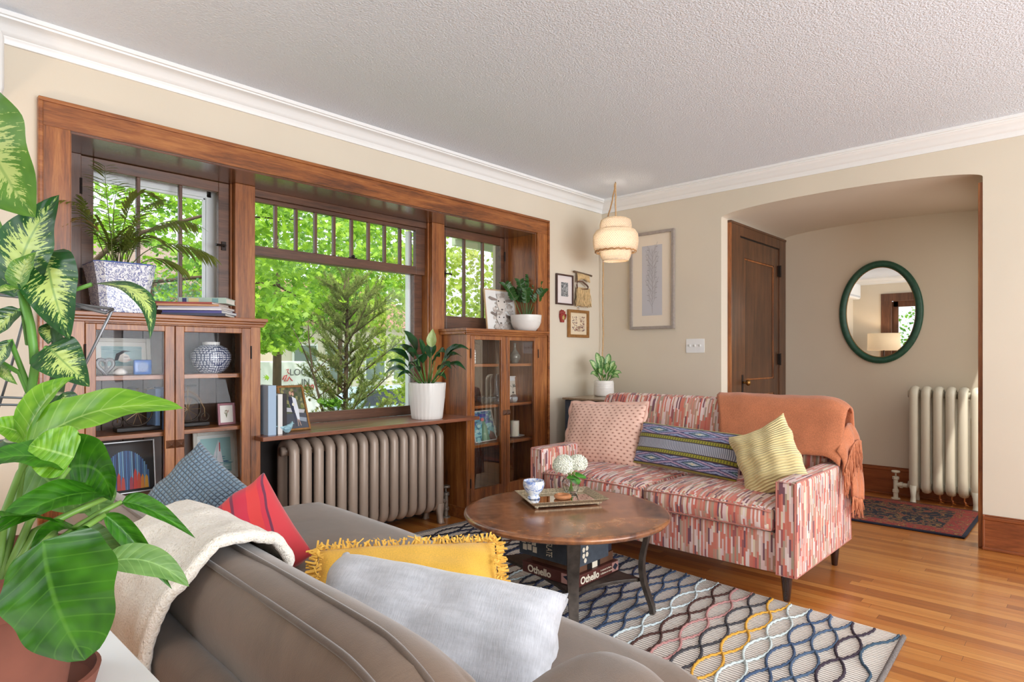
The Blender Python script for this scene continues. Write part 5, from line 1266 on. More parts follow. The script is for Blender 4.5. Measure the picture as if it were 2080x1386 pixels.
def book(label, x0, x1, y0, y1, z0, h, cmat, pages=None, group=None, ax='x', title=None):
    t = thing('book', label, 'book', ((x0+x1)/2, (y0+y1)/2, z0), group=group)
    w, d = (x1-x0)/2, (y1-y0)/2
    b = MB(); b.box(-w, -w+.002, -d, d, 0, h); b.box(w-.002, w, -d, d, 0, h); b.box(-w, w, -d, -d+.003, 0, h); b.build('cover', cmat, parent=t, bevel=.001)
    MB().box(-w+.002, w-.002, -d+.003, d-.004, .003, h-.003).build('page_block', paper, parent=t)
    return t
def colm(n, c, r=.6): return plain(n, c, r)
book('blue upright book between the penny farthing bookends', -3.742, -3.722, .06, .22, .823, .215, colm('blue_cloth', (98, 138, 192)))
book('pale blue upright book leaning behind the left penny farthing', -3.772, -3.745, .10, .235, .823, .21, colm('powder_blue_cloth', (120, 156, 200)))
def a_flower(P, E, Rc, Ln):
    Rc(0, 1, 0, 1, (236, 232, 222)); random.seed(2)
    for i in range(7): a = -.6+i*.2; Ln([(.5, .2), (.5+.25*sin(a), .62)], .012, (120, 126, 92))
    for i in range(26): E(.5+random.uniform(-.26, .26), .62+random.uniform(-.12, .16), .04, .035, random.choice(((196, 160, 130), (180, 150, 140), (150, 140, 110))), 7)
frame('picture_frame', 'mauve framed flower print on the middle shelf of the left bookcase', 'picture', (-3.417, .10, .823), (1, .1, 0), (.1, -1, 0), .098, .118, .012, .012, plain('mauve_frame', (160, 108, 118), .5), plain('white_mount2', (236, 232, 224), .8), a_flower, tilt=R(-6), mat_w=.012)
def a_rain(P, E, Rc, Ln):
    Rc(0, 1, 0, 1, (20, 20, 24)); random.seed(5)
    for i in range(26):
        u = .06+.88*i/25; hh = .15+.72*math.sqrt(max(0, 1-((u-.5)/.47)**2)); c = random.choice(((58, 92, 150), (80, 130, 190), (40, 62, 110), (130, 180, 214))); Rc(u-.014, u+.014, .0, hh, c)
    for u, h_, c in ((.36, .40, (206, 56, 44)), (.44, .30, (214, 70, 50)), (.68, .46, (226, 60, 44)), (.75, .38, (224, 84, 50)), (.82, .32, (236, 146, 50)), (.9, .3, (240, 180, 60)), (.25, .28, (120, 60, 140)), (.6, .3, (180, 50, 70))): P([(u-.04, 0), (u+.04, 0), (u+.03, h_*.8), (u, h_), (u-.03, h_*.75)], c)
frame('picture_frame', 'black framed print of blue stripes and red peaks low in the left bookcase', 'picture', (-3.875, .20, .501), (1, 0, 0), (0, -1, 0), .27, .265, .007, .010, plain('silver_edge', (190, 190, 190), .4, .5), plain('black_mount', (22, 22, 24), .6), a_rain, tilt=R(-7), mat_w=.012)
def a_sail(P, E, Rc, Ln):
    Rc(0, 1, 0, 1, (150, 196, 196)); random.seed(12)
    for i in range(30): E(random.random(), random.uniform(.0, .45), random.uniform(.08, .2), .015, random.choice(((90, 150, 166), (196, 220, 220), (60, 116, 150))), 8)
    P([(.50, .30), (.72, .28), (.66, .62), (.58, .95)], (232, 232, 236)); P([(.48, .32), (.36, .36), (.56, .9)], (214, 216, 222)); P([(.35, .26), (.74, .24), (.68, .18), (.42, .18)], (236, 238, 240)); Rc(.60, .64, .60, .86, (200, 90, 90))
frame('picture_frame', 'silver framed sailing boat painting low behind the right door of the left bookcase', 'picture', (-3.415, .235, .501), (1, 0, 0), (0, -1, 0), .245, .275, .022, .014, shabby, plain('pale_mount3', (222, 226, 222), .8), a_sail, tilt=R(-6), mat_w=.018)
# blue and white square planter with palm
def floralmat():
    m, nt, b = new('blue_floral_china'); tc = node(nt, 'ShaderNodeTexCoord').outputs['Object']
    vo = node(nt, 'ShaderNodeTexNoise', Vector=tc, Scale=62., Detail=2., Distortion=2.0); v2 = node(nt, 'ShaderNodeTexVoronoi', Vector=tc, Scale=13., Randomness=.2)
    c = ramp(nt, vo.outputs[0], [(.42, lin(236, 238, 242)), (.52, lin(232, 234, 240)), (.545, lin(50, 66, 140)), (.60, lin(60, 76, 150)), (.62, lin(230, 232, 240)), (.68, lin(80, 94, 160)), (.72, lin(236, 238, 242))])
    c = mixc(nt, ramp(nt, v2.outputs[0], [(.16, (1, 1, 1, 1)), (.2, (0, 0, 0, 1))]), c, lin(44, 62, 136))
    setc(nt, b, c); b.inputs['Roughness'].default_value = .15; return m
pt_ = thing('potted_palm', 'parlour palm in a square blue and white floral china planter on the left bookcase', 'potted plant', (-3.930, .105, 1.406))
b = MB(); b.smooth = False
def oct_(w, z, c=.25):
    k = w*(1-c); return [(-w, -k, z), (-k, -w, z), (k, -w, z), (w, -k, z), (w, k, z), (k, w, z), (-k, w, z), (-w, k, z)]
b.rings([oct_(.098, .0), oct_(.10, .006), oct_(.112, .12), oct_(.130, .225), oct_(.134, .236), oct_(.124, .238), oct_(.112, .20)], cap=True); b.build('planter', floralmat(), parent=pt_)
b = MB(); b.tube([V(p) for p in oct_(.131, .237)], .004, 6, loop=True); b.build('blue_rim', plain('blue_glaze', (90, 110, 176), .2), parent=pt_)
MB().poly(oct_(.112, .21)).build('soil', soil, parent=pt_)
# --- leaves ---------------------------------------------------------
LV = {}
def leafgrid(b, base, tip, width, nrm, sagp=.15, fold=.25, shape=(.75, 1.), nu=14, nv=6, twist=0, wave=0, ctrl=None, curl=0):
    base, tip, nrm = V(base), V(tip), V(nrm).normalized(); L = (tip-base).length
    mid = V(ctrl) if ctrl is not None else (base+tip)/2+nrm*L*sagp
    side0 = (tip-base).cross(nrm).normalized()
    def F(u, v):
        p = base*(1-u)**2+mid*2*u*(1-u)+tip*u*u; d = (mid-base)*2*(1-u)+(tip-mid)*2*u
        if d.length < 1e-9: d = tip-base
        d.normalize(); s = side0-d*side0.dot(d); s.normalize(); n = s.cross(d)
        if twist: s.rotate(Matrix.Rotation(twist*u, 3, d)); n = s.cross(d)
        w = width/2*(sin(pi*min(1, max(0, u))**shape[0])**shape[1] if 0 < u < 1 else 0)
        q = v*2-1
        return p+s*q*w+n*(abs(q)*fold*w+wave*w*sin(u*16+q*2)*abs(q)-curl*w*q*q)
    b.grid(F, nu, nv)
# palm
pst = MB(); pst.smooth = True; plf = MB(); plf.smooth = True; random.seed(21)
def frond(base, ctrl, tip, n, ll, dead=False, w=.015):
    n = int(n*1.35)
    base, ctrl, tip = V(base), V(ctrl), V(tip); P_ = lambda u: base*(1-u)**2+ctrl*2*u*(1-u)+tip*u*u
    pst.tube([P_(i/12) for i in range(13)], [.003*(1-.7*i/12) for i in range(13)], 5)
    for i in range(n):
        u = .38+.62*(i+.5)/n; p = P_(u); d = (P_(min(1, u+.02))-P_(u-.02)).normalized(); up = V((0, 0, 1)); s = d.cross(up)
        if s.length < .1: s = V((1, 0, 0))
        s.normalize(); l = ll*(.55+.9*sin(pi*min(1, (u-.3)/.75)))*random.uniform(.85, 1.1)
        for sg in (-1, 1):
            dr = (s*sg*.75+d*.75+V((0, 0, -.25+random.uniform(-.1, .1)))).normalized(); leafgrid(plf, p, p+dr*l+V((0, 0, -.25*l)), w, up if abs(dr.z) < .9 else s, sagp=.12, fold=.2, nu=5, nv=2, shape=(.8, .8))
o_ = V((0, 0, .21))
for base, ctrl, tip, n, ll in (
    ((.02, 0, .21), (.12, .0, .55), (.36, .02, .50), 13, .10), ((.03, .01, .21), (.16, -.02, .46), (.42, -.05, .33), 14, .095), ((.0, 0, .21), (.0, -.03, .60), (.10, -.10, .60), 12, .10),
    ((-.02, 0, .21), (-.06, .0, .60), (-.06, .02, .72), 10, .08), ((-.02, -.01, .21), (-.12, -.05, .52), (-.26, -.10, .50), 10, .08), ((.01, .02, .21), (.05, .06, .55), (.22, .10, .62), 12, .10),
    ((.04, -.02, .21), (.14, -.06, .34), (.26, -.10, .24), 10, .08), ((0, .03, .21), (-.03, .06, .5), (.02, .1, .66), 10, .08), ((-.03, .02, .21), (-.10, .08, .44), (-.13, .1, .56), 9, .07), ((.02, -.03, .21), (.05, -.07, .42), (.13, -.12, .38), 10, .08)):
    frond(base, ctrl, tip, n, ll)
for i in range(15):
    a = random.uniform(0, 6.28); r_ = random.uniform(.01, .07); p = V((r_*cos(a), r_*sin(a), .21)); frond(p, p+V((.3*r_*cos(a), .3*r_*sin(a), .13)), p+V((random.uniform(-.12, .14), random.uniform(-.08, .08), random.uniform(.13, .28))), 8, .055)
palmm = leafmat('palm_leaf', (116, 142, 60), (168, 174, 88), .5)
pst.build('stem', plain('palm_stem', (96, 104, 52), .6), parent=pt_); plf.build('foliage', palmm, parent=pt_)
dry = MB(); dry.smooth = True; keep = plf; plf = dry; frond((-.03, -.01, .21), (-.10, -.03, .50), (-.24, -.05, .42), 12, .09, w=.010); dry.build('dry_frond', leafmat('dry_palm_leaf', (170, 150, 76), (196, 170, 110), .2), parent=pt_); plf = keep
# magazines on the left bookcase
random.seed(31)
mg = [((-3.575, .05), .30, .24, .013, (226, 222, 214), (70, 74, 92), 4), ((-3.565, .06), .29, .235, .013, (232, 230, 224), (98, 96, 160), -3), ((-3.59, .05), .30, .24, .0095, (226, 220, 212), (226, 222, 220), 2), ((-3.58, .06), .30, .235, .0095, (222, 214, 206), (206, 200, 210), -2),
      ((-3.60, .05), .29, .24, .0095, (226, 220, 214), (200, 150, 110), 3), ((-3.605, .06), .28, .235, .0095, (230, 226, 220), (170, 84, 76), -4)]
z = 1.406
for i, ((x, y), w, d, h, pc, cc, a) in enumerate(mg):
    pos = ('bottom magazine of the pile on the left bookcase, dark spine', 'magazine with a violet blue spine, second from the bottom of the pile', 'white spined magazine, third from the bottom of the pile on the left bookcase', 'pale lilac spined magazine in the middle of the pile', 'magazine with orange spine, second below the thick book', 'red and white spined magazine lying directly under the thick book')[i]
    t = thing('magazine', pos, 'magazine', (x, y, z), R(-38+a), group='magazines piled on the left bookcase')
    MB().box(-w/2, w/2-.004, -d/2+.001, d/2, .001, h-.001).build('pages', colm('magazine_pages_%d' % i, pc, .8), parent=t)
    b = MB(); b.box(-w/2, w/2, -d/2, d/2, 0, .001); b.box(-w/2, w/2, -d/2, d/2, h-.001, h); b.box(-w/2, w/2, -d/2-.001, -d/2, 0, h); b.build('cover', colm('magazine_cover_%d' % i, cc, .4), parent=t)
    z += h+.0008
t = thing('book', 'thick book with a pale green patterned spine on top of the magazine pile', 'book', (-3.53, .06, z), R(-38), group='magazines piled on the left bookcase')
MB().box(-.115, .110, -.075, .09, .003, .027).build('page_block', paper, parent=t)
b = MB(); b.box(-.118, .114, -.078, .092, 0, .003); b.box(-.118, .114, -.078, .092, .027, .030); b.box(-.118, .114, -.080, -.075, 0, .030); b.build('cover', colm('pale_green_cover', (176, 196, 182), .4), parent=t, bevel=.001)
for x, c, wd in ((-.09, (60, 60, 110), .02), (-.045, (222, 206, 150), .05), (.06, (120, 160, 160), .03)): b = MB(); b.c = lin(*c); b.box(x-wd/2, x+wd/2, -.0815, -.0802, .004, .026); b.build('spine_band', artm, parent=t)

# ---- items on the sill -------------------------------------------------
book('tall pale blue book standing on the sill shelf against the left bookcase', -3.262, -3.215, -.07, .11, .762, .275, colm('sky_blue_cloth', (166, 188, 210)))
book('slim dark book squeezed between the pale blue and white books on the sill', -3.214, -3.204, -.06, .11, .762, .215, colm('dark_teal_cloth', (40, 60, 70)))
book('white book standing on the sill shelf', -3.203, -3.175, -.065, .10, .762, .225, colm('white_cloth', (228, 226, 222)))
book('dark brown book standing beside the white book on the sill shelf', -3.174, -3.150, -.065, .10, .762, .225, colm('dark_brown_cloth', (44, 38, 40)))
def a_couple(P, E, Rc, Ln):
    Rc(0, 1, 0, 1, (92, 96, 70)); random.seed(8)
    for i in range(50): E(random.random(), random.uniform(.5, 1), .07, .05, random.choice(((70, 84, 52), (120, 128, 70), (96, 90, 84), (150, 146, 96))), 7)
    Rc(0, 1, 0, .36, (76, 80, 90)); P([(.05, .42), (.9, .36), (.98, .44), (.1, .52)], (196, 196, 200)); P([(.55, .2), (.95, .14), (.98, .24), (.6, .28)], (150, 160, 172))
    P([(.36, .78), (.50, .76), (.52, .40), (.40, .36), (.33, .62)], (44, 50, 72)); P([(.42, .36), (.52, .38), (.50, .14), (.44, .14)], (60, 64, 84))
    P([(.50, .78), (.66, .72), (.70, .44), (.66, .20), (.56, .22), (.50, .46)], (226, 230, 238)); E(.45, .86, .055, .05, (206, 160, 136)); E(.56, .84, .05, .05, (214, 170, 146)); E(.58, .86, .06, .06, (112, 84, 62), 10); E(.56, .835, .04, .04, (216, 172, 148)); E(.50, .58, .06, .04, (236, 232, 214))
    Ln([(.57, .22), (.56, .05)], .012, (206, 170, 150)); Ln([(.62, .22), (.68, .06)], .012, (206, 170, 150)); Ln([(.46, .16), (.46, .05)], .014, (50, 50, 60))
pf = frame('picture_frame', 'beaded gilt frame with a photograph of a couple outdoors standing on the sill shelf', 'picture', (-3.030, .040, .763), (1, 0, 0), (0, -1, 0), .160, .275, .010, .012, gold, None, a_couple, tilt=R(-22), mat_w=.0)
b = MB(); b.smooth = True; 
for i in range(27):
    for x in (-.081, .081): b.ball((x, -.006, .006+i*.0100), .0052, 4)
for i in range(17):
    for z_ in (.0, .274): b.ball((-.0776+i*.0097, -.006, z_+.002), .0052, 4)
b.build('beaded_edge', gold, parent=pf)
bd = thing('bird_figurine', 'small pale blue ceramic bird on the sill shelf in front of the photograph', 'figurine', (-3.150, -.055, .763), R(0))
bb_ = plain('pale_blue_glaze', (158, 196, 206), .3, 0, 60, .12); b = MB(); b.smooth = True
b.rings([[(x, r_*ry*cos(2*pi*k/14), z_+r_*sin(2*pi*k/14)) for k in range(14)] for x, z_, r_, ry in ((-.062, .046, .003, 2.), (-.045, .042, .006, 1.5), (-.028, .034, .012, 1.1), (-.008, .026, .023, .95), (.012, .026, .025, .9), (.026, .036, .020, .9), (.033, .048, .0165, .9), (.037, .056, .012, .9), (.042, .054, .004, .9), (.050, .052, .001, .9))]); b.build('body', bb_, parent=bd)
b = MB(); b.smooth = True
for s in (-1, 1): b.ball((-.002, s*.021, .030), .014, 6, (1.6, .25, .8))
b.build('wing', plain('blue_glaze_dark', (140, 180, 194), .3), parent=bd)
# ---- plants helper -----------------------------------------------------
def pot(prof, mat, parent, soilz, sr, n=48, flute=0, name='pot'):
    b = MB(); b.smooth = True
    if flute:
        b.rings([[((r_*(1+flute*sin(26*(2*pi*k/156)+z_*28)))*cos(2*pi*k/156), (r_*(1+flute*sin(26*(2*pi*k/156)+z_*28)))*sin(2*pi*k/156), z_) for k in range(156)] for r_, z_ in prof])
    else: b.lathe(prof, n=n)
    b.build(name, mat, parent=parent, auto=50); b = MB(); b.lathe([(sr, soilz-.004), (sr, soilz)], n=n); b.build('soil', soil, parent=parent)
# peace lily
pll = thing('potted_peace_lily', 'dark green peace lily in a white spiral ribbed pot on the sill shelf', 'potted plant', (-2.065, .03, .762))
pot([(.100, 0), (.106, .004), (.110, .03), (.124, .15), (.130, .24), (.130, .252), (.122, .252), (.118, .22)], wht, pll, .225, .119, flute=.012)
lily = leafmat('peace_lily_leaf', (26, 62, 36), (48, 96, 50), .12, .28); sm = plain('lily_stem', (96, 140, 66), .5); b = MB(); b.smooth = True; sb = MB(); sb.smooth = True; random.seed(14)
vr = Rr; vd = V((cos(YAW), sin(YAW), 0))
def lleaf(side, dep, hgt, l_, w_, dr, nd=(0, 0, 1)):
    p0 = V((0, 0, .22))+vr*side*.12+vd*dep*.1; p1 = V((0, 0, .22+hgt*.6))+vr*side*.45+vd*dep*.5
    e = V((0, 0, .22+hgt-dr))+vr*side+vd*dep; sb.tube([V((0, 0, .225))+vr*side*.08, p0.lerp(p1, .6), p1], [.0035, .003, .0025], 6)
    up = (e-p1).cross(vr if abs(dep) > abs(side) else vd); up = up if up.z > 0 else -up
    leafgrid(b, p1, e, w_, up.normalized()+V((0, 0, .2))-vd*.5, ctrl=p1.lerp(e, .45)+V((0, 0, dr*.7+.03)), fold=.25, wave=.05)
for a in ((-.17, .02, .42, 0, .10, .02), (-.28, -.02, .30, 0, .09, .05), (-.27, -.10, .22, 0, .06, .05), (.26, .02, .34, 0, .09, .06), (.30, -.05, .34, 0, .085, .08), (.10, -.10, .26, 0, .09, .05), (-.10, -.15, .18, 0, .08, .06), (.18, -.12, .20, 0, .08, .07), (.20, .1, .20, 0, .08, .08), (-.15, .1, .22, 0, .08, .08), (.02, .15, .34, 0, .08, .03), (-.05, -.05, .36, 0, .07, .02), (.06, .05, .40, 0, .07, .02), (-.2, -.08, .12, 0, .07, .06), (.14, -.04, .10, 0, .07, .05), (-.12, -.12, .30, 0, .085, .06), (.14, -.14, .30, 0, .085, .06), (-.22, .06, .34, 0, .09, .05), (.24, .08, .28, 0, .09, .07), (-.04, -.18, .28, 0, .085, .08), (-.30, -.04, .16, 0, .08, .08), (.28, -.10, .20, 0, .08, .08)): lleaf(*a)
b.build('foliage', lily, parent=pll); sb.build('stem', sm, parent=pll)
b = MB(); b.smooth = True; leafgrid(b, V((0, 0, .50))+vr*.03, V((0, 0, .63))+vr*.04, .07, -vd, fold=.5, shape=(.7, 1)); b.build('flower_spathe', leafmat('spathe', (176, 200, 120), (206, 222, 160), .3), parent=pll)
# sheep picture and zz plant on the right bookcase
def a_sheep(P, E, Rc, Ln):
    Rc(0, 1, 0, 1, (240, 238, 234)); random.seed(17)
    def wool(cu, cv, ru, rv, n, tones):
        for i in range(n):
            a = random.uniform(0, 6.28); q = math.sqrt(random.random()); E(cu+ru*q*cos(a), cv+rv*q*sin(a), .05, .035, random.choice(tones), 7)
    g = [(206, 196, 188), (190, 178, 168), (216, 208, 200), (176, 164, 154)]
    wool(.58, .38, .34, .40, 130, g); P([(.42, .88), (.62, .88), (.68, .68), (.60, .48), (.50, .44), (.42, .50), (.36, .70)], (222, 212, 202)); wool(.52, .88, .12, .06, 30, g)
    P([(.38, .78), (.14, .84), (.10, .79), (.22, .74), (.38, .74)], (150, 136, 128)); P([(.66, .78), (.90, .80), (.92, .75), (.78, .71), (.66, .73)], (150, 136, 128)); E(.42, .73, .025, .02, (60, 52, 50)); E(.62, .72, .025, .02, (60, 52, 50)); E(.52, .52, .035, .02, (96, 84, 80)); Ln([(.52, .51), (.52, .47)], .006, (110, 96, 90))
    P([(.36, .42), (.60, .44), (.66, .28), (.52, .14), (.38, .14), (.30, .28)], (228, 222, 216)); wool(.46, .42, .10, .04, 16, g); P([(.34, .40), (.16, .46), (.14, .41), (.30, .34)], (130, 118, 112)); P([(.62, .40), (.80, .36), (.78, .30), (.64, .32)], (130, 118, 112)); E(.40, .32, .02, .018, (56, 50, 48)); E(.55, .32, .02, .018, (56, 50, 48)); E(.44, .17, .035, .02, (90, 80, 76)); wool(.48, .06, .26, .07, 50, g)
frame('picture_frame', 'sheep and lamb drawing in a thin wooden frame leaning on the right bookcase', 'picture', (-1.130, .205, 1.406), (1, 0, 0), (0, -1, 0), .365, .345, .008, .015, plain('birch_frame', (206, 172, 130), .5), None, a_sheep, tilt=R(-7), mat_w=.0)
zz = thing('potted_zz_plant', 'glossy green zz plant in a white patterned bowl pot on the right bookcase', 'potted plant', (-.985, .07, 1.406))
pot([(.072, 0), (.085, .004), (.108, .03), (.124, .07), (.130, .125), (.130, .132), (.122, .132), (.118, .10)], wht, zz, .112, .118)
b = MB(); b.smooth = True
for z_ in (.075, .085, .108, .118): b.tube([(.1275*cos(2*pi*i/64)*(.985 if z_ < .1 else 1), .1275*sin(2*pi*i/64)*(.985 if z_ < .1 else 1), z_+.002*sin(i*1.6)) for i in range(64)], .0016, 5, loop=True)
b.build('raised_pattern', wht, parent=zz)
b = MB(); b.smooth = True; sb = MB(); sb.smooth = True; random.seed(19)
for (s, d_, h_) in ((-.17, -.05, .27), (-.05, .0, .30), (.03, .03, .34), (.10, .0, .28), (.14, -.03, .22), (.0, -.05, .22), (.07, .05, .30), (-.08, .04, .24), (.12, .04, .20)):
    p0 = V((0, 0, .11))+vr*s*.2; tip = V((0, 0, .11+h_))+vr*s+vd*d_; c_ = p0.lerp(tip, .5)+V((0, 0, .05)); P_ = lambda u: p0*(1-u)**2+c_*2*u*(1-u)+tip*u*u
    sb.tube([P_(i/8) for i in range(9)], [.005-.0004*i for i in range(9)], 6)
    for i in range(9):
        u = .45+.55*i/8; p = P_(u); d = (P_(min(1, u+.05))-P_(u-.05)).normalized()
        for sg in (-1, 1):
            s_ = (vr*sg*.8+vd*random.uniform(-.5, .3)+d*.6).normalized(); leafgrid(b, p, p+s_*random.uniform(.045, .06), .026, d.cross(s_)+V((0, 0, .3)), nu=6, nv=2, fold=.3, sagp=.1)
b.build('foliage', leafmat('zz_leaf', (34, 72, 34), (70, 112, 52), .1, .25), parent=zz); sb.build('stem', plain('zz_stem', (84, 110, 56), .5), parent=zz)
# right bookcase contents
dec, nt, bb = new('clear_crystal'); bb.inputs['Transmission Weight'].default_value = .9; bb.inputs['Roughness'].default_value = .05; bb.inputs['Base Color'].default_value = (.8, .82, .82, 1)
b = MB(); b.smooth = True; b.lathe([(.024, 0), (.026, .004), (.044, .04), (.046, .06), (.030, .09), (.012, .115), (.009, .150), (.014, .165), (.010, .167)], n=24); o = b.build('decanter', plain('etched_grey_glass', (120, 118, 108), .2, .2, 60, .4), loc=(-1.035, .15, 1.141)); tag(o, 'etched grey glass bottle vase on the top shelf of the right bookcase', 'vase')
b = MB(); b.smooth = True; b.rings([[((r_*(1+.06*(k % 2)))*cos(2*pi*k/28), (r_*(1+.06*(k % 2)))*sin(2*pi*k/28), z_) for k in range(28)] for r_, z_ in ((.03, 0), (.036, .004), (.07, .025), (.10, .05), (.104, .056), (.098, .056), (.066, .030), (.02, .014))]); o = b.build('crystal_bowl', dec, loc=(-1.405, .12, .826)); tag(o, 'cut crystal bowl on the second shelf of the right bookcase', 'bowl')
b = MB(); b.smooth = True; b.lathe([(.022, 0), (.026, .01), (.026, .09), (.014, .12), (.012, .16), (.017, .165)], n=20); 
o = b.build('bottle', wht, loc=(-1.565, .10, 1.141)); tag(o, 'white bottle with black marks on the top shelf, half hidden by the left door stile', 'bottle')
b = MB(); 
for z_ in (.03, .05, .07, .09): b.tube([(.0265*cos(2*pi*i/20), .0265*sin(2*pi*i/20), z_) for i in range(20)], .002, 5, loop=True)
q = b.build('black_bands', black); q.parent = o
b = MB(); b.smooth = True; b.lathe([(.028, 0), (.030, .006), (.024, .06), (.010, .15), (.008, .225), (.012, .23)], n=20); o = b.build('glass_bottle', dec, loc=(-1.225, .18, .826)); tag(o, 'tall slim clear glass bottle on the second shelf behind the door stile', 'bottle')
b = MB(); b.smooth = True; b.lathe([(.02, 0), (.032, .012), (.036, .03), (.028, .05), (.012, .06)], n=20); o = b.build('glass_votive', dec, loc=(-1.09, .11, .826)); tag(o, 'small rounded clear glass votive in front of the white framed plant print', 'votive')
def a_plant(P, E, Rc, Ln):
    Rc(0, 1, 0, 1, (240, 240, 238)); Rc(.18, .82, .16, .84, (230, 220, 200)); E(.5, .30, .08, .05, (50, 50, 44)); Ln([(.5, .34), (.5, .55)], .010, (50, 56, 44))
    for a in (-1.1, -.5, .1, .6, 1.2): P([(.5, .53), (.5+.2*sin(a)-.02, .56+.14*cos(a)), (.5+.26*sin(a), .54+.18*cos(a)), (.5+.2*sin(a)+.03, .53+.1*cos(a))], (46, 60, 44))
frame('picture_frame', 'white framed print of a single plant on the second shelf of the right bookcase', 'picture', (-.985, .215, .826), (1, 0, 0), (0, -1, 0), .175, .205, .010, .014, whf, None, a_plant, tilt=R(-5), mat_w=.0)
t = thing('candle', 'ivory pillar candle on a white saucer on the third shelf of the right bookcase', 'candle', (-1.058, .13, .531))
b = MB(); b.smooth = True; b.lathe([(.042, 0), (.050, .004), (.082, .012), (.084, .015), (.050, .009), (.01, .007)], n=36); b.build('saucer', wht, parent=t, auto=60)
b = MB(); b.smooth = True; b.lathe([(.036, .009), (.037, .012), (.037, .132), (.034, .135), (.01, .131)], n=30); b.build('wax', plain('ivory_wax', (240, 230, 206), .5, Subsurface_Weight=.2), parent=t, auto=50); MB().cyl((0, 0, .13), (.001, 0, .142), .0012, n=5).build('wick', black, parent=t)
def a_turt(P, E, Rc, Ln):
    Rc(0, 1, 0, 1, (96, 150, 170)); random.seed(23)
    for i in range(70): E(random.random(), random.uniform(.55, 1), .08, .05, random.choice(((60, 90, 150), (120, 170, 180), (70, 120, 130), (150, 190, 190), (90, 120, 170))), 7)
    for i in range(70): E(random.random(), random.uniform(0, .55), .1, .06, random.choice(((150, 206, 204), (110, 180, 186), (80, 150, 170), (180, 216, 210))), 7)
    P([(.28, .0), (.40, .50), (.52, .72), (.62, .50), (.68, 0)], (110, 150, 120)); P([(.36, .0), (.46, .45), (.52, .55), (.55, .4), (.52, 0)], (140, 180, 150)); E(.47, .72, .09, .06, (206, 110, 110)); P([(.66, .1), (.76, .32), (.92, .24), (1, .05), (1, 0), (.7, 0)], (110, 84, 80)); E(.5, .86, .2, .06, (60, 70, 150), 12)
frame('picture_frame', 'white framed blue green painting on the third shelf of the right bookcase', 'picture', (-1.425, .10, .531), (1, .12, 0), (.12, -1, 0), .265, .245, .008, .012, whf, None, a_turt, tilt=R(-13), mat_w=.0)
# plant on the corner table
cp = thing('potted_aglaonema', 'small striped leafed plant in a white pot on the corner table below the pendant', 'potted plant', (-.375, -.285, .854))
pot([(.066, 0), (.082, .006), (.088, .02), (.084, .12), (.078, .135), (.072, .135), (.068, .11)], wht, cp, .118, .070)
b = MB(); b.smooth = True
for z_ in (.03, .05, .07, .09, .11): b.tube([(.0865*cos(2*pi*i/48), .0865*sin(2*pi*i/48), z_) for i in range(48)], .0012, 5, loop=True)
b.build('ring_ridge', wht, parent=cp)
b = MB(); b.smooth = True; sb = MB(); sb.smooth = True; random.seed(27)
for s, d_, h_, w_ in ((-.13, -.02, .18, .05), (-.07, 0, .25, .055), (-.02, .02, .22, .05), (.05, .0, .24, .055), (.10, .0, .17, .05), (.15, -.02, .07, .045), (.12, -.06, .03, .045), (-.12, -.04, .06, .045), (-.06, -.07, .10, .05), (.03, -.08, .16, .05), (.07, -.05, .05, .05), (.12, .03, .13, .05), (-.10, .05, .14, .05), (-.02, -.1, .05, .045)):
    p0 = V((0, 0, .115))+vr*s*.15; tip = V((0, 0, .125+h_))+vr*s+vd*d_; p1 = p0.lerp(tip, .35)+V((0, 0, .02)); sb.tube([p0, p1], .003, 6)
    leafgrid(b, p1, tip, w_, -vd+V((0, 0, .6)), ctrl=p1.lerp(tip, .6)+V((0, 0, .05)), fold=.3)
b.build('foliage', leafmat('aglaonema_leaf', (60, 120, 50), (96, 150, 70), .2, .35, var=(190, 216, 150)), parent=cp); sb.build('stem', sm, parent=cp)
# ================================================================== FOREGROUND PLANTS AT THE LEFT
ft = thing('side_table', 'white side table holding the potted plants behind the large sofa', 'table', (-4.93, -2.15, 0))
b = MB(); b.rbox((0, 0, .765), (.36, .62, .015), .008, 6); b.build('tabletop', white, parent=ft, smooth=True, auto=40)
for x in (-.31, .31):
    for y in (-.56, .56): MB().box(x-.02, x+.02, y-.02, y+.02, 0, .75).build('leg', white, parent=ft, bevel=.003)
terra = plain('terracotta', (116, 66, 50), .8, 0, 20, .12)
Vd = V((cos(YAW), sin(YAW), 0)); Vr = Rr; Vu = V((0, 0, 1))
ph = thing('potted_philodendron', 'broad leafed green philodendron in a terracotta pot, nearest plant at bottom left', 'potted plant', (-4.742, -2.475, .781))
pot([(.070, 0), (.074, .004), (.092, .13), (.094, .135), (.104, .137), (.108, .18), (.100, .182), (.092, .15)], terra, ph, .155, .094)
sc = MB(); sc.smooth = True; sc.lathe([(.07, 0), (.088, .004), (.094, .026), (.089, .028), (.083, .010), (.02, .006)], (0, 0, 0), 48)
tag(sc.build('plant_saucer', terra, loc=(-4.715, -2.435, .7805), auto=50), 'terracotta saucer under the philodendron pot on the white side table', 'saucer')
ph.location.z = .7875
def lf(mb, b0, b1, wpx, n=(0, .3, 1), c=None, fold=.2, shape=(.75, 1.), wave=.05, twist=0, curl=0, off=None, nu=22, nv=8):
    """b0, b1 = (px, py, depth); n = normal in (right, up, towards camera)"""
    p0, p1 = at(*b0), at(*b1); d = (b0[2]+b1[2])/2; N_ = (Vr*n[0]+Vu*n[1]-Vd*n[2]).normalized()
    cc = at(*c) if c else None
    o = V(off) if off is not None else V((0, 0, 0))
    leafgrid(mb, p0-o, p1-o, wpx*d/F_PX, N_, ctrl=(cc-o) if cc is not None else None, fold=fold, shape=shape, wave=wave, twist=twist, curl=curl, nu=nu, nv=nv)
def stem(mb, pts, r, off):
    mb.tube([at(*p)-V(off) for p in pts], r, 8)
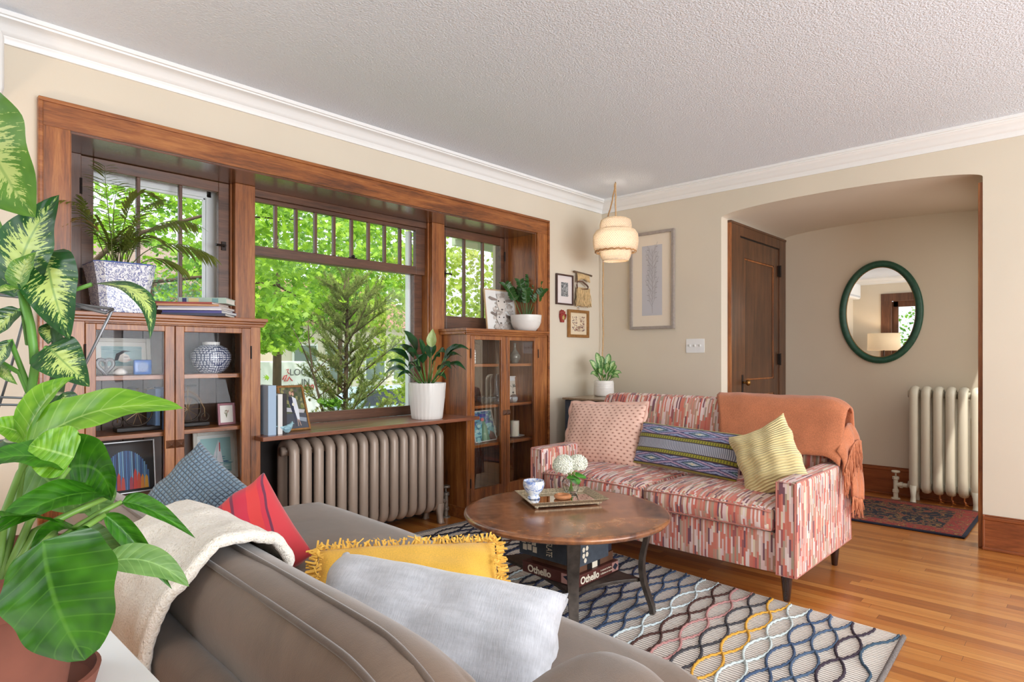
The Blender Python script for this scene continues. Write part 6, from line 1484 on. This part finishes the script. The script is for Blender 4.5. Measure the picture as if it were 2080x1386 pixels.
po = V(ph.location)
gdark = leafmat('philodendron_leaf', (36, 92, 14), (66, 132, 24), .2, .3, rib=(96, 156, 50)); glime = leafmat('young_philodendron_leaf', (92, 152, 30), (134, 188, 52), .3, .35, rib=(180, 216, 120)); gpale = leafmat('philodendron_leaf_underside', (88, 132, 58), (112, 152, 76), .2, .5, rib=(150, 190, 110))
A = MB(); A.smooth = True; B_ = MB(); B_.smooth = True; C_ = MB(); C_.smooth = True; ST = MB(); ST.smooth = True
lf(A, (88, 1098, .60), (172, 1342, .585), 285, (-.25, .25, 1), fold=-.10, shape=(.66, .46), wave=.05, nu=32)                     # large front leaf
lf(B_, (52, 915, .80), (372, 830, .84), 112, (.1, .7, .7), c=(180, 800, .82), shape=(.55, .75), wave=.10, fold=.25)     # long twisted leaf
lf(B_, (150, 930, .78), (60, 905, .76), 110, (.1, .5, .9), shape=(.6, .6), wave=.08)
lf(B_, (48, 895, .82), (152, 766, .86), 74, (-.3, .3, 1), c=(85, 800, .84), fold=.5, wave=.03)                           # lime spear
lf(A, (135, 948, .78), (-50, 945, .72), 92, (.1, .8, .5), c=(60, 905, .75), shape=(.6, .8), wave=.08)
lf(A, (140, 950, .80), (226, 1018, .78), 135, (-.5, .2, .9), c=(215, 930, .79), shape=(.5, .7), wave=.06)
lf(A, (228, 1004, .80), (-20, 1090, .66), 96, (.15, .7, .6), c=(110, 985, .74), shape=(.7, .8), wave=.07)
lf(C_, (60, 940, .84), (185, 1040, .84), 100, (0, .2, 1), shape=(.6, .7))
lf(C_, (200, 985, .9), (205, 1060, .88), 70, (.3, .1, 1), shape=(.6, .7), wave=.05)
lf(A, (248, 1020, .80), (397, 1094, .82), 40, (.2, .8, .6), c=(300, 1020, .81), fold=.6, shape=(.6, .9))                 # curled leaf on the arched stem
lf(A, (212, 1046, .78), (350, 1198, .80), 42, (.4, .6, .7), c=(260, 1075, .79), fold=.7, shape=(.7, .9), twist=.5)
lf(C_, (205, 1148, .74), (384, 1192, .78), 62, (.1, .6, .8), c=(300, 1110, .76), shape=(.8, .8), wave=.05, fold=.3)
lf(C_, (150, 1075, .80), (262, 1140, .78), 60, (.2, .6, .8), shape=(.6, .8), wave=.04)
lf(A, (170, 1085, .76), (62, 1118, .70), 66, (0, .9, .4), c=(120, 1055, .73), fold=.4, shape=(.6, .8))
lf(B_, (60, 885, .84), (-25, 860, .80), 60, (.2, .6, .8), shape=(.6, .8), wave=.06)
lf(A, (0, 1050, .66), (120, 1062, .74), 60, (0, .7, .7), shape=(.6, .8))
for q in (((20, 1180, .66), (110, 1085, .72), (85, 1110, .62)), ((10, 1190, .68), (70, 1080, .74), (150, 1040, .76), (228, 1006, .80)), ((0, 1200, .68), (60, 1060, .74), (110, 990, .77), (140, 950, .78)), ((10, 1190, .69), (90, 1120, .72), (160, 1068, .76), (210, 1038, .79), (248, 1020, .80)), ((10, 1190, .69), (90, 1130, .72), (160, 1080, .75), (212, 1046, .78)),
          ((0, 1190, .68), (30, 1050, .76), (44, 960, .80), (50, 900, .82)), ((0, 1195, .68), (90, 1150, .70), (205, 1148, .74)), ((-10, 1195, .68), (10, 1040, .74), (40, 960, .79), (60, 930, .80))): stem(ST, q, [.0048-.0004*i for i in range(len(q))], po)
for m_ in (A, B_, C_): m_.v = [tuple(V(p)-po) for p in m_.v]
A.build('foliage', gdark, parent=ph); B_.build('young_foliage', glime, parent=ph); C_.build('pale_foliage', gpale, parent=ph); ST.build('stem', plain('philodendron_stem', (112, 150, 64), .45), parent=ph)
MB().box(-.006, .006, -.006, .006, .1, .34).build('moss_pole', plain('moss', (92, 74, 50), .95), parent=ph)
# dieffenbachia --------------------------------------------------------
dfl = V((-4.83, -1.90, .781)); df = thing('potted_dieffenbachia', 'tall dieffenbachia with cream splashed leaves in a grey pot at the left edge', 'potted plant', dfl)
pot([(.075, 0), (.085, .01), (.10, .12), (.105, .17), (.098, .17), (.094, .14)], plain('grey_planter', (150, 156, 164), .4), df, .145, .094)
vm = leafmat('dieffenbachia_leaf', (26, 70, 32), (42, 96, 40), .15, .3, var=(190, 210, 118), rib=(90, 140, 70)); vm2 = leafmat('dieffenbachia_light_leaf', (84, 134, 44), (110, 158, 54), .3, .35, var=(196, 214, 126), rib=(130, 170, 80))
A = MB(); A.smooth = True; B_ = MB(); B_.smooth = True; ST = MB(); ST.smooth = True
lf(B_, (-60, 185, .95), (72, 442, .98), 235, (-.3, -.1, 1), fold=.12, shape=(.8, .8))
lf(A, (28, 604, 1.02), (120, 396, 1.05), 142, (-.1, .1, 1), c=(34, 500, 1.03), fold=.12, shape=(.7, .85))
lf(A, (95, 512, 1.04), (142, 690, 1.00), 112, (.15, .2, 1), fold=.15, shape=(.55, .8))
lf(B_, (40, 590, 1.00), (74, 512, 1.02), 66, (-.2, .3, 1), c=(40, 540, 1.0), fold=.25)
lf(B_, (44, 588, 1.00), (-22, 602, .97), 40, (-.1, .8, .6), fold=.3)
lf(A, (186, 578, 1.02), (304, 690, .98), 46, (.4, .9, .5), c=(320, 570, 1.0), fold=.25, shape=(.7, .9))
lf(A, (96, 704, 1.00), (182, 786, .97), 92, (.2, .5, .9), fold=.12, shape=(.5, .8))
lf(A, (40, 628, 1.02), (-34, 706, 1.00), 66, (-.2, .4, .9), fold=.15, shape=(.6, .85))
lf(A, (24, 690, 1.0), (-20, 770, .98), 60, (-.2, .4, .9), fold=.15)
lf(B_, (0, 742, 1.0), (36, 782, .98), 22, (0, .2, 1), fold=.3)
lf(A, (128, 798, 1.0), (158, 852, .98), 44, (.3, .3, 1), fold=.2)
lf(A, (110, 655, 1.04), (98, 700, 1.02), 40, (.3, .1, 1), fold=.3)
for q, r_ in ((((62, 806, 1.01), (72, 740, 1.01), (62, 660, 1.01), (44, 592, 1.01)), .0065), (((62, 806, 1.01), (74, 740, 1.01), (96, 706, 1.0)), .0045), (((58, 800, 1.01), (40, 758, 1.01), (0, 735, 1.0)), .004), (((60, 790, 1.01), (40, 740, 1.01), (20, 690, 1.0)), .004),
          (((66, 740, 1.01), (62, 660, 1.02), (40, 628, 1.02)), .004), (((110, 690, 1.03), (108, 640, 1.03), (98, 560, 1.04), (95, 515, 1.04)), .005), (((112, 650, 1.03), (150, 590, 1.02), (186, 578, 1.02)), .0035), (((60, 700, 1.04), (40, 560, 1.06), (-30, 400, 1.06), (-60, 185, 1.0)), .006)):
    ST.tube([at(*p)-dfl for p in q], r_, 8)
for m_ in (A, B_): m_.v = [tuple(V(p)-dfl) for p in m_.v]
A.build('foliage', vm, parent=df); B_.build('young_foliage', vm2, parent=df); ST.build('stem', plain('dieffenbachia_stem', (96, 150, 60), .45), parent=df)
def canemat():
    m, nt, b = new('striped_cane'); tc = node(nt, 'ShaderNodeTexCoord').outputs['Object']; sx = node(nt, 'ShaderNodeSeparateXYZ', Vector=tc)
    n = node(nt, 'ShaderNodeTexNoise', Vector=tc, Scale=9., Detail=1.); f = mth(nt, 'FRACT', mth(nt, 'ADD', mth(nt, 'MULTIPLY', sx.outputs[2], 26.), n.outputs[0]))
    setc(nt, b, ramp(nt, f, [(0, lin(46, 74, 44)), (.78, lin(58, 88, 50)), (.82, lin(176, 178, 150)), (.9, lin(120, 120, 96)), (.95, lin(46, 74, 44))])); return m
cane = MB(); cane.smooth = True; cane.tube([dfl+V((0, 0, .14))-dfl, at(20, 905, 1.05)-dfl, at(55, 850, 1.02)-dfl, at(62, 800, 1.01)-dfl], [.013, .013, .012, .008], 10); cane.tube([V((.02, .02, .14)), at(86, 880, 1.06)-dfl, at(112, 800, 1.04)-dfl, at(124, 740, 1.03)-dfl, at(112, 660, 1.03)-dfl], [.014, .013, .012, .011, .007], 10)
cane.build('cane', canemat(), parent=df)
# wire trellis with diamond frame in front of the wall
tr_ = thing('wire_trellis', 'thin grey wire trellis frame standing among the plants at the left edge', 'trellis', at(100, 1010, 1.12)*1); tl_ = V(tr_.location)
wm = plain('grey_wire', (120, 122, 126), .35, .7)
apex = (229, 628, 1.02); 
for q in ((apex, (104, 880, 1.10), (60, 990, 1.14)), (apex, (40, 604, 1.06), (-40, 596, 1.06)), (apex, (215, 636, 1.0), (90, 606, 1.04), (-40, 588, 1.04)), ((52, 632, 1.05), (24, 740, 1.07), (-8, 846, 1.09)), ((-30, 806, 1.08), (135, 812, 1.08)), ((-30, 822, 1.05), (130, 824, 1.05)), ((104, 880, 1.10), (-30, 900, 1.08))):
    b = MB(); b.smooth = True; b.tube([at(*p)-tl_ for p in q], .0022 if q[0] is not apex else .0026, 6); b.build('wire', wm, parent=tr_)

# ================================================================== OUTSIDE
grass = plain('lawn', (120, 150, 70), .95, 0, 3, .3); road = plain('asphalt', (150, 148, 146), .95, 0, 4, .1); walk = plain('concrete', (214, 210, 202), .95)
struct(MB().box(-30, 40, .6, 8.2, -1.1, -1.0).build('ground_1', grass)); struct(MB().box(-30, 40, 8.2, 15, -1.12, -1.05).build('ground_2', road)); struct(MB().box(-30, 40, 15, 60, -1.1, -.9).build('ground_3', grass))
struct(MB().box(-30, 40, 5.6, 6.6, -1.0, -.98).build('ground_4', walk))
def treeleaf(name, rgb, rgb2, tr=.45):
    m, nt, b = new(name); g = node(nt, 'ShaderNodeNewGeometry'); c = ramp(nt, g.outputs['Random Per Island'], [(0, lin(*rgb)), (1, lin(*rgb2))]); setc(nt, b, c); b.inputs['Roughness'].default_value = .5
    t = node(nt, 'ShaderNodeBsdfTranslucent', Color=c); mx = node(nt, 'ShaderNodeMixShader', i0=tr, i1=b.outputs[0], i2=t.outputs[0]); nt.links.new(mx.outputs[0], nt.nodes['Material Output'].inputs[0]); return m
MAPLE = []
for k, (a, r_) in enumerate(((0, 1), (.28, .45), (.62, .92), (.92, .42), (1.25, .70), (1.9, .35), (2.6, .32), (pi, .30), (-2.6, .32), (-1.9, .35), (-1.25, .70), (-.92, .42), (-.62, .92), (-.28, .45))): MAPLE.append((r_*sin(a), r_*cos(a)))
def leafcloud(name, mat, parent, centres, per, rad, size, flat=.35, shape=MAPLE, off=V((0, 0, 0)), vert=.2):
    vs, fs = [], []
    for c in centres:
        c = V(c)
        for i in range(per):
            d = V((random.gauss(0, 1), random.gauss(0, 1), random.gauss(0, flat)))*rad*.55; p = c+d-off; s = size*random.uniform(.6, 1.2)
            n = V((random.gauss(0, .6), random.gauss(-.35, .6), random.uniform(vert, 1))).normalized(); x = n.orthogonal().normalized(); x.rotate(Matrix.Rotation(random.uniform(0, 6.28), 3, n)); y = n.cross(x); b0 = len(vs)
            for (u, v) in shape: q = p+(x*u+y*v)*s*.5; vs.append((q.x, q.y, q.z+random.uniform(-.06, .06)*s*.5))
            fs.append(tuple(range(b0, b0+len(shape))))
    me = bpy.data.meshes.new(name); me.from_pydata(vs, [], fs); me.materials.append(mat); o = bpy.data.objects.new(name, me); COL.objects.link(o); o.parent = parent; return o
bark = plain('bark', (84, 66, 50), .95, 0, 12, .3, .6)
def branchy(parent, off, trunk, branches, name='trunk'):
    b = MB(); b.smooth = True; b.tube([V(p)-off for p in trunk[0]], trunk[1], 10); b.build(name, bark, parent=parent)
    if branches:
        b = MB(); b.smooth = True
        for pts, r_ in branches: b.tube([V(p)-off for p in pts], [r_*(1-.8*i/(len(pts)-1)) for i in range(len(pts))], 6)
        b.build('branch', bark, parent=parent)
mapl = treeleaf('maple_leaf', (96, 150, 24), (176, 214, 60)); mapd = treeleaf('maple_leaf_deep', (70, 122, 26), (130, 180, 44)); far_ = treeleaf('far_leaf', (96, 146, 50), (160, 196, 90))
random.seed(101)
# near maple: canopy hanging over the big window
o_ = V((-3.6, 3.9, -1)); mt_ = thing('maple_tree', 'bright green maple with large lobed leaves filling the left of the big window', 'tree', o_)
cs = []
for i in range(95):
    px = random.uniform(480, 860); py = random.uniform(400, 700) if px < 640 else random.uniform(400, 600); Y_ = random.uniform(2.6, 4.6)
    if random.random() < .35 and px > 640 and py > 520: continue
    cs.append(atY(px, py, Y_))
for i in range(16): cs.append(atY(random.uniform(515, 590), random.uniform(620, 712), random.uniform(2.4, 3.4)))
for i in range(60): cs.append(V((random.uniform(-6, -1), random.uniform(2.6, 6), random.uniform(2.6, 5))))
for i in range(8): cs.append(atY(random.uniform(640, 730), random.uniform(600, 660), random.uniform(3.2, 4.2)))
leafcloud('foliage', mapl, mt_, cs, 44, .26, .14, off=o_)
br = [([(-3.6, 3.9, 1.2), (-3.0, 3.7, 1.9), (-2.2, 3.5, 2.05), (-1.5, 3.4, 2.0), (-.9, 3.3, 1.7)], .03), ([(-3.6, 3.9, 1.6), (-3.1, 3.3, 2.3), (-2.4, 3.0, 2.6), (-1.4, 3.0, 2.7)], .03), ([(-3.5, 3.9, .9), (-2.7, 3.5, 1.3), (-2.1, 3.3, 1.45), (-1.6, 3.2, 1.35)], .02)]
branchy(mt_, o_, ([(-3.6, 3.9, -1), (-3.65, 3.9, 1), (-3.5, 3.95, 3), (-3.4, 4, 4.5)], [.16, .13, .11, .08]), br)
# conifer in the middle of the big window
o_ = V((-1.19, 2.5, -1)); cf = thing('juniper_tree', 'dark blue green juniper standing in the middle of the big window', 'tree', o_)
random.seed(55); vs = []; fs = []; brs = []
def spray(p, d, l):
    d = d.normalized(); n = int(l/.012)
    for i in range(n):
        q = p+d*(l*i/n)
        for k in range(5):
            e = (d*.8+V((random.gauss(0, .8), random.gauss(0, .8), random.gauss(.2, .6)))).normalized()*random.uniform(.03, .06); w = e.cross(V((random.random(), random.random(), 1))).normalized()*.004
            b0 = len(vs); vs.extend([tuple(q-w-o_), tuple(q+w-o_), tuple(q+e-o_)]); fs.append((b0, b0+1, b0+2))
for i in range(46):
    z = .2+1.75*i/46; a = i*2.4+random.uniform(-.4, .4); l = (1.15-(z-.2)/1.95*.85)*random.uniform(.45, 1.1)*.85; base = V((-1.19+.02*sin(z*5), 2.5, z)); l *= .62 if cos(a) < -.2 else 1.1; d = V((cos(a), sin(a)*.8, .5)).normalized(); pts = [base, base+d*l*.5+V((0, 0, .03)), base+d*l+V((0, 0, .14*l))]; brs.append((pts, .012))
    for k in range(11):
        f = .15+.85*k/11; p = base.lerp(pts[2], f)
        spray(p, d+V((random.gauss(0, .6), random.gauss(0, .6), random.uniform(.1, .8))), random.uniform(.10, .22))
me = bpy.data.meshes.new('foliage'); me.from_pydata(vs, [], fs); me.materials.append(treeleaf('juniper_needle', (104, 124, 62), (172, 180, 108), .5)); o = bpy.data.objects.new('foliage', me); COL.objects.link(o); o.parent = cf
branchy(cf, o_, ([(-1.19, 2.5, -1), (-1.18, 2.5, .6), (-1.16, 2.5, 1.5), (-1.14, 2.5, 2.05)], [.035, .028, .018, .005]), brs)
# thin sapling in front of the truck
o_ = V((-1.62, 2.3, -1)); sp_ = thing('sapling', 'thin dark sapling with sparse leaves left of the juniper', 'tree', o_)
P1 = atY(655, 835, 2.3); P2 = atY(636, 760, 2.3); P3 = atY(612, 700, 2.3); P4 = atY(590, 660, 2.3); P5 = atY(627, 690, 2.3)
branchy(sp_, o_, ([V((P1.x+.02, 2.3, -1)), P1, P2, P5, atY(626, 650, 2.3)], [.02, .014, .010, .006, .004]), [([P2, P3, P4], .008), ([P2, atY(660, 735, 2.35), atY(690, 720, 2.4)], .007), ([P1.lerp(P2, .4), atY(668, 790, 2.25), atY(690, 775, 2.2)], .006), ([P5, atY(645, 670, 2.3), atY(655, 655, 2.3)], .004)])
random.seed(9); leafcloud('foliage', treeleaf('sapling_leaf', (90, 84, 40), (120, 130, 50), .3), sp_, [atY(random.uniform(640, 690), random.uniform(715, 800), 2.3) for i in range(12)]+[atY(random.uniform(610, 660), random.uniform(800, 840), 2.25) for i in range(3)], 12, .07, .05, off=o_)
leafcloud('leaf_tuft', mapd, sp_, [atY(random.uniform(655, 690), random.uniform(800, 828), 2.25) for i in range(6)], 12, .06, .09, off=o_)
# trees for the side windows and beyond
def roundtree(name, label, o_, cz, rad, n, per, size, mat, trunk_r=.1, shape=MAPLE, clus=.5, sq=1.):
    o_ = V(o_); t = thing(name, label, 'tree', o_); cs = []
    for i in range(n):
        d = V((random.gauss(0, 1), random.gauss(0, 1), random.gauss(0, 1))).normalized()*random.uniform(.5, 1)*rad; cs.append(o_+V((d.x, d.y, cz+d.z*sq)))
    leafcloud('foliage', mat, t, cs, per, clus, size, off=o_); MB().tube([(0, 0, 0), (.02, 0, cz*.6), (0, .03, cz)], [trunk_r, trunk_r*.8, trunk_r*.5], 8).build('trunk', bark, parent=t, smooth=True); return t
random.seed(77)
roundtree('leafy_tree', 'light green tree seen through the left casement behind the palm', (-1.6, 7.4, -1), 3.6, 2.3, 120, 44, .19, mapl)
roundtree('leafy_tree', 'yellow green leafy tree seen through the right casement window', (2.3, 5.2, -1), 2.7, 1.7, 140, 50, .15, treeleaf('yellowgreen_leaf', (130, 160, 40), (190, 206, 90)))
roundtree('leafy_tree', 'large green tree behind the upper panes of the big window', (1.0, 8.5, -1), 4.8, 2.5, 110, 40, .22, mapd, clus=.6)
roundtree('leafy_tree', 'pale green street tree far behind the juniper', (7, 16, -1), 5.6, 2.6, 80, 36, .34, far_, clus=.8)
roundtree('leafy_tree', 'far green tree at the upper left beyond the road', (-3, 18, -1), 6.6, 3.4, 80, 36, .42, far_, clus=1.)
roundtree('leafy_tree', 'green garden tree outside the left wall window, seen only in the mirror', (-9.5, -1.6, -1), 2.6, 1.8, 90, 40, .16, mapd)
blu = treeleaf('bluegreen_leaf', (74, 120, 84), (130, 168, 124), .25)
roundtree('evergreen_shrub', 'blue green evergreen bush low in the left casement window', (-2.62, 3.4, -1), 2.35, .75, 70, 70, .05, blu, .04, clus=.22, shape=[(-.25, 0), (.25, 0), (0, 1.4)])
# delivery truck
tk = thing('delivery_truck', 'white box truck with dark serif and red lettering parked beyond the sapling', 'truck', (1.55, 10.6, -1.05)); tw = plain('white_truck_paint', (240, 240, 240), .4)
b = MB(); b.box(-3.4, 1.52, -.6, 1.5, .55, 2.12); b.build('cargo_box', tw, parent=tk, bevel=.02)
b = MB(); b.box(-5.0, -3.45, -.5, 1.4, .45, 1.75); b.build('cab', tw, parent=tk, bevel=.15, seg=3)
MB().box(-4.85, -3.7, -.51, -.49, 1.1, 1.65).build('cab_window', plain('dark_glass', (40, 50, 56), .1), parent=tk)
for x in (-4.2, .7): MB().cyl((x, -.62, .42), (x, -.35, .42), .42, n=24).build('wheel', plain('tyre', (30, 30, 32), .8), parent=tk)
def tktext(txt, size, px, py, mat, name, bold=0):
    p = atY(px, py, 9.98)-V(tk.location); m = MB(); m.text(txt, size, Matrix.Translation(p) @ Matrix.Rotation(pi/2, 4, 'X'), extrude=.002, bold=bold); m.build(name, mat, parent=tk)
tktext('LOO', .21, 588, 763, plain('grey_lettering', (90, 92, 92), .6), 'serif_lettering'); tktext('IN', .21, 612, 783, bpy.data.materials['grey_lettering'], 'serif_lettering')
rl = plain('red_lettering', (206, 60, 66), .6); tktext('6-620', .17, 606, 793, rl, 'telephone_number', .004); 
m = MB(); q = [atY(*p, 9.97)-V(tk.location) for p in ((574, 772), (578, 764), (583, 762), (580, 770), (577, 774), (584, 774), (588, 766), (590, 770), (594, 774))]; m.tube(q, .012, 6); q = [atY(*p, 9.97)-V(tk.location) for p in ((582, 752), (586, 750), (584, 756), (588, 760))]; m.tube(q, .010, 6); m.build('red_script', rl, parent=tk, smooth=True)
# houses across the road
def house(label, loc, w, d, h, wallc, roofc, wins, rz=0):
    t = thing('house', label, 'house', loc, rz); MB().box(-w/2, w/2, 0, d, 0, h).build('wall', colm('house_wall_%s' % label[:5], wallc, .9), parent=t)
    b = MB(); b.rings([[(-w/2-.4, -.5, h), (w/2+.4, -.5, h), (w/2+.4, d+.5, h), (-w/2-.4, d+.5, h)], [(-w/2+.2, d/2, h+2.2), (w/2-.2, d/2, h+2.2), (w/2-.2, d/2+.1, h+2.2), (-w/2+.2, d/2+.1, h+2.2)]]); b.build('roof', colm('house_roof_%s' % label[:5], roofc, .9), parent=t)
    for (x, z, ww, hh) in wins:
        f = MB().box(x-ww/2-.08, x+ww/2+.08, -.06, 0, z-.08, z+hh+.08).build('window', white, parent=t); MB().box(x-ww/2, x+ww/2, -.08, -.05, z, z+hh).build('pane', plain('house_pane', (110, 126, 116), .1) if 'house_pane' not in bpy.data.materials else bpy.data.materials['house_pane'], parent=f)
    return t
house('white and tan house with porch across the road right of the juniper', (9.5, 19, -1), 7, 8, 3.4, (226, 214, 198), (150, 110, 92), ((-2.2, 1.2, .9, 1.4), (-.8, 1.2, .9, 1.4), (1, 1.2, .9, 1.4), (2.4, 1.2, .9, 1.4)))
house('brick house across the road behind the maple', (.2, 20, -1), 8, 8, 4.6, (206, 160, 140), (140, 120, 108), ((-2.5, 1.0, 1, 1.4), (0, 1.0, 1, 1.4), (2.5, 1.0, 1, 1.4), (-2.0, 3.2, 1, 1.1), (2, 3.2, 1, 1.1)))
cr = thing('parked_car', 'pale blue car roof glimpsed through the juniper on the road', 'car', (5.6, 11.5, -1.05)); cp_ = plain('pale_blue_paint', (170, 196, 206), .3, .2)
b = MB(); b.smooth = True; b.rings([[(-2.1, -.85, z*.0+.35), (2.1, -.85, .35), (2.1, .85, .35), (-2.1, .85, .35)], [(-2.15, -.88, .6), (2.15, -.88, .6), (2.15, .88, .6), (-2.15, .88, .6)], [(-2.0, -.82, .85), (2.05, -.82, .85), (2.05, .82, .85), (-2.0, .82, .85)], [(-1.3, -.7, .92), (1.5, -.7, .92), (1.5, .7, .92), (-1.3, .7, .92)], [(-.7, -.6, 1.38), (1.0, -.6, 1.38), (1.0, .6, 1.38), (-.7, .6, 1.38)]]); b.build('body', cp_, parent=cr, auto=30, bevel=.04)
for x in (-1.35, 1.35): MB().cyl((x, -.88, .32), (x, -.6, .32), .32, n=20).build('wheel', bpy.data.materials['tyre'], parent=cr)
MB().rings([[(-1.15, -.72, .93), (1.3, -.72, .93), (1.3, -.69, .93), (-1.15, -.69, .93)], [(-.68, -.62, 1.33), (.95, -.62, 1.33), (.95, -.59, 1.33), (-.68, -.59, 1.33)]]).build('side_window', bpy.data.materials['dark_glass'], parent=cr)
# porch roof over the right casement
pm = plain('porch_ceiling_paint', (176, 190, 160), .7); b = MB()
for i in range(8): b.box(-.35, 1.6, .55+i*.14, .55+i*.14+.136, 2.46, 2.48)
b.box(-.35, 1.6, 1.67, 1.72, 2.40, 2.48); struct(b.build('trim_16', pm))
